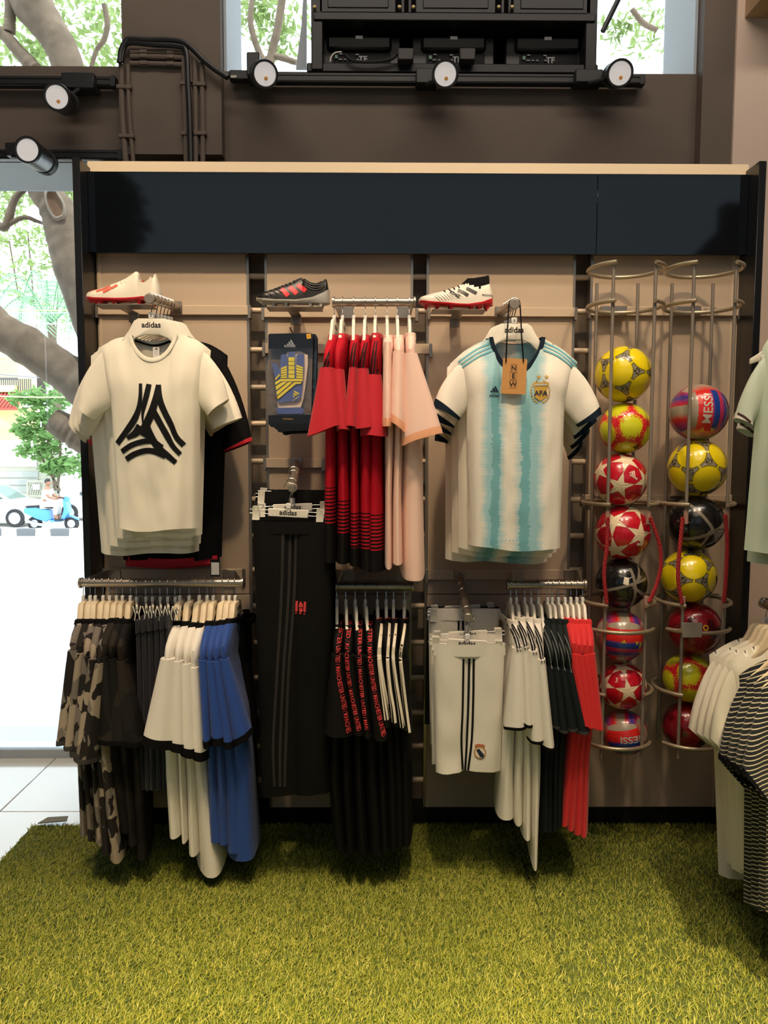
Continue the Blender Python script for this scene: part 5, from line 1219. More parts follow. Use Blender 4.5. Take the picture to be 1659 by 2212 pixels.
# ---------------------------------------------------------------- packaged goalkeeper gloves
m_bagblk = plain('black_bag_print', rgb(20, 20, 22), 0.22, spec=0.5, coat=0.4)
m_gblue = plain('blue_glove_latex', rgb(70, 88, 150), 0.7); m_gyel = plain('yellow_glove_latex', rgb(214, 200, 44), 0.6); m_gwhite = plain('white_glove_latex', rgb(222, 204, 184), 0.7)
def pack(dx, dy, Y, label, full=True):
    gx = lambda x, y: (570 + x / 8.846 + dx, 700 + y / 8.846 + dy)
    P = lambda x, y, d=0.0: at(*gx(x, y), Y + d)
    o = P(510, 1100); t = thing('glove_pack', label, 'glove pack', tuple(o), 'packaged gloves on the middle bar')
    def sh(pts, d0, d1): return MB(o).prism(pts, lambda x, y: P(x, y, d0), lambda x, y: P(x, y, d1))
    sh([(85, 205), (110, 185), (900, 170), (935, 215), (935, 465), (85, 480)], 0.0, 0.004).build('header_card', m_bagblk, t)
    sh([(88, 1740), (905, 1730), (895, 2030), (420, 2050), (330, 2075), (270, 2060), (250, 1990), (130, 1960), (85, 1900)], 0.0, 0.02).build('base_card', m_bagblk, t)
    sh([(85, 475), (935, 465), (905, 1735), (88, 1745)], 0.022, 0.024).build('back_sheet', plain('grey_bag_back', rgb(96, 86, 78), 0.5, var=0.1) if full else m_bagblk, t)
    if full:
        gb = MB(o)
        palm = [(150, 760), (220, 740), (300, 860), (325, 600), (380, 575), (440, 590), (455, 900), (455, 560), (500, 530), (595, 545), (608, 900), (625, 600), (690, 565), (770, 580), (770, 900), (745, 1150), (720, 1400), (640, 1470), (270, 1500), (235, 1300), (215, 1050), (190, 900)]
        sh([(430, 560), (470, 530), (690, 520), (840, 590), (838, 800), (790, 1200), (750, 1460), (700, 1600), (270, 1600), (260, 1480), (430, 1000)], 0.012, 0.019).build('glove_back', m_gwhite, t)
        sh(palm, 0.004, 0.013).build('glove', m_gblue, t)
        sh([(245, 1600), (730, 1590), (775, 1650), (740, 1720), (245, 1715)], 0.004, 0.014).build('wrist_strap', m_gblue, t)
        cells = []
        for x0, x1, y0, y1, n, sl in ((325, 440, 790, 1040, 5, -60), (470, 585, 630, 1040, 5, 0), (620, 748, 770, 1040, 5, 50)):
            for k in range(n):
                ya, yb = lerp(y0, y1, k / n) + 5, lerp(y0, y1, (k + 1) / n) - 5; f = 1 - k / n
                cells.append([(x0, ya - min(0, sl) * f * 0.0 + (0 if sl >= 0 else 45 * f)), (x1, ya + (0 if sl <= 0 else 45 * f)), (x1, yb + (0 if sl <= 0 else 45 * (f - 1 / n))), (x0, yb + (0 if sl >= 0 else 45 * (f - 1 / n)))])
        for k, (a, b) in enumerate(((0, 60), (75, 135), (150, 215))): pass
        cells += [[(215, 1110), (320, 1050), (740, 1045), (740, 1090), (330, 1095), (222, 1165)], [(225, 1190), (350, 1108), (450, 1102), (235, 1265)], [(240, 1290), (470, 1108), (555, 1102), (250, 1365)], [(252, 1385), (580, 1108), (730, 1102), (705, 1140), (610, 1150), (265, 1440)], [(215, 1040), (300, 945), (305, 985), (218, 1080)]]
        for c_ in cells: sh(c_, 0.0005, 0.005).build('grip_pad', m_gyel, t)
        mk = MB(o)
        for vs, fs in trefoil_px(600, 1345, 130, -30): mk.add([P(x, y, 0.003) for x, y in vs], fs)
        v, f = text_mesh('adidas', 62, 0.02); c_, s_ = cos(R(33)), sin(R(33)); mk.add([P(605 + x * c_ + y * s_, 1435 + x * (-s_) + (-y) * c_ + 0, 0.003) for x, y in v], f)
        mk.build('lettering', m_gyel, t, ang=0)
    sh([(88, 470), (935, 462), (905, 1738), (88, 1748)], -0.0055, -0.005).build('clear_front', m_film, t)
    mk = MB(o); S_ = plain('silver_foil', rgb(190, 190, 190), 0.3, 0.6)
    for vs, fs in trefoil_px(500, 370, 130): mk.add([P(x, y, -0.0008) for x, y in vs], fs)
    v, f = text_mesh('adidas', 88, 0.02); mk.add([P(495 + x, 440 - y, -0.0008) for x, y in v], f)
    mk.build('lettering', S_, t, ang=0)
    if full:
        st = sh([(810, 190), (895, 182), (905, 272), (825, 285)], -0.001, -0.0003).build('size_sticker', plain('yellow_sticker', rgb(222, 170, 52), 0.5), t)
        v, f = text_mesh('7', 55, 0.02); MB(o).add([P(857 + x, 255 - y, -0.0013) for x, y in v], f).build('lettering', m_ink, st, ang=0)
        v, f = text_mesh('FOOTBALL', 42, 0.01); MB(o).add([P(465 + x, 1828 - y, -0.0008) for x, y in v], f).build('lettering', plain('gold_foil', rgb(190, 140, 60), 0.4, 0.3), t, ang=0)
pack(0, 0, 2.80, 'clear glove pack with a blue and yellow goalkeeper glove, black header card')
pack(9, 2, 2.85, 'black glove pack tucked just behind the blue and yellow one', False)
pack(11, 6, 2.90, 'last black glove pack nearest the panel', False)
a = at(628, 712, 2.79); 
t = thing('peg_hook', 'thin steel peg carrying the goalkeeper glove packs', 'hook', (a.x, YB - 0.02, a.z + 0.0))
za = at(600, 752, YB - 0.016).z
MB(t.location).tube([(a.x, YB - 0.02, za), (a.x, YB - 0.04, a.z), (a.x, 2.78, a.z), (a.x, 2.77, a.z + 0.008)], 0.003, 8).build('rod', m_steel, t)
MB(t.location).bbox((a.x - 0.02, YB - 0.024, za - 0.02), (a.x + 0.02, YB - 0.017, za + 0.02), 0.002).build('mount_plate', m_steel, t)

# ---------------------------------------------------------------- ball cages
def cage(px, label, ropes, card):
    Yc = 2.87; cx = at(px, 700, Yc).x; z = lambda y, Y=Yc: at(px, y, Y).z
    t = thing('ball_cage', label, 'ball cage', (cx, Yc, z(1640)), 'ball cages of grey rods and rings'); o = t.location.copy(); rr = 0.134
    pt = lambda a, zz, r=rr: Vector((cx + r * sin(a), Yc - r * cos(a), zz))
    for y, typ in ((582, 'gap'), (662, 'gap'), (1086, 'gap'), (1296, 'gap'), (1350, 'front'), (1482, 'gap'), (1590, 'front')):
        A = (31, 329) if typ == 'gap' else (-62, 62)
        MB(o).tube([pt(R(lerp(A[0], A[1], k / 40)), z(y)) for k in range(41)], 0.0075, 10).build('ring', m_ring, t)
    zt, zb = z(571, 2.75), z(1640, 2.76)
    for a in (-37, 37):
        MB(o).tube([pt(R(a), zt, 0.124), pt(R(a), z(1120, 2.76), 0.124)], 0.0062, 10).build('rod', m_rod, t)
        MB(o).tube([pt(R(a), z(1298, 2.76), 0.124), pt(R(a), zb, 0.124)], 0.0062, 10).build('rod', m_rod, t)
        for y in (1118, 1304): MB(o).tube([pt(R(a), z(y - 14, 2.76), 0.124), pt(R(a), z(y + 14, 2.76), 0.124)], 0.0085, 10).build('clamp', plain('pinkish_tape', rgb(168, 132, 118), 0.6), t)
    for a in (141, 219):
        MB(o).tube([pt(R(a), zt - 0.02, 0.124), pt(R(a), zb, 0.124)], 0.0062, 10).build('rod', m_rod, t)
    for y in (671, 1080): MB(o).bbox((cx - 0.05, Yc + 0.128, z(y, 3.0) - 0.018), (cx + 0.05, YB - 0.017, z(y, 3.0) + 0.018), 0.002).build('bracket', m_steel, t)
    if card:
        MB(o).bbox(at(1470, 1353, 2.722), at(1476, 1352, 2.73), 0.001)
        a = at(1473, 1377, 2.722); b = at(1517, 1345, 2.722)
        MB(o).bbox((a.x, 2.720, a.z), (b.x, 2.7225, b.z), 0.001).build('price_holder', plain('grey_card', rgb(142, 136, 126), 0.5), t, 'blank grey card holder clipped on the ring')
        MB(o).bbox((a.x - 0.035, 2.722, (a.z + b.z) / 2 - 0.004), (a.x + 0.006, 2.728, (a.z + b.z) / 2 + 0.004), 0.001).build('clip', m_ring, t)
    for k, pth in enumerate(ropes):
        P = spline([at(x, y, 2.757) for x, y in pth], 40); n = len(P); th = 0
        r = tag(None or thing('rope', f'red twisted rope tied across the gap on the {"left" if k == 0 else "right"} of the {"first" if px < 1400 else "second"} cage', 'rope', tuple(P[0]), 'red ropes tied to the cages'), f'red twisted rope at the {("inner", "outer")[k if px > 1400 else 1 - k] if False else ("left", "right")[k]} side of the {"first" if px < 1400 else "second"} ball cage', 'rope', 'red ropes tied to the cages')
        for s in range(3):
            Q = [p + Vector((0.0038 * cos(i * 0.9 + s * 2.094), 0.0038 * sin(i * 0.9 + s * 2.094), 0)) for i, p in enumerate(spline([at(x, y, 2.757) for x, y in pth], 70))]
            MB(P[0]).tube(Q, 0.0042, 6).build('strand', plain('red_rope', rgb(164, 34, 40), 0.8, var=0.2, vs=90), r)
    return cx
cage(1349, 'ball cage of grey rods holding nine footballs next to the striped shirts', [[(1313, 1118), (1311, 1180), (1305, 1240), (1311, 1304)], [(1405, 1118), (1423, 1170), (1428, 1215), (1420, 1258), (1403, 1300)]], False)
cage(1516, 'ball cage of grey rods with a blank card holder, nearest the right panel', [[(1475, 1118), (1467, 1200), (1465, 1250), (1473, 1304)], [(1567, 1112), (1571, 1180), (1568, 1250), (1564, 1300)]], True)

# ---------------------------------------------------------------- footballs
G_ = (1 + 5 ** 0.5) / 2
ICO = [Vector(v).normalized() for v in ((0, 1, G_), (0, -1, G_), (1, G_, 0), (-1, G_, 0), (G_, 0, 1), (-G_, 0, 1))]
DOD = [Vector(v).normalized() for v in ((1, 1, 1), (1, 1, -1), (1, -1, 1), (-1, 1, 1), (1 / G_, 0, G_), (-1 / G_, 0, G_), (0, G_, 1 / G_), (0, G_, -1 / G_), (G_, 1 / G_, 0), (G_, -1 / G_, 0))]
def balls_nt(name):
    t = NT(name).setp(0.22, 0, 0.5, 0.35)
    nd = t.n('ShaderNodeVectorMath', operation='NORMALIZE'); t.t.links.new(t.obj(), nd.inputs[0]); d = nd.outputs[0]
    def top2(L):
        m1 = m2 = None
        for v in L:
            x = t.m('ABSOLUTE', t.dot(d, tuple(v)))
            if m1 is None: m1, m2 = x, 0.0
            else: lo = t.m('MINIMUM', m1, x); m2 = t.m('MAXIMUM', m2, lo); m1 = t.m('MAXIMUM', m1, x)
        return m1, m2
    return t, d, top2
def mat_tango():
    t, d, top2 = balls_nt('yellow_football_panels'); v1, v2 = top2(ICO); f1, f2 = top2(DOD)
    av = t.m('ARCCOSINE', v1); gap = t.m('SUBTRACT', f1, f2); af = t.m('ARCCOSINE', f1)
    inside = lambda R0, g0: t.m('MULTIPLY', t.step(av, R0, 0.004), t.step(gap, g0, 0.004))
    Y_ = rgb(228, 206, 20); K = rgb(34, 28, 20); S = rgb(142, 134, 110)
    c = Y_
    c = t.mix(inside(0.486, 0.020), c, K); c = t.mix(inside(0.497, 0.028), c, Y_); c = t.mix(inside(0.505, 0.034), c, K)
    c = t.mix(inside(0.522, 0.047), c, S)
    c = t.mix(t.m('MULTIPLY', t.step(t.m('MULTIPLY', af, -1.0), -0.125, 0.006), t.step(t.noise(22), 0.5, 0.03)), c, K)
    t.col(c); seam = t.step(t.m('SUBTRACT', v1, v2), 0.012, 0.012); t.bump(seam, 0.35, 0.003); return t.mat
def mat_splash():
    t, d, top2 = balls_nt('yellow_red_football_panels'); v1, v2 = top2(ICO)
    av = t.m('ARCCOSINE', v1); st = t.noise(1.0, t.map((34, 34, 6), (0.4, 0.2, 0.3), v=d), 3.0)
    x = t.m('ADD', av, t.m('MULTIPLY', t.m('SUBTRACT', st, 0.5), 0.75))
    c = t.mix(t.step(x, 0.455, 0.012), rgb(206, 208, 34), rgb(206, 30, 44))
    fl = t.step(t.noise(1.0, t.map((46, 46, 7), (0.4, 0.2, 0.3), (3, 1, 2), v=d), 1.0), 0.76, 0.005)
    c = t.mix(t.m('MULTIPLY', fl, 0.85), c, rgb(60, 44, 20)); t.col(c)
    t.bump(t.step(t.m('SUBTRACT', v1, v2), 0.012, 0.012), 0.35, 0.003); return t.mat
def mat_stars():
    t, d, top2 = balls_nt('red_football_with_stars'); v1, v2 = top2(ICO); f1, f2 = top2(DOD)
    av = t.m('ARCCOSINE', v1); RT = 0.585; r0 = 0.205; RA = 1.10715
    cphi = t.m('DIVIDE', t.m('SUBTRACT', v2, t.m('MULTIPLY', v1, cos(RA))), t.m('MULTIPLY', t.m('SINE', av), sin(RA)))
    phi = t.m('ARCCOSINE', t.m('MINIMUM', t.m('MAXIMUM', cphi, -0.9999), 0.9999))
    e = (r0 * cos(pi / 5) - RT * 0.95, r0 * sin(pi / 5)); L = sqrt(e[0] ** 2 + e[1] ** 2); nn = (e[1] / L, -e[0] / L)
    px = t.m('MULTIPLY', av, t.m('COSINE', phi)); py = t.m('MULTIPLY', av, t.m('SINE', phi))
    val = t.m('ADD', t.m('MULTIPLY', px, nn[0]), t.m('MULTIPLY', py, nn[1])); thr = nn[0] * RT * 0.95
    ragged = t.m('MULTIPLY', t.m('SUBTRACT', t.noise(16, v=d), 0.5), 0.03)
    star = t.step(t.m('MULTIPLY', t.m('ADD', val, ragged), -1.0), -thr, 0.006)
    rim = t.step(t.m('MULTIPLY', val, -1.0), -thr - 0.022, 0.006)
    redv = t.mix(t.noise(5, v=d), rgb(168, 14, 34), rgb(206, 26, 46))
    c = t.mix(t.m('MULTIPLY', rim, t.noise(9, v=d)), redv, rgb(120, 70, 64)); c = t.mix(star, c, rgb(226, 208, 176)); t.col(c)
    seam = t.step(t.m('SUBTRACT', f1, f2), 0.010, 0.010); t.bump(seam, 0.3, 0.003); return t.mat
def mat_black():
    t, d, top2 = balls_nt('black_football_panels'); c = rgb(20, 20, 22); m = None
    for n_, w_, u_, lo, hi in (((1, 0.25, 0.1), 0.062, (0, 0, 1), -0.86, 0.72), ((-0.30, 0.1, 1), 0.056, (1, 0, 0), -2, 2), ((0.62, 0, -0.78), 0.055, (0.78, -0.2, 0.62), 0.30, 0.80), ((0.55, 0.1, 0.83), 0.055, (-0.83, 0, 0.55), -0.75, -0.12), ((0.9, 0.2, -0.5), 0.05, (0.5, 0, 0.9), 0.35, 0.95)):
        n_ = Vector(n_).normalized(); u_ = Vector(u_).normalized(); a = t.m('ABSOLUTE', t.dot(d, tuple(n_))); b = t.dot(d, tuple(u_))
        k = t.m('MULTIPLY', t.m('LESS_THAN', a, w_), t.m('MULTIPLY', t.m('GREATER_THAN', b, lo), t.m('LESS_THAN', b, hi)))
        m = k if m is None else t.m('MAXIMUM', m, k)
    t.col(t.mix(m, c, rgb(126, 118, 106))); v1, v2 = top2(ICO); t.bump(t.step(t.m('SUBTRACT', v1, v2), 0.012, 0.012), 0.4, 0.003); return t.mat
def mat_redblue():
    t, d, top2 = balls_nt('red_blue_silver_football_panels'); p = t.xyz(d)
    R_, B_, S_ = rgb(212, 40, 36), rgb(28, 62, 150), rgb(160, 148, 130)
    ax = [t.m('ABSOLUTE', q) for q in (p[0], p[1], p[2])]
    isy = t.m('MULTIPLY', t.m('GREATER_THAN', ax[1], ax[0]), t.m('GREATER_THAN', ax[1], ax[2])); isx = t.m('MULTIPLY', t.m('GREATER_THAN', ax[0], ax[1]), t.m('GREATER_THAN', ax[0], ax[2]))
    nz = t.m('MULTIPLY', t.m('SUBTRACT', t.noise(20, v=d), 0.5), 0.05)
    ramp3 = lambda s, st: t.ramp(t.m('MULTIPLY', t.m('ADD', t.m('ADD', s, nz), 0.75), 0.6667), st)
    cy = ramp3(p[0], [(0, S_), (0.20, S_), (0.205, R_), (0.50, R_), (0.56, B_), (0.70, B_), (0.705, R_), (0.86, B_), (1.0, S_)])
    cx = ramp3(p[2], [(0, B_), (0.3, R_), (0.42, S_), (0.62, S_), (0.625, R_), (0.8, B_), (1, R_)])
    cz = ramp3(p[1], [(0, R_), (0.25, S_), (0.4, S_), (0.405, R_), (0.6, B_), (0.75, S_), (1, R_)])
    t.col(t.mix(isy, t.mix(isx, cz, cx), cy))
    dd = t.m('SUBTRACT', t.m('MAXIMUM', t.m('MAXIMUM', ax[0], ax[1]), ax[2]), 0.0)
    l3 = t.m('MULTIPLY', t.step(t.m('ABSOLUTE', t.m('SUBTRACT', t.m('ABSOLUTE', p[0]), 0.27)), 0.012, 0.01), t.step(t.m('ABSOLUTE', t.m('SUBTRACT', ax[0], ax[1])), 0.012, 0.012)); t.bump(l3, 0.35, 0.003); return t.mat
def mat_maroon():
    t, d, top2 = balls_nt('dark_red_football_panels'); v1, v2 = top2(ICO); f1, f2 = top2(DOD)
    k = t.step(t.m('SUBTRACT', t.noise(1.3, v=d), 0.0), 0.55, 0.02)
    c = t.mix(t.step(v1, 0.93, 0.01), rgb(140, 22, 34), rgb(118, 14, 26)); c = t.mix(k, c, rgb(66, 12, 18)); t.col(c)
    t.bump(t.step(t.m('SUBTRACT', v1, v2), 0.012, 0.012), 0.4, 0.003); return t.mat
BM = {'tango': mat_tango(), 'splash': mat_splash(), 'stars': mat_stars(), 'black': mat_black(), 'redblue': mat_redblue(), 'maroon': mat_maroon()}
bm = bmesh.new(); bmesh.ops.create_icosphere(bm, subdivisions=4, radius=1.0); sph = [v.co.copy() for v in bm.verts]; sphf = [[v.index for v in f.verts] for f in bm.faces]; bm.free()
BME = {}
def on_ball(polys, r=1.006):
    """2D prints in degrees around the point facing -Y of a unit ball"""
    mb = MB()
    for vs, fs in polys:
        bm = bmesh.new(); bv_ = [bm.verts.new((x, y, 0)) for x, y in vs]
        for f in fs:
            try: bm.faces.new([bv_[i] for i in f])
            except ValueError: pass
        for _ in range(3):                # split long letters so they follow the curve
            bmesh.ops.triangulate(bm, faces=bm.faces[:]); le = [e for e in bm.edges if e.calc_length() > 5]
            if not le: break
            bmesh.ops.subdivide_edges(bm, edges=le, cuts=1)
        bmesh.ops.triangulate(bm, faces=bm.faces[:])
        bm.verts.index_update(); vs = [(v.co.x, v.co.y) for v in bm.verts]; fs = [[v.index for v in f.verts] for f in bm.faces]; bm.free()
        mb.add([Vector((sin(R(x)) * cos(R(y)), -cos(R(x)) * cos(R(y)), sin(R(y)))) * r for x, y in vs], fs)
    return mb
def tdeg(s, cx, cy, size, ang=0, bold=0.02, sq=1.0):
    v, f = text_mesh(s, size, bold, 'CENTER', sq); c, q = cos(R(ang)), sin(R(ang)); return [(cx + x * c - y * q, cy + x * q + y * c) for x, y in v], f
def deg_logo(cx, cy, s, ang=0): return [([(2 * cx - x if False else x, 2 * cy - y) for x, y in vs], fs) for vs, fs in trefoil_px(cx, cy, s, ang)]
m_goldprint = plain('yellow_print', rgb(226, 200, 40), 0.5); m_silverprint = plain('silver_print', rgb(206, 200, 196), 0.35, 0.2)
balls = [
 (1346, 809, 60, 'tango', (20, 30, 10), 'yellow football with dark triangle panels, topmost in the first cage', None),
 (1350, 925, 55, 'splash', (10, 20, 30), 'yellow football splashed with red, second from the top in the first cage', 'logo_low'),
 (1340, 1036, 57, 'stars', (8, -10, 12), 'red football with cream stars, third from the top in the first cage', 'logo_w'),
 (1345, 1150, 59, 'stars', (-18, 25, -16), 'red football with cream stars, fourth from the top in the first cage', 'sticker'),
 (1342, 1260, 55, 'black', (0, 0, 0), 'black football with grey bars, fifth from the top in the first cage', 'sticker_l'),
 (1341, 1373, 56, 'redblue', (15, 92, 8), 'red, blue and silver football behind the front ring, sixth in the first cage', 'marks'),
 (1345, 1481, 52, 'stars', (25, 40, 35), 'red football with cream stars, seventh from the top in the first cage', 'three'),
 (1349, 1582, 50, 'redblue', (20, 78, 0), 'red and blue football with lettering, lowest in the first cage', 'name_flip'),
 (1509, 891, 61, 'redblue', (-4, 0, 4), 'red and blue football with upright lettering, topmost in the second cage', 'name'),
 (1506, 1011, 62, 'tango', (-35, 0, 0), 'yellow football with dark triangle panels, second in the second cage', 'logo_k'),
 (1503, 1130, 60, 'black', (10, 70, 12), 'black football with grey bars, third from the top in the second cage', 'logo_r'),
 (1487, 1245, 59, 'tango', (15, 90, 4), 'yellow football with dark triangle panels behind red ropes in the second cage', 'logo_k2'),
 (1499, 1357, 58, 'maroon', (10, 20, 0), 'dark red football behind the blank card holder in the second cage', 'ring'),
 (1486, 1463, 54, 'splash', (60, 10, 40), 'yellow football splashed with red, sixth in the second cage', None),
 (1482, 1567, 53, 'maroon', (40, 50, 30), 'dark red football at the bottom of the second cage', None)]
for (x, y, r, kind, rot, lab, extra) in balls:
    Yc = 2.87; c_ = at(x, y, Yc); rad = r / F * 2.86
    if kind not in BME:
        mb = MB(); mb.v = [v.copy() for v in sph]; mb.f = [tuple(f) for f in sphf]; mb.m = [0] * len(sphf); BME[kind] = mb.mesh('football_skin', BM[kind], ang=180)
    t = thing('football', lab, 'football', tuple(c_), 'footballs in the cages')
    o = bpy.data.objects.new('skin', BME[kind]); COL.objects.link(o); o.parent = t; o.rotation_euler = tuple(R(q) for q in rot); o.scale = (rad,) * 3
    if extra:
        pl = {'logo_low': ([(v, f) for v, f in deg_logo(20, -48, 22, 25)], m_ink), 'logo_w': (deg_logo(8, 16, 14, 30) + [tdeg('adidas', 10, 6, 8, -30)], m_whprint), 'sticker': ([poly_px([(14, -22), (26, -24), (26, -18), (14, -16)])], m_whprint),
              'sticker_l': ([poly_px([(-14, 8), (-2, 5), (0, 22), (-11, 24)])], m_whprint), 'marks': (deg_logo(-12, -1, 10) + deg_logo(18, -3, 10, 60) + [poly_px([(26, -4), (32, -2), (30, -16), (27, -17)])], m_goldprint), 'three': ([tdeg('3', -34, 22, 16)], m_whprint),
              'name_flip': ([tdeg('MESSI', 4, 10, 24, 187, 0.02, 1.15)], m_silverprint), 'name': ([tdeg('MESSI', -2 + 6, 6, 25, 86, 0.01, 1.05)], m_silverprint), 'logo_k': (deg_logo(-6, -62, 18) + [tdeg('adidas', 8, -60, 12)], m_ink),
              'logo_r': (deg_logo(36, -3, 16) + [tdeg('adidas', 37, -14, 9)], m_whprint), 'logo_k2': (deg_logo(50, 0, 20, 80), m_ink), 'ring': ([ring_px(2, 14, 6)], m_goldprint)}[extra]
        mb = on_ball(pl[0]); p_ = mb.build('lettering', pl[1], t, ang=0); p_.scale = (rad,) * 3
        if extra == 'name':
            q_ = on_ball(deg_logo(-14, -40, 12) + deg_logo(12, -38, 12, 50)).build('lettering', m_goldprint, t, ang=0); q_.scale = (rad,) * 3
        if extra == 'ring': q_ = on_ball([ring_px(2, 14, 4)], 1.009).build('print', plain('dark_red_print', rgb(110, 14, 26), 0.4), t, ang=0); q_.scale = (rad,) * 3
# ---------------------------------------------------------------- track lights, cables, conduits
def track(x0, x1, y, Y, label, ledge=0.0):
    a, b = at(x0, y, Y), at(x1, y, Y); o = (a + b) / 2
    t = thing('light_track', label, 'light track', tuple(o), 'black light tracks')
    z = o.z
    MB(o).bbox((a.x, Y - 0.018, z - 0.020), (b.x, Y + 0.018, z + 0.020), 0.003).build('channel', m_blkmet, t)
    for dz in (-0.011, 0.011): MB(o).box((a.x + 0.01, Y - 0.021, z + dz - 0.003), (b.x - 0.01, Y - 0.017, z + dz + 0.003)).build('groove_lip', m_blk, t)
    for x in (a.x, b.x): MB(o).bbox((x - 0.012, Y - 0.02, z - 0.022), (x + 0.012, Y + 0.02, z + 0.022), 0.003).build('end_cap', m_blk, t)
    return o
T1 = track(545, 1385, 173, YW - 0.045, 'long black light track on the wall under the black cabinet')
MB().box((T1.x - 1, 0, 0), (T1.x - 0.99, 0.01, 0.01))
track(-220, 246, 178, YW - 0.045, 'black light track on the beam at the upper left')
track(-160, 262, 336, YW - 0.045, 'black light track along the lower edge of the left beam')
m_lens = plain('lens_with_added_glow', rgb(150, 146, 142), 1.0, spec=0.0, var=0)
_b = m_lens.node_tree.nodes['Principled BSDF']; _b.inputs['Emission Color'].default_value = (1.0, 0.93, 0.88, 1); _b.inputs['Emission Strength'].default_value = 0.45  # lamps are off; added glow stands in for room light on the lens
def light_head(px, py, aim, drv, label, r=0.052, L=0.11, drvrot=0):
    """a cylinder lamp; its open face is centred on the pixel, turned along aim; drv = (x0, x1, y0, y1) px of its driver box"""
    Yf = 3.18; c = at(px, py, Yf); d = Vector(aim).normalized(); back = -d
    t = thing('track_spotlight', label, 'spotlight', tuple(c), 'black track spotlights'); o = c
    M = Matrix.Translation(c) @ back.to_track_quat('Z', 'Y').to_matrix().to_4x4()
    MB(o).lathe([(0.002, 0.03), (r * 0.84, 0.03), (r * 0.84, 0.006), (r * 0.87, 0.0), (r, 0.0), (r * 1.02, 0.01), (r * 1.02, 0.022), (r * 0.96, 0.026), (r * 0.96, L - 0.02), (r * 0.9, L), (0.004, L)], 28, M).build('housing', m_blkmet, t)
    MB(o).lathe([(r * 0.82, 0.006), (r * 0.6, 0.011), (r * 0.32, 0.014), (0.002, 0.015)], 28, M).build('reflector', m_lens, t)
    MB(o).lathe([(r * 0.15, 0.014), (r * 0.14, 0.009), (0.001, 0.008)], 16, Matrix.Translation((0.004, 0, -r * 0.32)) @ M).build('led_chip', m_chip, t)
    for k in range(6): MB(o).lathe([(r * 0.90, L + 0.004 + 0.007 * k), (r * 0.97, L + 0.005 + 0.007 * k), (r * 0.97, L + 0.008 + 0.007 * k), (r * 0.6, L + 0.009 + 0.007 * k)], 24, M).build('cooling_fin', m_blkmet, t)
    a, b = at(drv[0], drv[3], YW - 0.075), at(drv[1], drv[2], YW - 0.075)
    bx = MB(o).bbox((a.x, YW - 0.10, a.z), (b.x, YW - 0.024, b.z), 0.004).build('driver_box', m_blk, t)
    mid = Vector(((a.x + b.x) / 2, YW - 0.09, a.z)); e = c + back * (L * 0.6)
    MB(o).tube(spline([mid, (mid + e) / 2 + Vector((0, 0, -0.005)), e], 10), 0.009, 8).build('arm', m_blk, t)
light_head(573, 160, (0.26, -1, -0.46), (535, 562, 118, 168), 'black spotlight at the left end of the long track', drvrot=20)
light_head(962, 160, (-0.06, -1, -0.42), (898, 945, 153, 185), 'black spotlight in the middle of the long track')
light_head(1340, 158, (-0.12, -1, -0.40), (1240, 1300, 155, 183), 'black spotlight at the right end of the long track')
light_head(122, 209, (0.10, -1, -0.26), (138, 207, 162, 196), 'black spotlight on the upper left track')
light_head(58, 323, (0.02, -1, -0.08), (17, 44, 312, 340), 'black spotlight on the lower left track, tilted up', L=0.15)
# conduits and cables on the pillar
def pipe(pts, r, name, label, cat, group, Y=YP - 0.012, extra=True, n=40):
    P = spline([at(x, y, Y) for x, y in pts], n); t = thing(name, label, cat, tuple(P[0]), group)
    MB(P[0]).tube(P, r, 8).build('run', m_dark if name == 'conduit' else m_blk, t)
    for k in ((n // 4, 3 * n // 4) if extra else ()):
        q = P[k]; MB(P[0]).bbox(q + Vector((-r - 0.006, -r - 0.003, -0.008)), q + Vector((r + 0.006, 0.012, 0.008)), 0.002).build('clamp', m_dark, t)
for k, (x0, x1) in enumerate(((397, 402), (410, 413), (421, 423), (436, 438))):
    pipe([(x0, 124 + 4 * k), (x0 + 1, 200), ((x0 + x1) / 2 + 1, 270), (x1, 352)], 0.0105, 'conduit', f'painted vertical conduit on the pillar, {ORD[k]} from the left', 'conduit', 'conduits on the pillar')
pipe([(262, 140), (264, 240), (272, 352)], 0.012, 'conduit', 'painted conduit along the left edge of the pillar', 'conduit', 'conduits on the pillar')
pipe([(276, 140), (279, 240), (288, 352)], 0.009, 'conduit', 'thin painted conduit just right of the pillar edge', 'conduit', 'conduits on the pillar')
for k, y in enumerate((112, 122, 137)): pipe([(282, y), (340, y + 1), (398, y + 3)], 0.010, 'conduit', f'painted horizontal conduit on the pillar, {ORD[k]} from the top', 'conduit', 'conduits on the pillar')
pipe([(258, 136), (262, 108), (272, 90), (282, 84), (320, 86), (360, 86), (392, 90), (415, 105), (438, 128), (462, 148), (492, 168)], 0.0115, 'cable', 'thick black cable looping over the pillar to the long track', 'cable', 'cables on the pillar', YP - 0.035, False, 70)
pipe([(262, 134), (268, 102), (282, 92), (330, 96), (385, 100), (402, 112), (406, 180), (409, 240), (412, 352)], 0.0115, 'cable', 'second black cable bending down the pillar', 'cable', 'cables on the pillar', YP - 0.03, False, 70)
b = at(505, 160, YW - 0.04); t = thing('cable_joint', 'small black taped cable joint at the start of the long track', 'cable joint', tuple(b))
MB(b).bbox(at(494, 172, YW - 0.06), at(545, 160, YW - 0.02), 0.006).build('tape', m_blk, t); MB(b).bbox(at(498, 168, YW - 0.064), at(512, 163, YW - 0.06), 0.001).build('silver_tab', m_chrome, t)

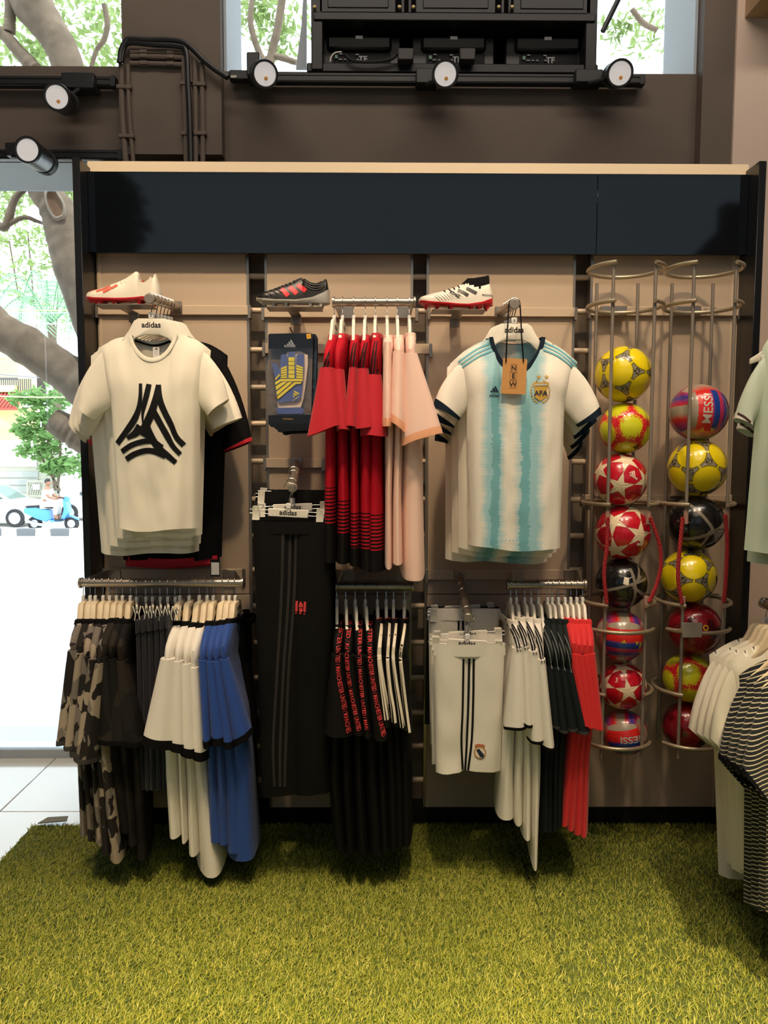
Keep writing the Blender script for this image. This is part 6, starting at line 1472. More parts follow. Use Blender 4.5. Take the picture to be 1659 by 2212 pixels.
# ---------------------------------------------------------------- black cabinet on the sill of the upper window
Yc0 = 3.40
def cz(y): return at(980, y, Yc0).z
def cx_(x): return at(x, 80, Yc0).x
m_cab = plain('black_painted_wood', rgb(20, 19, 22), 0.45, spec=0.4, var=0.1); m_cabin = plain('black_interior', rgb(12, 12, 14), 0.7, spec=0.2)
o = Vector((cx_(978), Yc0 + 0.15, cz(152))); t = thing('black_cabinet', 'large black cabinet standing in the upper window with knobs and open equipment bays', 'cabinet', tuple(o))
x0, x1 = cx_(672), cx_(1290); zt = cz(-200)
cab = lambda: MB(o)
cab().bbox((x0, Yc0 + 0.26, cz(152)), (x1, Yc0 + 0.30, zt), 0.002).build('back_board', m_cabin, t)
for xa, xb in ((x0, x0 + 0.05), (x1 - 0.05, x1)): cab().bbox((xa, Yc0, cz(152)), (xb, Yc0 + 0.30, zt), 0.004).build('side_panel', m_cab, t)
cab().bbox((x0 - 0.02, Yc0 + 0.01, cz(154)), (x1 + 0.01, Yc0 + 0.31, cz(134)), 0.004).build('bottom_rail', m_cab, t)
cab().bbox((x0 + 0.01, Yc0 - 0.008, cz(47)), (x1 - 0.01, Yc0 + 0.30, cz(29)), 0.004).build('middle_rail', m_cab, t)
for k, (a, bq) in enumerate(((700, 855), (905, 1070), (1115, 1275))):
    d = cab().bbox((cx_(a - 8 if k else 690), Yc0 + 0.0, cz(28)), (cx_(bq), Yc0 + 0.02, zt), 0.003).build('door', m_cab, t)
    cab().bbox((cx_(a + 8), Yc0 - 0.004, cz(19)), (cx_(bq - 16), Yc0 + 0.002, zt - 0.02), 0.003).build('door_panel', m_cab, d)
for x in (679, 863, 893, 1078, 1107):
    kz = at(x, 14, Yc0 - 0.02); cab().lathe([(0.002, -0.022), (0.007, -0.02), (0.009, -0.014), (0.005, -0.008), (0.004, 0.0)], 12, Matrix.Translation(kz + Vector((0, 0.02, 0))) @ Matrix.Rotation(-pi / 2, 4, 'X')).build('knob', plain('dull_brass', rgb(150, 132, 88), 0.4, 0.8), t)
for x in (870, 885, 1085, 1100): cab().bbox((cx_(x) - 0.006, Yc0 - 0.002, cz(28)), (cx_(x) + 0.006, Yc0 + 0.01, zt), 0.001).build('stile', m_cab, t)
for k, x in enumerate((775, 984, 1192)):
    m = thing('monitor', f'back of a black screen in the cabinet bay, {ORD[k]} from the left', 'monitor', (cx_(x), Yc0 + 0.12, cz(100)), 'screens inside the black cabinet'); mo = m.location.copy()
    MB(mo).bbox((cx_(x - 92), Yc0 + 0.10, cz(132)), (cx_(x + 92), Yc0 + 0.16, cz(52)), 0.006).build('rear_case', m_blk, m)
    MB(mo).bbox((cx_(x - 72), Yc0 + 0.075, cz(88)), (cx_(x + 72), Yc0 + 0.10, cz(56)), 0.012).build('bulge', m_blk, m)
    MB(mo).box((cx_(x - 8), Yc0 + 0.0735, cz(65)), (cx_(x + 8), Yc0 + 0.075, cz(58))).build('label_plate', plain('white_label', rgb(235, 233, 230), 0.7), m)
    MB(mo).box((cx_(x - 60), Yc0 + 0.094, cz(126)), (cx_(x + 70), Yc0 + 0.10, cz(92))).build('port_panel', m_cabin, m)
    for j, (dx, wd_, y) in enumerate(((-54, 6, 105), (-46, 8, 108), (-34, 5, 108), (-24, 5, 108), (-6, 6, 108), (-44, 7, 96), (-8, 7, 97))):
        MB(mo).box((cx_(x + dx), Yc0 + 0.088, cz(y)), (cx_(x + dx + wd_), Yc0 + 0.094, cz(y - (2.5 if j else 8)))).build('socket', plain('green_socket', rgb(70, 110, 92), 0.5) if j == 0 else plain('grey_socket', rgb(112, 112, 116), 0.5), m)
    v, f = text_mesh('TF', 0.036, 0.02); MB(mo).add([(cx_(x + 8) + a, Yc0 + 0.0935, cz(111) + b2) for a, b2 in v], f).build('lettering', plain('grey_lettering', rgb(150, 150, 152), 0.6), m, ang=0)
    for j in range(9): MB(mo).box((cx_(x - 4 + 8 * j), Yc0 + 0.092, cz(131)), (cx_(x - 2 + 8 * j), Yc0 + 0.094, cz(114))).build('vent', m_blk, m)
for k, x in enumerate((876, 1009)):
    p = at(x, 121, Yc0 - 0.03); tag(MB(p).bbox(p + Vector((-0.033, -0.02, -0.024)), p + Vector((0.033, 0.03, 0.024)), 0.004).build('junction_box', plain('dark_grey_plastic', rgb(44, 42, 40), 0.6)), ('small dark box on the cabinet rail, left of the middle spotlight', 'small dark box on the cabinet rail, right of the middle spotlight')[k], 'junction box', 'junction boxes on the cabinet')
P = spline([at(x, y, Yc0 - 0.012) for x, y in ((745, 118), (760, 130), (785, 134), (815, 133), (845, 128), (858, 118))], 30)
r = thing('cable', 'drooping black cable along the cabinet rail', 'cable', tuple(P[0])); MB(P[0]).tube(P, 0.006, 6).build('run', m_blk, r)
P = spline([at(x, y, Yc0 + 0.06) for x, y in ((713, 133), (716, 122), (724, 114), (738, 112))], 20)
r = thing('cable', 'short white cable curling in the left cabinet bay', 'cable', tuple(P[0])); MB(P[0]).tube(P, 0.0026, 6).build('run', m_white, r)
a, b = at(1302, 68, Yc0), at(1340, -10, Yc0)
tag(MB(a).tube([a, b], 0.011, 8).build('stay_bar', m_blk), 'slanting black stay bar right of the cabinet', 'bar')
# ---------------------------------------------------------------- the street outside
SZ = -1.15                                # the street lies lower than the shop floor
struct('pavement', MB().box((-16, YG + 0.02, -0.4), (8, 5.6, -0.015)), m_pave, 'grey paving in front of the shop')
struct('pavement.001', MB().box((-16, YG + 0.02, -0.03), (8, YG + 0.45, -0.008)), plain('step_stone', rgb(176, 184, 192), 0.5, var=0.04), 'pale grey step outside the glass')
struct('road', MB().add([(-60, 5.6, -0.02), (40, 5.6, -0.02), (40, 9, SZ), (-60, 9, SZ)], [(0, 1, 2, 3)]).add([(-60, 9, SZ), (40, 9, SZ), (40, 60, SZ), (-60, 60, SZ)], [(0, 1, 2, 3)]), m_road)
Yk = 24.0
k0 = at(0, 1158, Yk); kz0, kz1 = at(80, 1174, Yk).z, at(80, 1142, Yk).z
kb = struct('kerb', MB().box((-30, Yk, SZ), (20, Yk + 0.25, kz1 - 0.12)), plain('white_kerb_paint', rgb(226, 226, 224), 0.8))
for k in range(-8, 8):
    xa = at(37 + 73 * k, 1158, Yk).x
    MB().bbox((xa, Yk - 0.03, kz0), (at(76 + 73 * k, 1158, Yk).x, Yk + 0.25, kz1), 0.01).build('kerb_block', plain('black_kerb_paint', rgb(96, 98, 102), 0.8), kb)
    MB().bbox((at(77 + 73 * k, 1158, Yk).x, Yk - 0.03, kz0), (at(109 + 73 * k, 1158, Yk).x, Yk + 0.25, kz1), 0.01).build('kerb_block', plain('white_kerb_paint', rgb(226, 226, 224), 0.8), kb)
m_bark = plain('grey_brown_bark', rgb(112, 98, 84), 0.9, spec=0.1, var=0.5, vs=9, bump=1.0, bs=22)
def leafm(name, c1, c2):
    t = NT(name).setp(0.6, 0, 0.3); oi = t.noise(3.0, detail=1)
    t.col(t.mix(oi, c1, c2)); t.b.inputs['Transmission Weight'].default_value = 0.0
    tr = t.n('ShaderNodeBsdfTranslucent'); tr.inputs['Color'].default_value = c2; mx = t.n('ShaderNodeMixShader'); mx.inputs[0].default_value = 0.45
    t.t.links.new(t.b.outputs[0], mx.inputs[1]); t.t.links.new(tr.outputs[0], mx.inputs[2]); t.t.links.new(mx.outputs[0], t.out.inputs['Surface']); return t.mat
m_leaf = leafm('bright_leaves', rgb(108, 132, 76), rgb(142, 160, 98)); m_leaf2 = leafm('mid_green_leaves', rgb(84, 122, 70), rgb(124, 158, 92)); m_palm = leafm('palm_green', rgb(96, 140, 112), rgb(150, 186, 150))
def leaves(o, clusters, size, n, seed, flat=0.6):
    rs = random.Random(seed); mb = MB(o)
    for (c, rad) in clusters:
        for _ in range(n):
            d = Vector((rs.gauss(0, 1), rs.gauss(0, 1), rs.gauss(0, 1) * flat)); d = d.normalized() * rad * rs.random() ** 0.5; p = c + Vector((d.x, d.y, d.z * flat))
            a = Vector((rs.gauss(0, 1), rs.gauss(0, 1), rs.gauss(0, 0.5))).normalized(); b = a.orthogonal().normalized(); s = size * rs.uniform(0.6, 1.3)
            mb.add([p - a * s, p + b * s * 0.4 + a * 0.1 * s, p + a * s, p - b * s * 0.4 + a * 0.1 * s], [(0, 1, 2, 3)])
    return mb
# rain tree close to the window: limbs are parts of one tree
Yt = 6.2
def L3(pts, Y=Yt): return [at(x, y, Y) if len(q) == 2 else at(x, y, q[2]) for q in pts for x, y in [q[:2]]]
to = Vector((-3.2, Yt, SZ)); t = thing('rain_tree', 'large spreading tree with grey bark just outside the shop window', 'tree', tuple(to))
def limb(pts, radii, Y=Yt, name='limb', seed=0):
    P = spline(L3(pts, Y), 40); rr = [interp([(k / (len(radii) - 1), r) for k, r in enumerate(radii)], i / 40) * (1 + 0.12 * noise.noise((i * 0.35, seed, 0))) for i in range(41)]
    return MB(to).tube(P, 0.1, 14, radii=rr).build(name, m_bark, t)
limb([(30, -60), (70, 10), (112, 70), (135, 110), (150, 160), (168, 260), (176, 330)], [0.13, 0.15, 0.125, 0.12, 0.12, 0.13, 0.13], seed=1)
limb([(-30, 60), (5, 72), (40, 110), (75, 150)], [0.035, 0.045, 0.05, 0.06], seed=2)
limb([(18, -40), (22, 20), (20, 70)], [0.04, 0.04, 0.045], seed=3)
limb([(70, 370), (95, 410), (122, 450), (140, 500), (165, 560), (215, 660)], [0.10, 0.12, 0.13, 0.15, 0.19, 0.24], seed=4)
limb([(-60, 640), (-10, 705), (60, 748), (120, 790), (172, 825), (240, 880), (300, 980)], [0.13, 0.145, 0.15, 0.155, 0.16, 0.22, 0.30], seed=5)
limb([(116, 908), (150, 928), (185, 950), (240, 980), (300, 1000)], [0.10, 0.115, 0.12, 0.14, 0.2], seed=6, name='cut_stump')
limb([(215, 660), (310, 900), (330, 1200), (345, 1500)], [0.24, 0.30, 0.36, 0.46], seed=7, name='trunk')
limb([(-20, 470), (10, 490), (28, 440), (40, 420), (62, 404), (100, 380)], [0.02, 0.035, 0.03, 0.025, 0.02, 0.015], seed=8, name='branch')
limb([(10, 490), (50, 470), (80, 478), (110, 490)], [0.02, 0.018, 0.014, 0.008], seed=9, name='branch')
limb([(225, 10), (232, 50), (225, 85), (208, 110), (196, 150)], [0.02, 0.022, 0.02, 0.018, 0.016], seed=10, name='branch')
limb([(548, -30), (541, 40), (548, 80), (562, 118), (580, 150)], [0.02, 0.022, 0.025, 0.025, 0.028], seed=11, name='branch')
limb([(612, -20), (600, 60), (588, 110), (580, 160)], [0.03, 0.03, 0.032, 0.034], seed=12, name='branch')
limb([(570, 130), (595, 122), (640, 135)], [0.02, 0.025, 0.022], seed=13, name='branch')
limb([(1365, 20), (1390, 50), (1420, 65)], [0.02, 0.022, 0.02], seed=14, name='branch')
kq = [(k, 1 + 0.18 * noise.noise((cos(2 * pi * k / 20) * 1.5, sin(2 * pi * k / 20) * 1.5, 4.0))) for k in range(20)]
kp = lambda k, f, sx, sz, d: at(118, 440, Yt - d) + Vector((sx * f * cos(2 * pi * k / 20) + 0.25 * sz * f * -sin(2 * pi * k / 20), 0, sz * f * sin(2 * pi * k / 20)))
MB(to).loft([[kp(k, f, 0.062 * g_, 0.125 * g_, d) for k, f in kq] for g_, d in ((1.15, 0.10), (1.1, 0.155), (0.9, 0.165), (0.78, 0.14))], False, False).build('knot_rim', plain('pale_callus', rgb(124, 112, 98), 0.9, var=0.2, bump=0.6, bs=30), t)
MB(to).loft([[kp(k, f, 0.062 * g_, 0.125 * g_, d) for k, f in kq] for g_, d in ((0.86, 0.15), (0.5, 0.14))], False, True).build('knot_hollow', plain('brown_hollow', rgb(110, 84, 64), 0.95, var=0.3, vs=20), t)
cl = [(at(x, y, Y), r) for x, y, Y, r in ((60, 20, 8, .5), (190, 30, 8, .55), (245, 70, 8, .45), (20, 110, 8, .4), (215, 120, 8, .4), (130, -20, 8, .6), (90, 120, 8.2, .3), (560, 40, 8, .3), (620, 40, 8, .35), (600, 90, 8, .25), (540, 10, 8, .3), (1395, 90, 8, .35), (1410, 30, 8, .35), (1330, 60, 8, .2), (80, 330, 8, .3), (30, 420, 8.5, .25), (150, 415, 8.5, .2), (250, 20, 9, .5), (20, 60, 9, .5))]
f = leaves(to, cl, 0.06, 95, 5).build('foliage', m_leaf, t, ang=0); f['kind'] = 'stuff'
# bushes, palm
def bush(name, label, cat, clusters, m, size, n, seed, base):
    b = thing(name, label, cat, tuple(base))
    f = leaves(base, clusters, size, n, seed).build('foliage', m, b, ang=0); f['kind'] = 'stuff'
    for k, (c, r) in enumerate(clusters[:3]): MB(base).tube(spline([base + Vector((0.1 * k, 0, 0)), base.lerp(c, 0.5) + Vector((0.1, 0, 0)), c], 10), 0.05, 7).build('stem', m_bark, b)
    return b
Yb = 29.0; A = lambda x, y, Y=Yb: at(x, y, Y)
bush('shrub', 'leafy green shrub beside the gate across the street', 'shrub', [(A(90, 900), .9), (A(130, 940), 1.0), (A(80, 970), .8), (A(150, 1000), 1.0), (A(60, 860), .7), (A(110, 860), .9), (A(170, 930), 1.0), (A(60, 930), .6), (A(120, 1010), .6)], m_leaf2, 0.16, 260, 11, A(118, 1060))
bush('tree', 'mid green tree rising behind the yellow house', 'tree', [(A(20, 520, 49), 1.54), (A(60, 500, 49), 1.66), (A(130, 520, 49), 1.54), (A(30, 600, 49), 1.92), (A(150, 560, 49), 1.54), (A(90, 570, 49), 1.66), (A(60, 650, 49), 1.66), (A(120, 690, 49), 2.05), (A(15, 460, 49), 1.15), (A(140, 470, 49), 1.02), (A(175, 640, 49), 1.79)], m_leaf, 0.22, 120, 12, A(100, 1050, 49))
pb = A(120, 1040, 32); pc = A(110, 700, 32)
pt_ = thing('palm_tree', 'feathery palm with drooping fronds across the street', 'palm', tuple(pb)); MB(pb).tube(spline([pb, pb.lerp(pc, .5) + Vector((.2, 0, 0)), pc], 14), 0.16, 10).build('trunk', m_bark, pt_)
rs = random.Random(8)
for k in range(16):
    a = 2 * pi * k / 16 + rs.uniform(-.2, .2); up = rs.uniform(0.7, 2.4); Lf = rs.uniform(2.2, 3.2); mb = MB(pb)
    S_ = spline([pc, pc + Vector((cos(a) * Lf * .45, sin(a) * Lf * .3, up)), pc + Vector((cos(a) * Lf * .85, sin(a) * Lf * .5, up * .6)), pc + Vector((cos(a) * Lf, sin(a) * Lf * .6, up * .6 - 1.3))], 26)
    mb.tube(S_, 0.02, 4)
    for i in range(4, 27):
        tg = (S_[min(i + 1, 26)] - S_[i - 1]).normalized(); sd = tg.cross(Vector((0, 0, 1))).normalized()
        for s in (-1, 1):
            q = S_[i]; tip = q + sd * s * 0.55 + tg * 0.35 - Vector((0, 0, 0.22)); mb.add([q, q + tg * 0.07, tip], [(0, 1, 2)])
    mb.build('frond', m_palm, pt_, ang=0)
# house
Yh = 35.0
m_yel = plain('pale_yellow_render', rgb(238, 222, 160), 0.85, var=0.03); m_roof = plain('red_roof_tiles', rgb(176, 84, 72), 0.8, var=0.1); m_conc = plain('weathered_concrete', rgb(190, 186, 170), 0.9, var=0.1)
H = lambda x, y, d=0.0: at(x, y, Yh + d)
ho = Vector((H(-40, 1000).x, Yh, SZ)); ht = thing('house', 'pale yellow house with arched openings and a small red tiled canopy', 'house', tuple(ho))
def wall_arch(x0, x1, y0, y1, ax0, ax1, ay, name):
    """a wall slab with an arched opening"""
    mb = MB(ho); pa = [H(x, y) for x, y in ((x0, y1), (x0, y0), (x1, y0), (x1, y1))]
    xL, xR = H(ax0, ay).x, H(ax1, ay).x; zs2 = H(0, ay).z; zt2, zb2 = H(0, y0).z, H(0, y1).z; rx = (xR - xL) / 2; cxm = (xL + xR) / 2
    arch = [(cxm + rx * cos(a), zs2 + rx * 0.55 * sin(a)) for a in [pi * k / 12 for k in range(13)]]
    X0, X1 = H(x0, 0).x, H(x1, 0).x
    mb.prism([(X0, zb2), (xL, zb2)] + arch[::-1] + [(xR, zb2), (X1, zb2), (X1, zt2), (X0, zt2)], lambda x, z: (x, Yh, z), lambda x, z: (x, Yh + 0.35, z)); return mb.build(name, m_yel, ht)
wall_arch(-160, 44, 735, 845, -25, 38, 790, 'upper_wall'); wall_arch(-160, 48, 880, 960, -70, 22, 925, 'lower_wall')
MB(ho).box(H(-160, 846, -0.3), H(46, 835, 0.4)).build('floor_slab', m_yel, ht)
MB(ho).box(H(-160, 960, 2.0), H(48, 735, 2.3)).build('rear_wall', plain('dull_cream_inner_wall', rgb(206, 198, 168), 0.9), ht)  # rear wall in a duller cream than the front render
MB(ho).box((H(12, 0).x, Yh + 1.8, H(0, 846).z), (H(32, 0).x, Yh + 1.9, H(0, 780).z)).build('door', plain('dark_door', rgb(70, 62, 66), 0.6), ht)
rl = MB(ho)
for k in range(22): x = lerp(H(-60, 0).x, H(38, 0).x, k / 21); rl.tube([(x, Yh - 0.02, H(0, 845).z), (x, Yh - 0.02, H(0, 818).z)], 0.025, 5)
rl.box(H(-60, 820, -0.06), H(38, 816, 0.02)); rl.build('balcony_rail', plain('dark_rail_grille', rgb(88, 86, 92), 0.6), ht)
x0_, x1_ = H(-160, 0).x, H(36, 0).x; zA, zB = H(0, 884).z, H(0, 848).z
MB(ho).add([(x0_, Yh - 1.2, zA), (x1_, Yh - 1.2, zA), (H(16, 0).x, Yh, zB), (x0_, Yh, zB), (x0_, Yh - 1.2, zA - 0.1), (x1_, Yh - 1.2, zA - 0.1), (H(16, 0).x, Yh, zB - 0.1), (x0_, Yh, zB - 0.1)], [(0, 1, 2, 3), (7, 6, 5, 4), (0, 4, 5, 1), (1, 5, 6, 2)]).build('canopy_roof', m_roof, ht)
for k in range(24):
    xx = lerp(x0_, x1_ - 0.2, k / 23); MB(ho).tube([(xx, Yh - 1.22, zA + 0.03), (xx if xx < H(16, 0).x else H(16, 0).x, Yh - 0.05, zB + 0.03)], 0.05, 5).build('roof_tile', m_roof, ht)
MB(ho).box(H(-160, 735, -0.05), H(60, 722, 0.5)).build('cornice', m_yel, ht)
MB(ho).box(H(20, 722, 3), H(60, 664, 6)).build('upper_storey', plain('pale_blue_grey_render', rgb(210, 214, 214), 0.9), ht)
# boundary wall, gate and white panel
Yg = 30.6; Gp = lambda x, y, d=0.0: at(x, y, Yg + d)
bo = Gp(20, 1060); bt = thing('boundary_wall', 'weathered grey boundary wall below the yellow house', 'wall', tuple(bo))
MB(bo).box((Gp(-160, 0).x, Yg, SZ), (Gp(95, 0).x, Yg + 0.3, Gp(0, 958).z)).build('wall_body', m_conc, bt)
MB(bo).box((Gp(-160, 0).x, Yg - 0.08, Gp(0, 1008).z), (Gp(46, 0).x, Yg - 0.02, Gp(0, 952).z)).build('white_sheet', plain('white_sheet_metal', rgb(232, 232, 228), 0.6), bt, 'white sheet panel fixed to the wall')
for y in (1018, 1034, 1050): MB(bo).box((Gp(-160, 0).x, Yg - 0.05, Gp(0, y + 13).z), (Gp(48, 0).x, Yg - 0.01, Gp(0, y).z)).build('concrete_course', plain('grey_courses', rgb(170, 172, 168), 0.9), bt)
go = Gp(76, 1066); gt = thing('gate', 'white metal gate with slanting bars across the street', 'gate', tuple(go)); fr = [(60, 1040), (95, 1040), (95, 1072), (60, 1072)]
for a, b in zip(fr, fr[1:] + fr[:1]): MB(go).tube([Gp(*a, -0.3), Gp(*b, -0.3)], 0.05, 6).build('gate_frame', m_conc, gt)
for k in range(7): MB(go).tube([Gp(60 + 5 * k, 1072, -0.3), Gp(66 + 5 * k if k < 6 else 95, 1040, -0.3)], 0.03, 5).build('gate_bar', m_conc, gt)
MB(go).bbox(Gp(70, 1058, -0.36), Gp(86, 1046, -0.33), 0.02).build('gate_plate', plain('white_sheet_metal', rgb(232, 232, 228), 0.6), gt)
# overhead wires
for k, (y0, y1, c) in enumerate(((667, 668, rgb(226, 176, 120)), (672, 674, rgb(150, 206, 190)), (803, 823, rgb(120, 120, 130)), (854, 856, rgb(226, 190, 150)), (692, 700, rgb(200, 204, 210)))):
    p0, p1 = at(-60, y0, 16), at(240, y1, 16)
    tag(MB(p0).tube(spline([p0, (p0 + p1) / 2 + Vector((0, 0, -0.03)), p1], 16), 0.012, 5).build('overhead_wire', plain(f'wire_tone_{k}', c, 0.7)), ('orange overhead wire high across the window', 'green overhead wire just below the orange one', 'dark overhead cable crossing the big slanting limb', 'lowest orange wire in front of the shrub', 'pale overhead wire under the orange and green ones')[k], 'wire', 'overhead wires')
# cars
m_car = plain('white_car_paint', rgb(236, 238, 240), 0.25, coat=0.5, var=0); m_carglass = plain('car_window_glass', rgb(96, 120, 116), 0.08, spec=0.6); m_tyre = plain('tyre_rubber', rgb(44, 44, 46), 0.85); m_alloy = plain('silver_alloy', rgb(190, 192, 196), 0.35, 0.6)
def car(front_px, base_y, Y, label, facing=1):
    sc = Y / F; g = at(front_px, base_y, Y); t = thing('car', label, 'car', (g.x, Y, SZ)); o = t.location.copy()
    prof = [(0, .35), (0.02, .62), (-.15, .80), (-1.0, .95), (-1.75, 1.42), (-2.9, 1.47), (-3.6, 1.12), (-4.1, 1.05), (-4.2, .7), (-4.2, .35), (-3.75, .22), (-.4, .22)]
    mb = MB(o); rings = []
    for y, s, zs in ((-.80, .96, .97), (-.74, 1, 1), (.74, 1, 1), (.80, .96, .97)): rings.append([Vector((o.x + facing * (x * s - 2.1 * (1 - s)), Y + 0.9 + y, SZ + .2 + (z - .2) * zs)) for x, z in prof])
    mb.loft(rings).build('body', m_car, t)
    W = lambda pts, name, m: MB(o).prism(pts, lambda x, z: (o.x + facing * x, Y + 0.085, SZ + z), lambda x, z: (o.x + facing * x, Y + 0.10, SZ + z)).build(name, m, t)
    W([(-1.15, .98), (-1.78, 1.36), (-2.2, 1.38), (-2.2, .98)], 'window', m_carglass); W([(-2.28, .98), (-2.28, 1.38), (-2.95, 1.38), (-3.4, 1.08), (-3.4, .98)], 'window', m_carglass)
    MB(o).add([(o.x + facing * -1.02, Y + .25, SZ + .97), (o.x + facing * -1.02, Y + 1.55, SZ + .97), (o.x + facing * -1.72, Y + 1.5, SZ + 1.41), (o.x + facing * -1.72, Y + .3, SZ + 1.41)], [(0, 1, 2, 3)]).build('windscreen', m_carglass, t)
    for x in (-.78, -3.38):
        M = Matrix.Translation((o.x + facing * x, Y + 0.06, SZ + .32)) @ Matrix.Rotation(pi / 2, 4, 'X')
        wv = MB(o).lathe([(.14, .03), (.22, .05), (.31, .05), (.325, 0.0), (.31, -.16), (.1, -.16)], 24, M).build('wheel', m_tyre, t)
        MB(o).lathe([(.02, .056), (.05, .058), (.2, .05), (.215, .04), (.2, .02)], 20, M).build('hubcap', m_alloy, wv)
    MB(o).bbox((o.x + facing * -1.35 - .1, Y - .12, SZ + .98), (o.x + facing * -1.35 + .1, Y + .06, SZ + 1.12), .03).build('mirror', plain('dark_mirror_shell', rgb(70, 74, 80), 0.4), t)
    MB(o).bbox((min(o.x + facing * -.3, o.x + facing * .01), Y + .12, SZ + .62), (max(o.x + facing * -.3, o.x + facing * .01), Y + .4, SZ + .76), .04).build('headlamp', plain('headlamp_lens', rgb(220, 226, 230), 0.1, spec=0.7), t)
car(80, 1135, 26.6, 'white car at the left edge of the street behind the scooter', 1)
car(104, 1120, 29.0, 'white car half hidden behind the scooter rider', -1)
# scooter and rider
Ys = 25.6; s0 = at(115, 1138, Ys); so = Vector((s0.x, Ys, SZ)); st = thing('scooter', 'bright blue scooter riding along the street', 'scooter', tuple(so))
m_sblue = plain('scooter_blue', rgb(72, 142, 216), 0.3, coat=0.4, var=0.02)
Sx = lambda x, z, y=0.0: Vector((so.x + x, Ys + y, SZ + z))
def slab(pts, hw, name, m, seg=0.0):
    mb = MB(so); rings = []
    for y, s in ((-hw, .9), (-hw * .8, 1), (hw * .8, 1), (hw, .9)):
        cxm = sum(p[0] for p in pts) / len(pts); czm = sum(p[1] for p in pts) / len(pts); rings.append([Sx(cxm + (x - cxm) * s, czm + (z - czm) * s, y) for x, z in pts])
    return mb.loft(rings).build(name, m, st)
for x in (-.60, .62):
    M = Matrix.Translation(Sx(x, .24)) @ Matrix.Rotation(pi / 2, 4, 'X'); wv = MB(so).lathe([(.12, .05), (.21, .06), (.24, .03), (.24, -.03), (.21, -.06), (.12, -.05)], 24, M).build('wheel', m_tyre, st)
    MB(so).lathe([(.02, .062), (.13, .055), (.135, .02), (.1, -.06)], 16, M).build('hub', m_alloy, wv)
slab([(-.92, .62), (-.88, .76), (-.5, .78), (-.05, .70), (.0, .40), (-.18, .30), (-.5, .40)], .16, 'rear_body', m_sblue)
slab([(-.05, .30), (.30, .30), (.42, .44), (.36, .48), (.26, .36), (-.05, .38)], .15, 'footboard', m_sblue)
slab([(.34, .40), (.44, .40), (.60, .60), (.52, .98), (.42, 1.0), (.44, .7)], .19, 'front_shield', m_sblue)
slab([(.42, .46), (.62, .53), (.84, .42), (.86, .36), (.62, .46)], .07, 'front_mudguard', m_sblue)
slab([(.38, .98), (.54, .98), (.58, 1.10), (.46, 1.16), (.38, 1.08)], .10, 'headlamp_shell', m_sblue)
slab([(-.84, .77), (-.86, .83), (-.4, .86), (.0, .80), (.02, .74), (-.4, .77)], .13, 'seat', m_tyre)
MB(so).tube([Sx(.44, .9), Sx(.62, .24)], .03, 8).build('fork', m_alloy, st)
MB(so).tube(spline([Sx(.30, 1.10, -.33), Sx(.38, 1.12, -.2), Sx(.44, 1.06), Sx(.38, 1.12, .2), Sx(.30, 1.10, .33)], 16), .018, 8).build('handlebar', m_tyre, st)
MB(so).tube([Sx(.36, 1.1, -.28), Sx(.36, 1.3, -.36)], .008, 6).build('mirror_stem', m_tyre, st)
MB(so).bbox(Sx(.33, 1.27, -.42), Sx(.39, 1.36, -.31), .02).build('mirror', m_tyre, st)
MB(so).tube(spline([Sx(-.1, .22, -.14), Sx(-.4, .22, -.16), Sx(-.82, .34, -.17)], 10), .05, 10).build('exhaust', m_alloy, st)
# rider: one skinned body with clothing colours by part
def skinned(name, verts, edges, radii, m, parent, root=0, sub=2):
    me = bpy.data.meshes.new(name); me.from_pydata([tuple(v) for v in verts], edges, []); o = bpy.data.objects.new(name, me); COL.objects.link(o); o.parent = parent
    md = o.modifiers.new('skin', 'SKIN'); md.use_smooth_shade = True
    for i, r in enumerate(radii): me.skin_vertices[0].data[i].radius = (r, r) if not isinstance(r, tuple) else r
    me.skin_vertices[0].data[root].use_root = True
    o.modifiers.new('sub', 'SUBSURF').levels = sub; o.modifiers['sub'].render_levels = sub; me.materials.append(m); return o
pr = Sx(-.22, .92); pt2 = thing('person', 'scooter rider in white shirt and pale trousers sitting with both hands on the handlebar', 'person', tuple(pr))
m_skin = plain('skin_tone', rgb(150, 104, 82), 0.6, var=0.03); m_shirt = plain('rider_white_shirt', rgb(236, 236, 232), 0.8); m_trous = plain('rider_pale_trousers', rgb(206, 200, 186), 0.8); m_hair = plain('black_hair', rgb(28, 24, 24), 0.6)
q = lambda x, z, y=0.0: Vector((x, y, z))
V = [q(0, 0), q(.02, .16), q(.05, .34), q(.07, .47), q(.075, .54), q(.085, .60), q(.10, .66), q(.105, .74),
     q(.06, .44, -.19), q(.20, .22, -.24), q(.44, .16, -.29), q(.52, .17, -.30), q(.06, .44, .19), q(.20, .22, .24), q(.44, .16, .29), q(.52, .17, .30),
     q(.02, -.02, -.10), q(.40, -.06, -.15), q(.36, -.46, -.14), q(.50, -.53, -.14), q(.02, -.02, .10), q(.40, -.06, .15), q(.36, -.46, .14), q(.50, -.53, .14)]
E = [(0, 1), (1, 2), (2, 3), (3, 4), (4, 5), (5, 6), (6, 7), (3, 8), (8, 9), (9, 10), (10, 11), (3, 12), (12, 13), (13, 14), (14, 15), (0, 16), (16, 17), (17, 18), (18, 19), (0, 20), (20, 21), (21, 22), (22, 23)]
RD = [.15, .15, .165, .13, .055, .062, .095, .085, .07, .05, .036, .038, .07, .05, .036, .038, .10, .075, .055, .045, .10, .075, .055, .045]
body = skinned('body', V, E, RD, m_skin, pt2)
skinned('shirt', [V[0] + q(0, -.03), V[1], V[2], V[3], V[8], V[8].lerp(V[9], .75), V[12], V[12].lerp(V[13], .75)], [(0, 1), (1, 2), (2, 3), (3, 4), (4, 5), (3, 6), (6, 7)], [.168, .168, .18, .14, .085, .07, .085, .07], m_shirt, pt2)
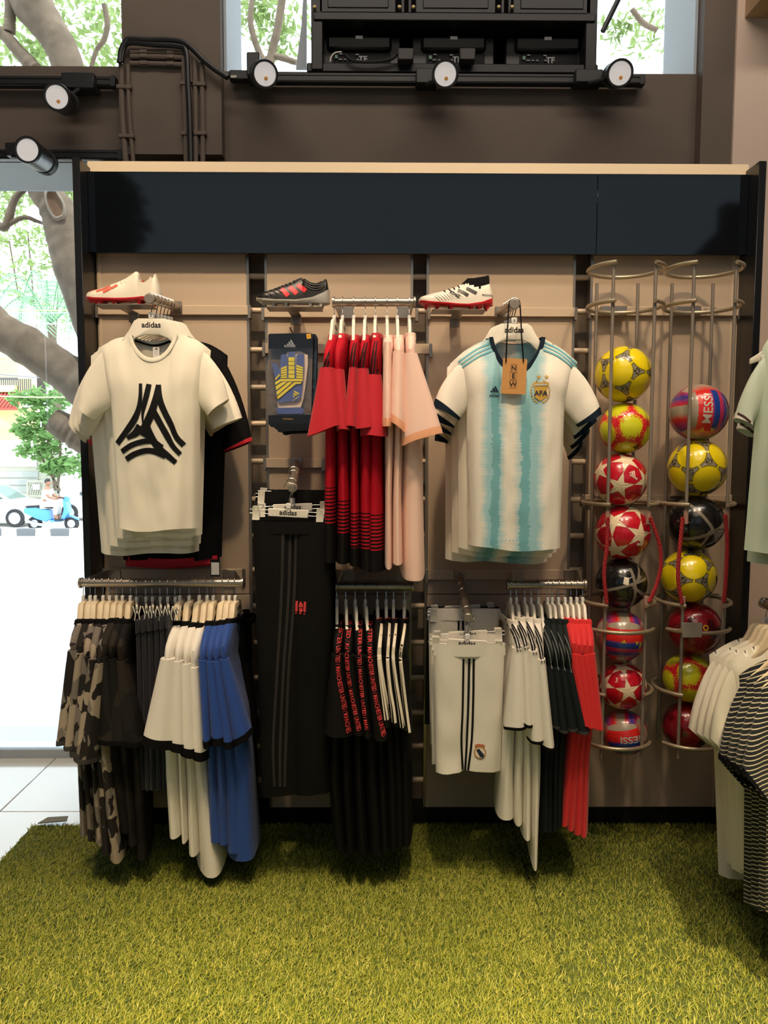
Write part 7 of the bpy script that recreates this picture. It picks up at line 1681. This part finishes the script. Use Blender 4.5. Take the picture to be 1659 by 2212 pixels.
skinned('trousers', [V[0] + q(0, -.02), V[16], V[17], V[18] + q(0, .05), V[20], V[21], V[22] + q(0, .05)], [(0, 1), (1, 2), (2, 3), (0, 4), (4, 5), (5, 6)], [.16, .112, .09, .072, .112, .09, .072], m_trous, pt2)
hc = V[6] + q(.0, .045)
h = MB(); bm = bmesh.new(); bmesh.ops.create_icosphere(bm, subdivisions=2, radius=1.0)
for v in bm.verts:
    if v.co.z > -.25 - .6 * max(0, -v.co.x) and not (v.co.x > .35 and v.co.z < .45): v.co = Vector((v.co.x * .108 - .012, v.co.y * .10, v.co.z * .108 + .02))
    else: v.co = Vector((v.co.x * .07 - .012, v.co.y * .07, v.co.z * .06 + .02))
    v.co += hc
h.bm(bm).build('hair', m_hair, pt2)
f_ = MB(); f_.lathe([(.012, -.02), (.017, 0), (.006, .022)], 8, Matrix.Translation(hc + q(.105, -.01)) @ Matrix.Rotation(pi / 2, 4, 'Y')); f_.build('nose', m_skin, pt2)
for s in (-1, 1):
    MB().lathe([(.004, -.006), (.012, 0), (.004, .006)], 8, Matrix.Translation(hc + q(.092, .018, .036 * s)) @ Matrix.Rotation(pi / 2, 4, 'Y')).build('eye', m_ink, pt2)
    MB().lathe([(.006, -.01), (.022, 0), (.006, .01)], 8, Matrix.Translation(hc + q(.0, -.005, .098 * s)) @ Matrix.Rotation(pi / 2, 4, 'X')).build('ear', m_skin, pt2)
    hp = V[11] if s < 0 else V[15]
    for k in range(4):
        b0 = hp + q(.0, .012, (-.03 + .02 * k)); MB().tube(spline([b0 - q(.02, 0), b0 + q(.035, .012), b0 + q(.05, -.012), b0 + q(.03, -.03)], 8), .0095, 6).build('finger', m_skin, pt2)
    MB().tube(spline([hp + q(-.01, -.005, .04 * s * -1), hp + q(.02, -.025, .05 * s * -1), hp + q(.04, -.03, .035 * s * -1)], 8), .0105, 6).build('thumb', m_skin, pt2)
    fp = V[19] if s < 0 else V[23]; MB().loft([[fp + q(x, z, s * 0 + y) for y, z in ((-.045, -.05), (.045, -.05), (.04, hz), (-.04, hz))] for x, hz in ((-.16, .06), (-.05, .07), (.06, .01), (.12, -.02))]).build('shoe', m_tyre, pt2)
MB().tube([hc + q(.094, -.055, -.022), hc + q(.099, -.057), hc + q(.094, -.055, .022)], .005, 6).build('mouth', plain('lip_tone', rgb(122, 74, 66), 0.6), pt2)
# a tree and a parapet outside the front of the shop, seen only as reflections in the glossy fascia
ro = Vector((-5.05, -8.6, -0.5)); rt = thing('street_tree', 'dark leafy tree outside the shop front, reflected in the glossy fascia', 'tree', tuple(ro))
MB(ro).tube(spline([ro, ro + Vector((.1, 0, 2)), ro + Vector((0, .1, 4))], 10), .16, 10).build('trunk', m_bark, rt)
rs = random.Random(3)
f = leaves(ro, [(ro + Vector((rs.uniform(-.55, .5) * (1.15 - k / 60), rs.uniform(-.5, .5), 2.6 + 4.3 * k / 33)), rs.uniform(.35, .5)) for k in range(34)], 0.11, 240, 9, 0.9).build('foliage', leafm('deep_green_leaves', rgb(30, 52, 26), rgb(52, 78, 36)), rt, ang=0); f['kind'] = 'stuff'
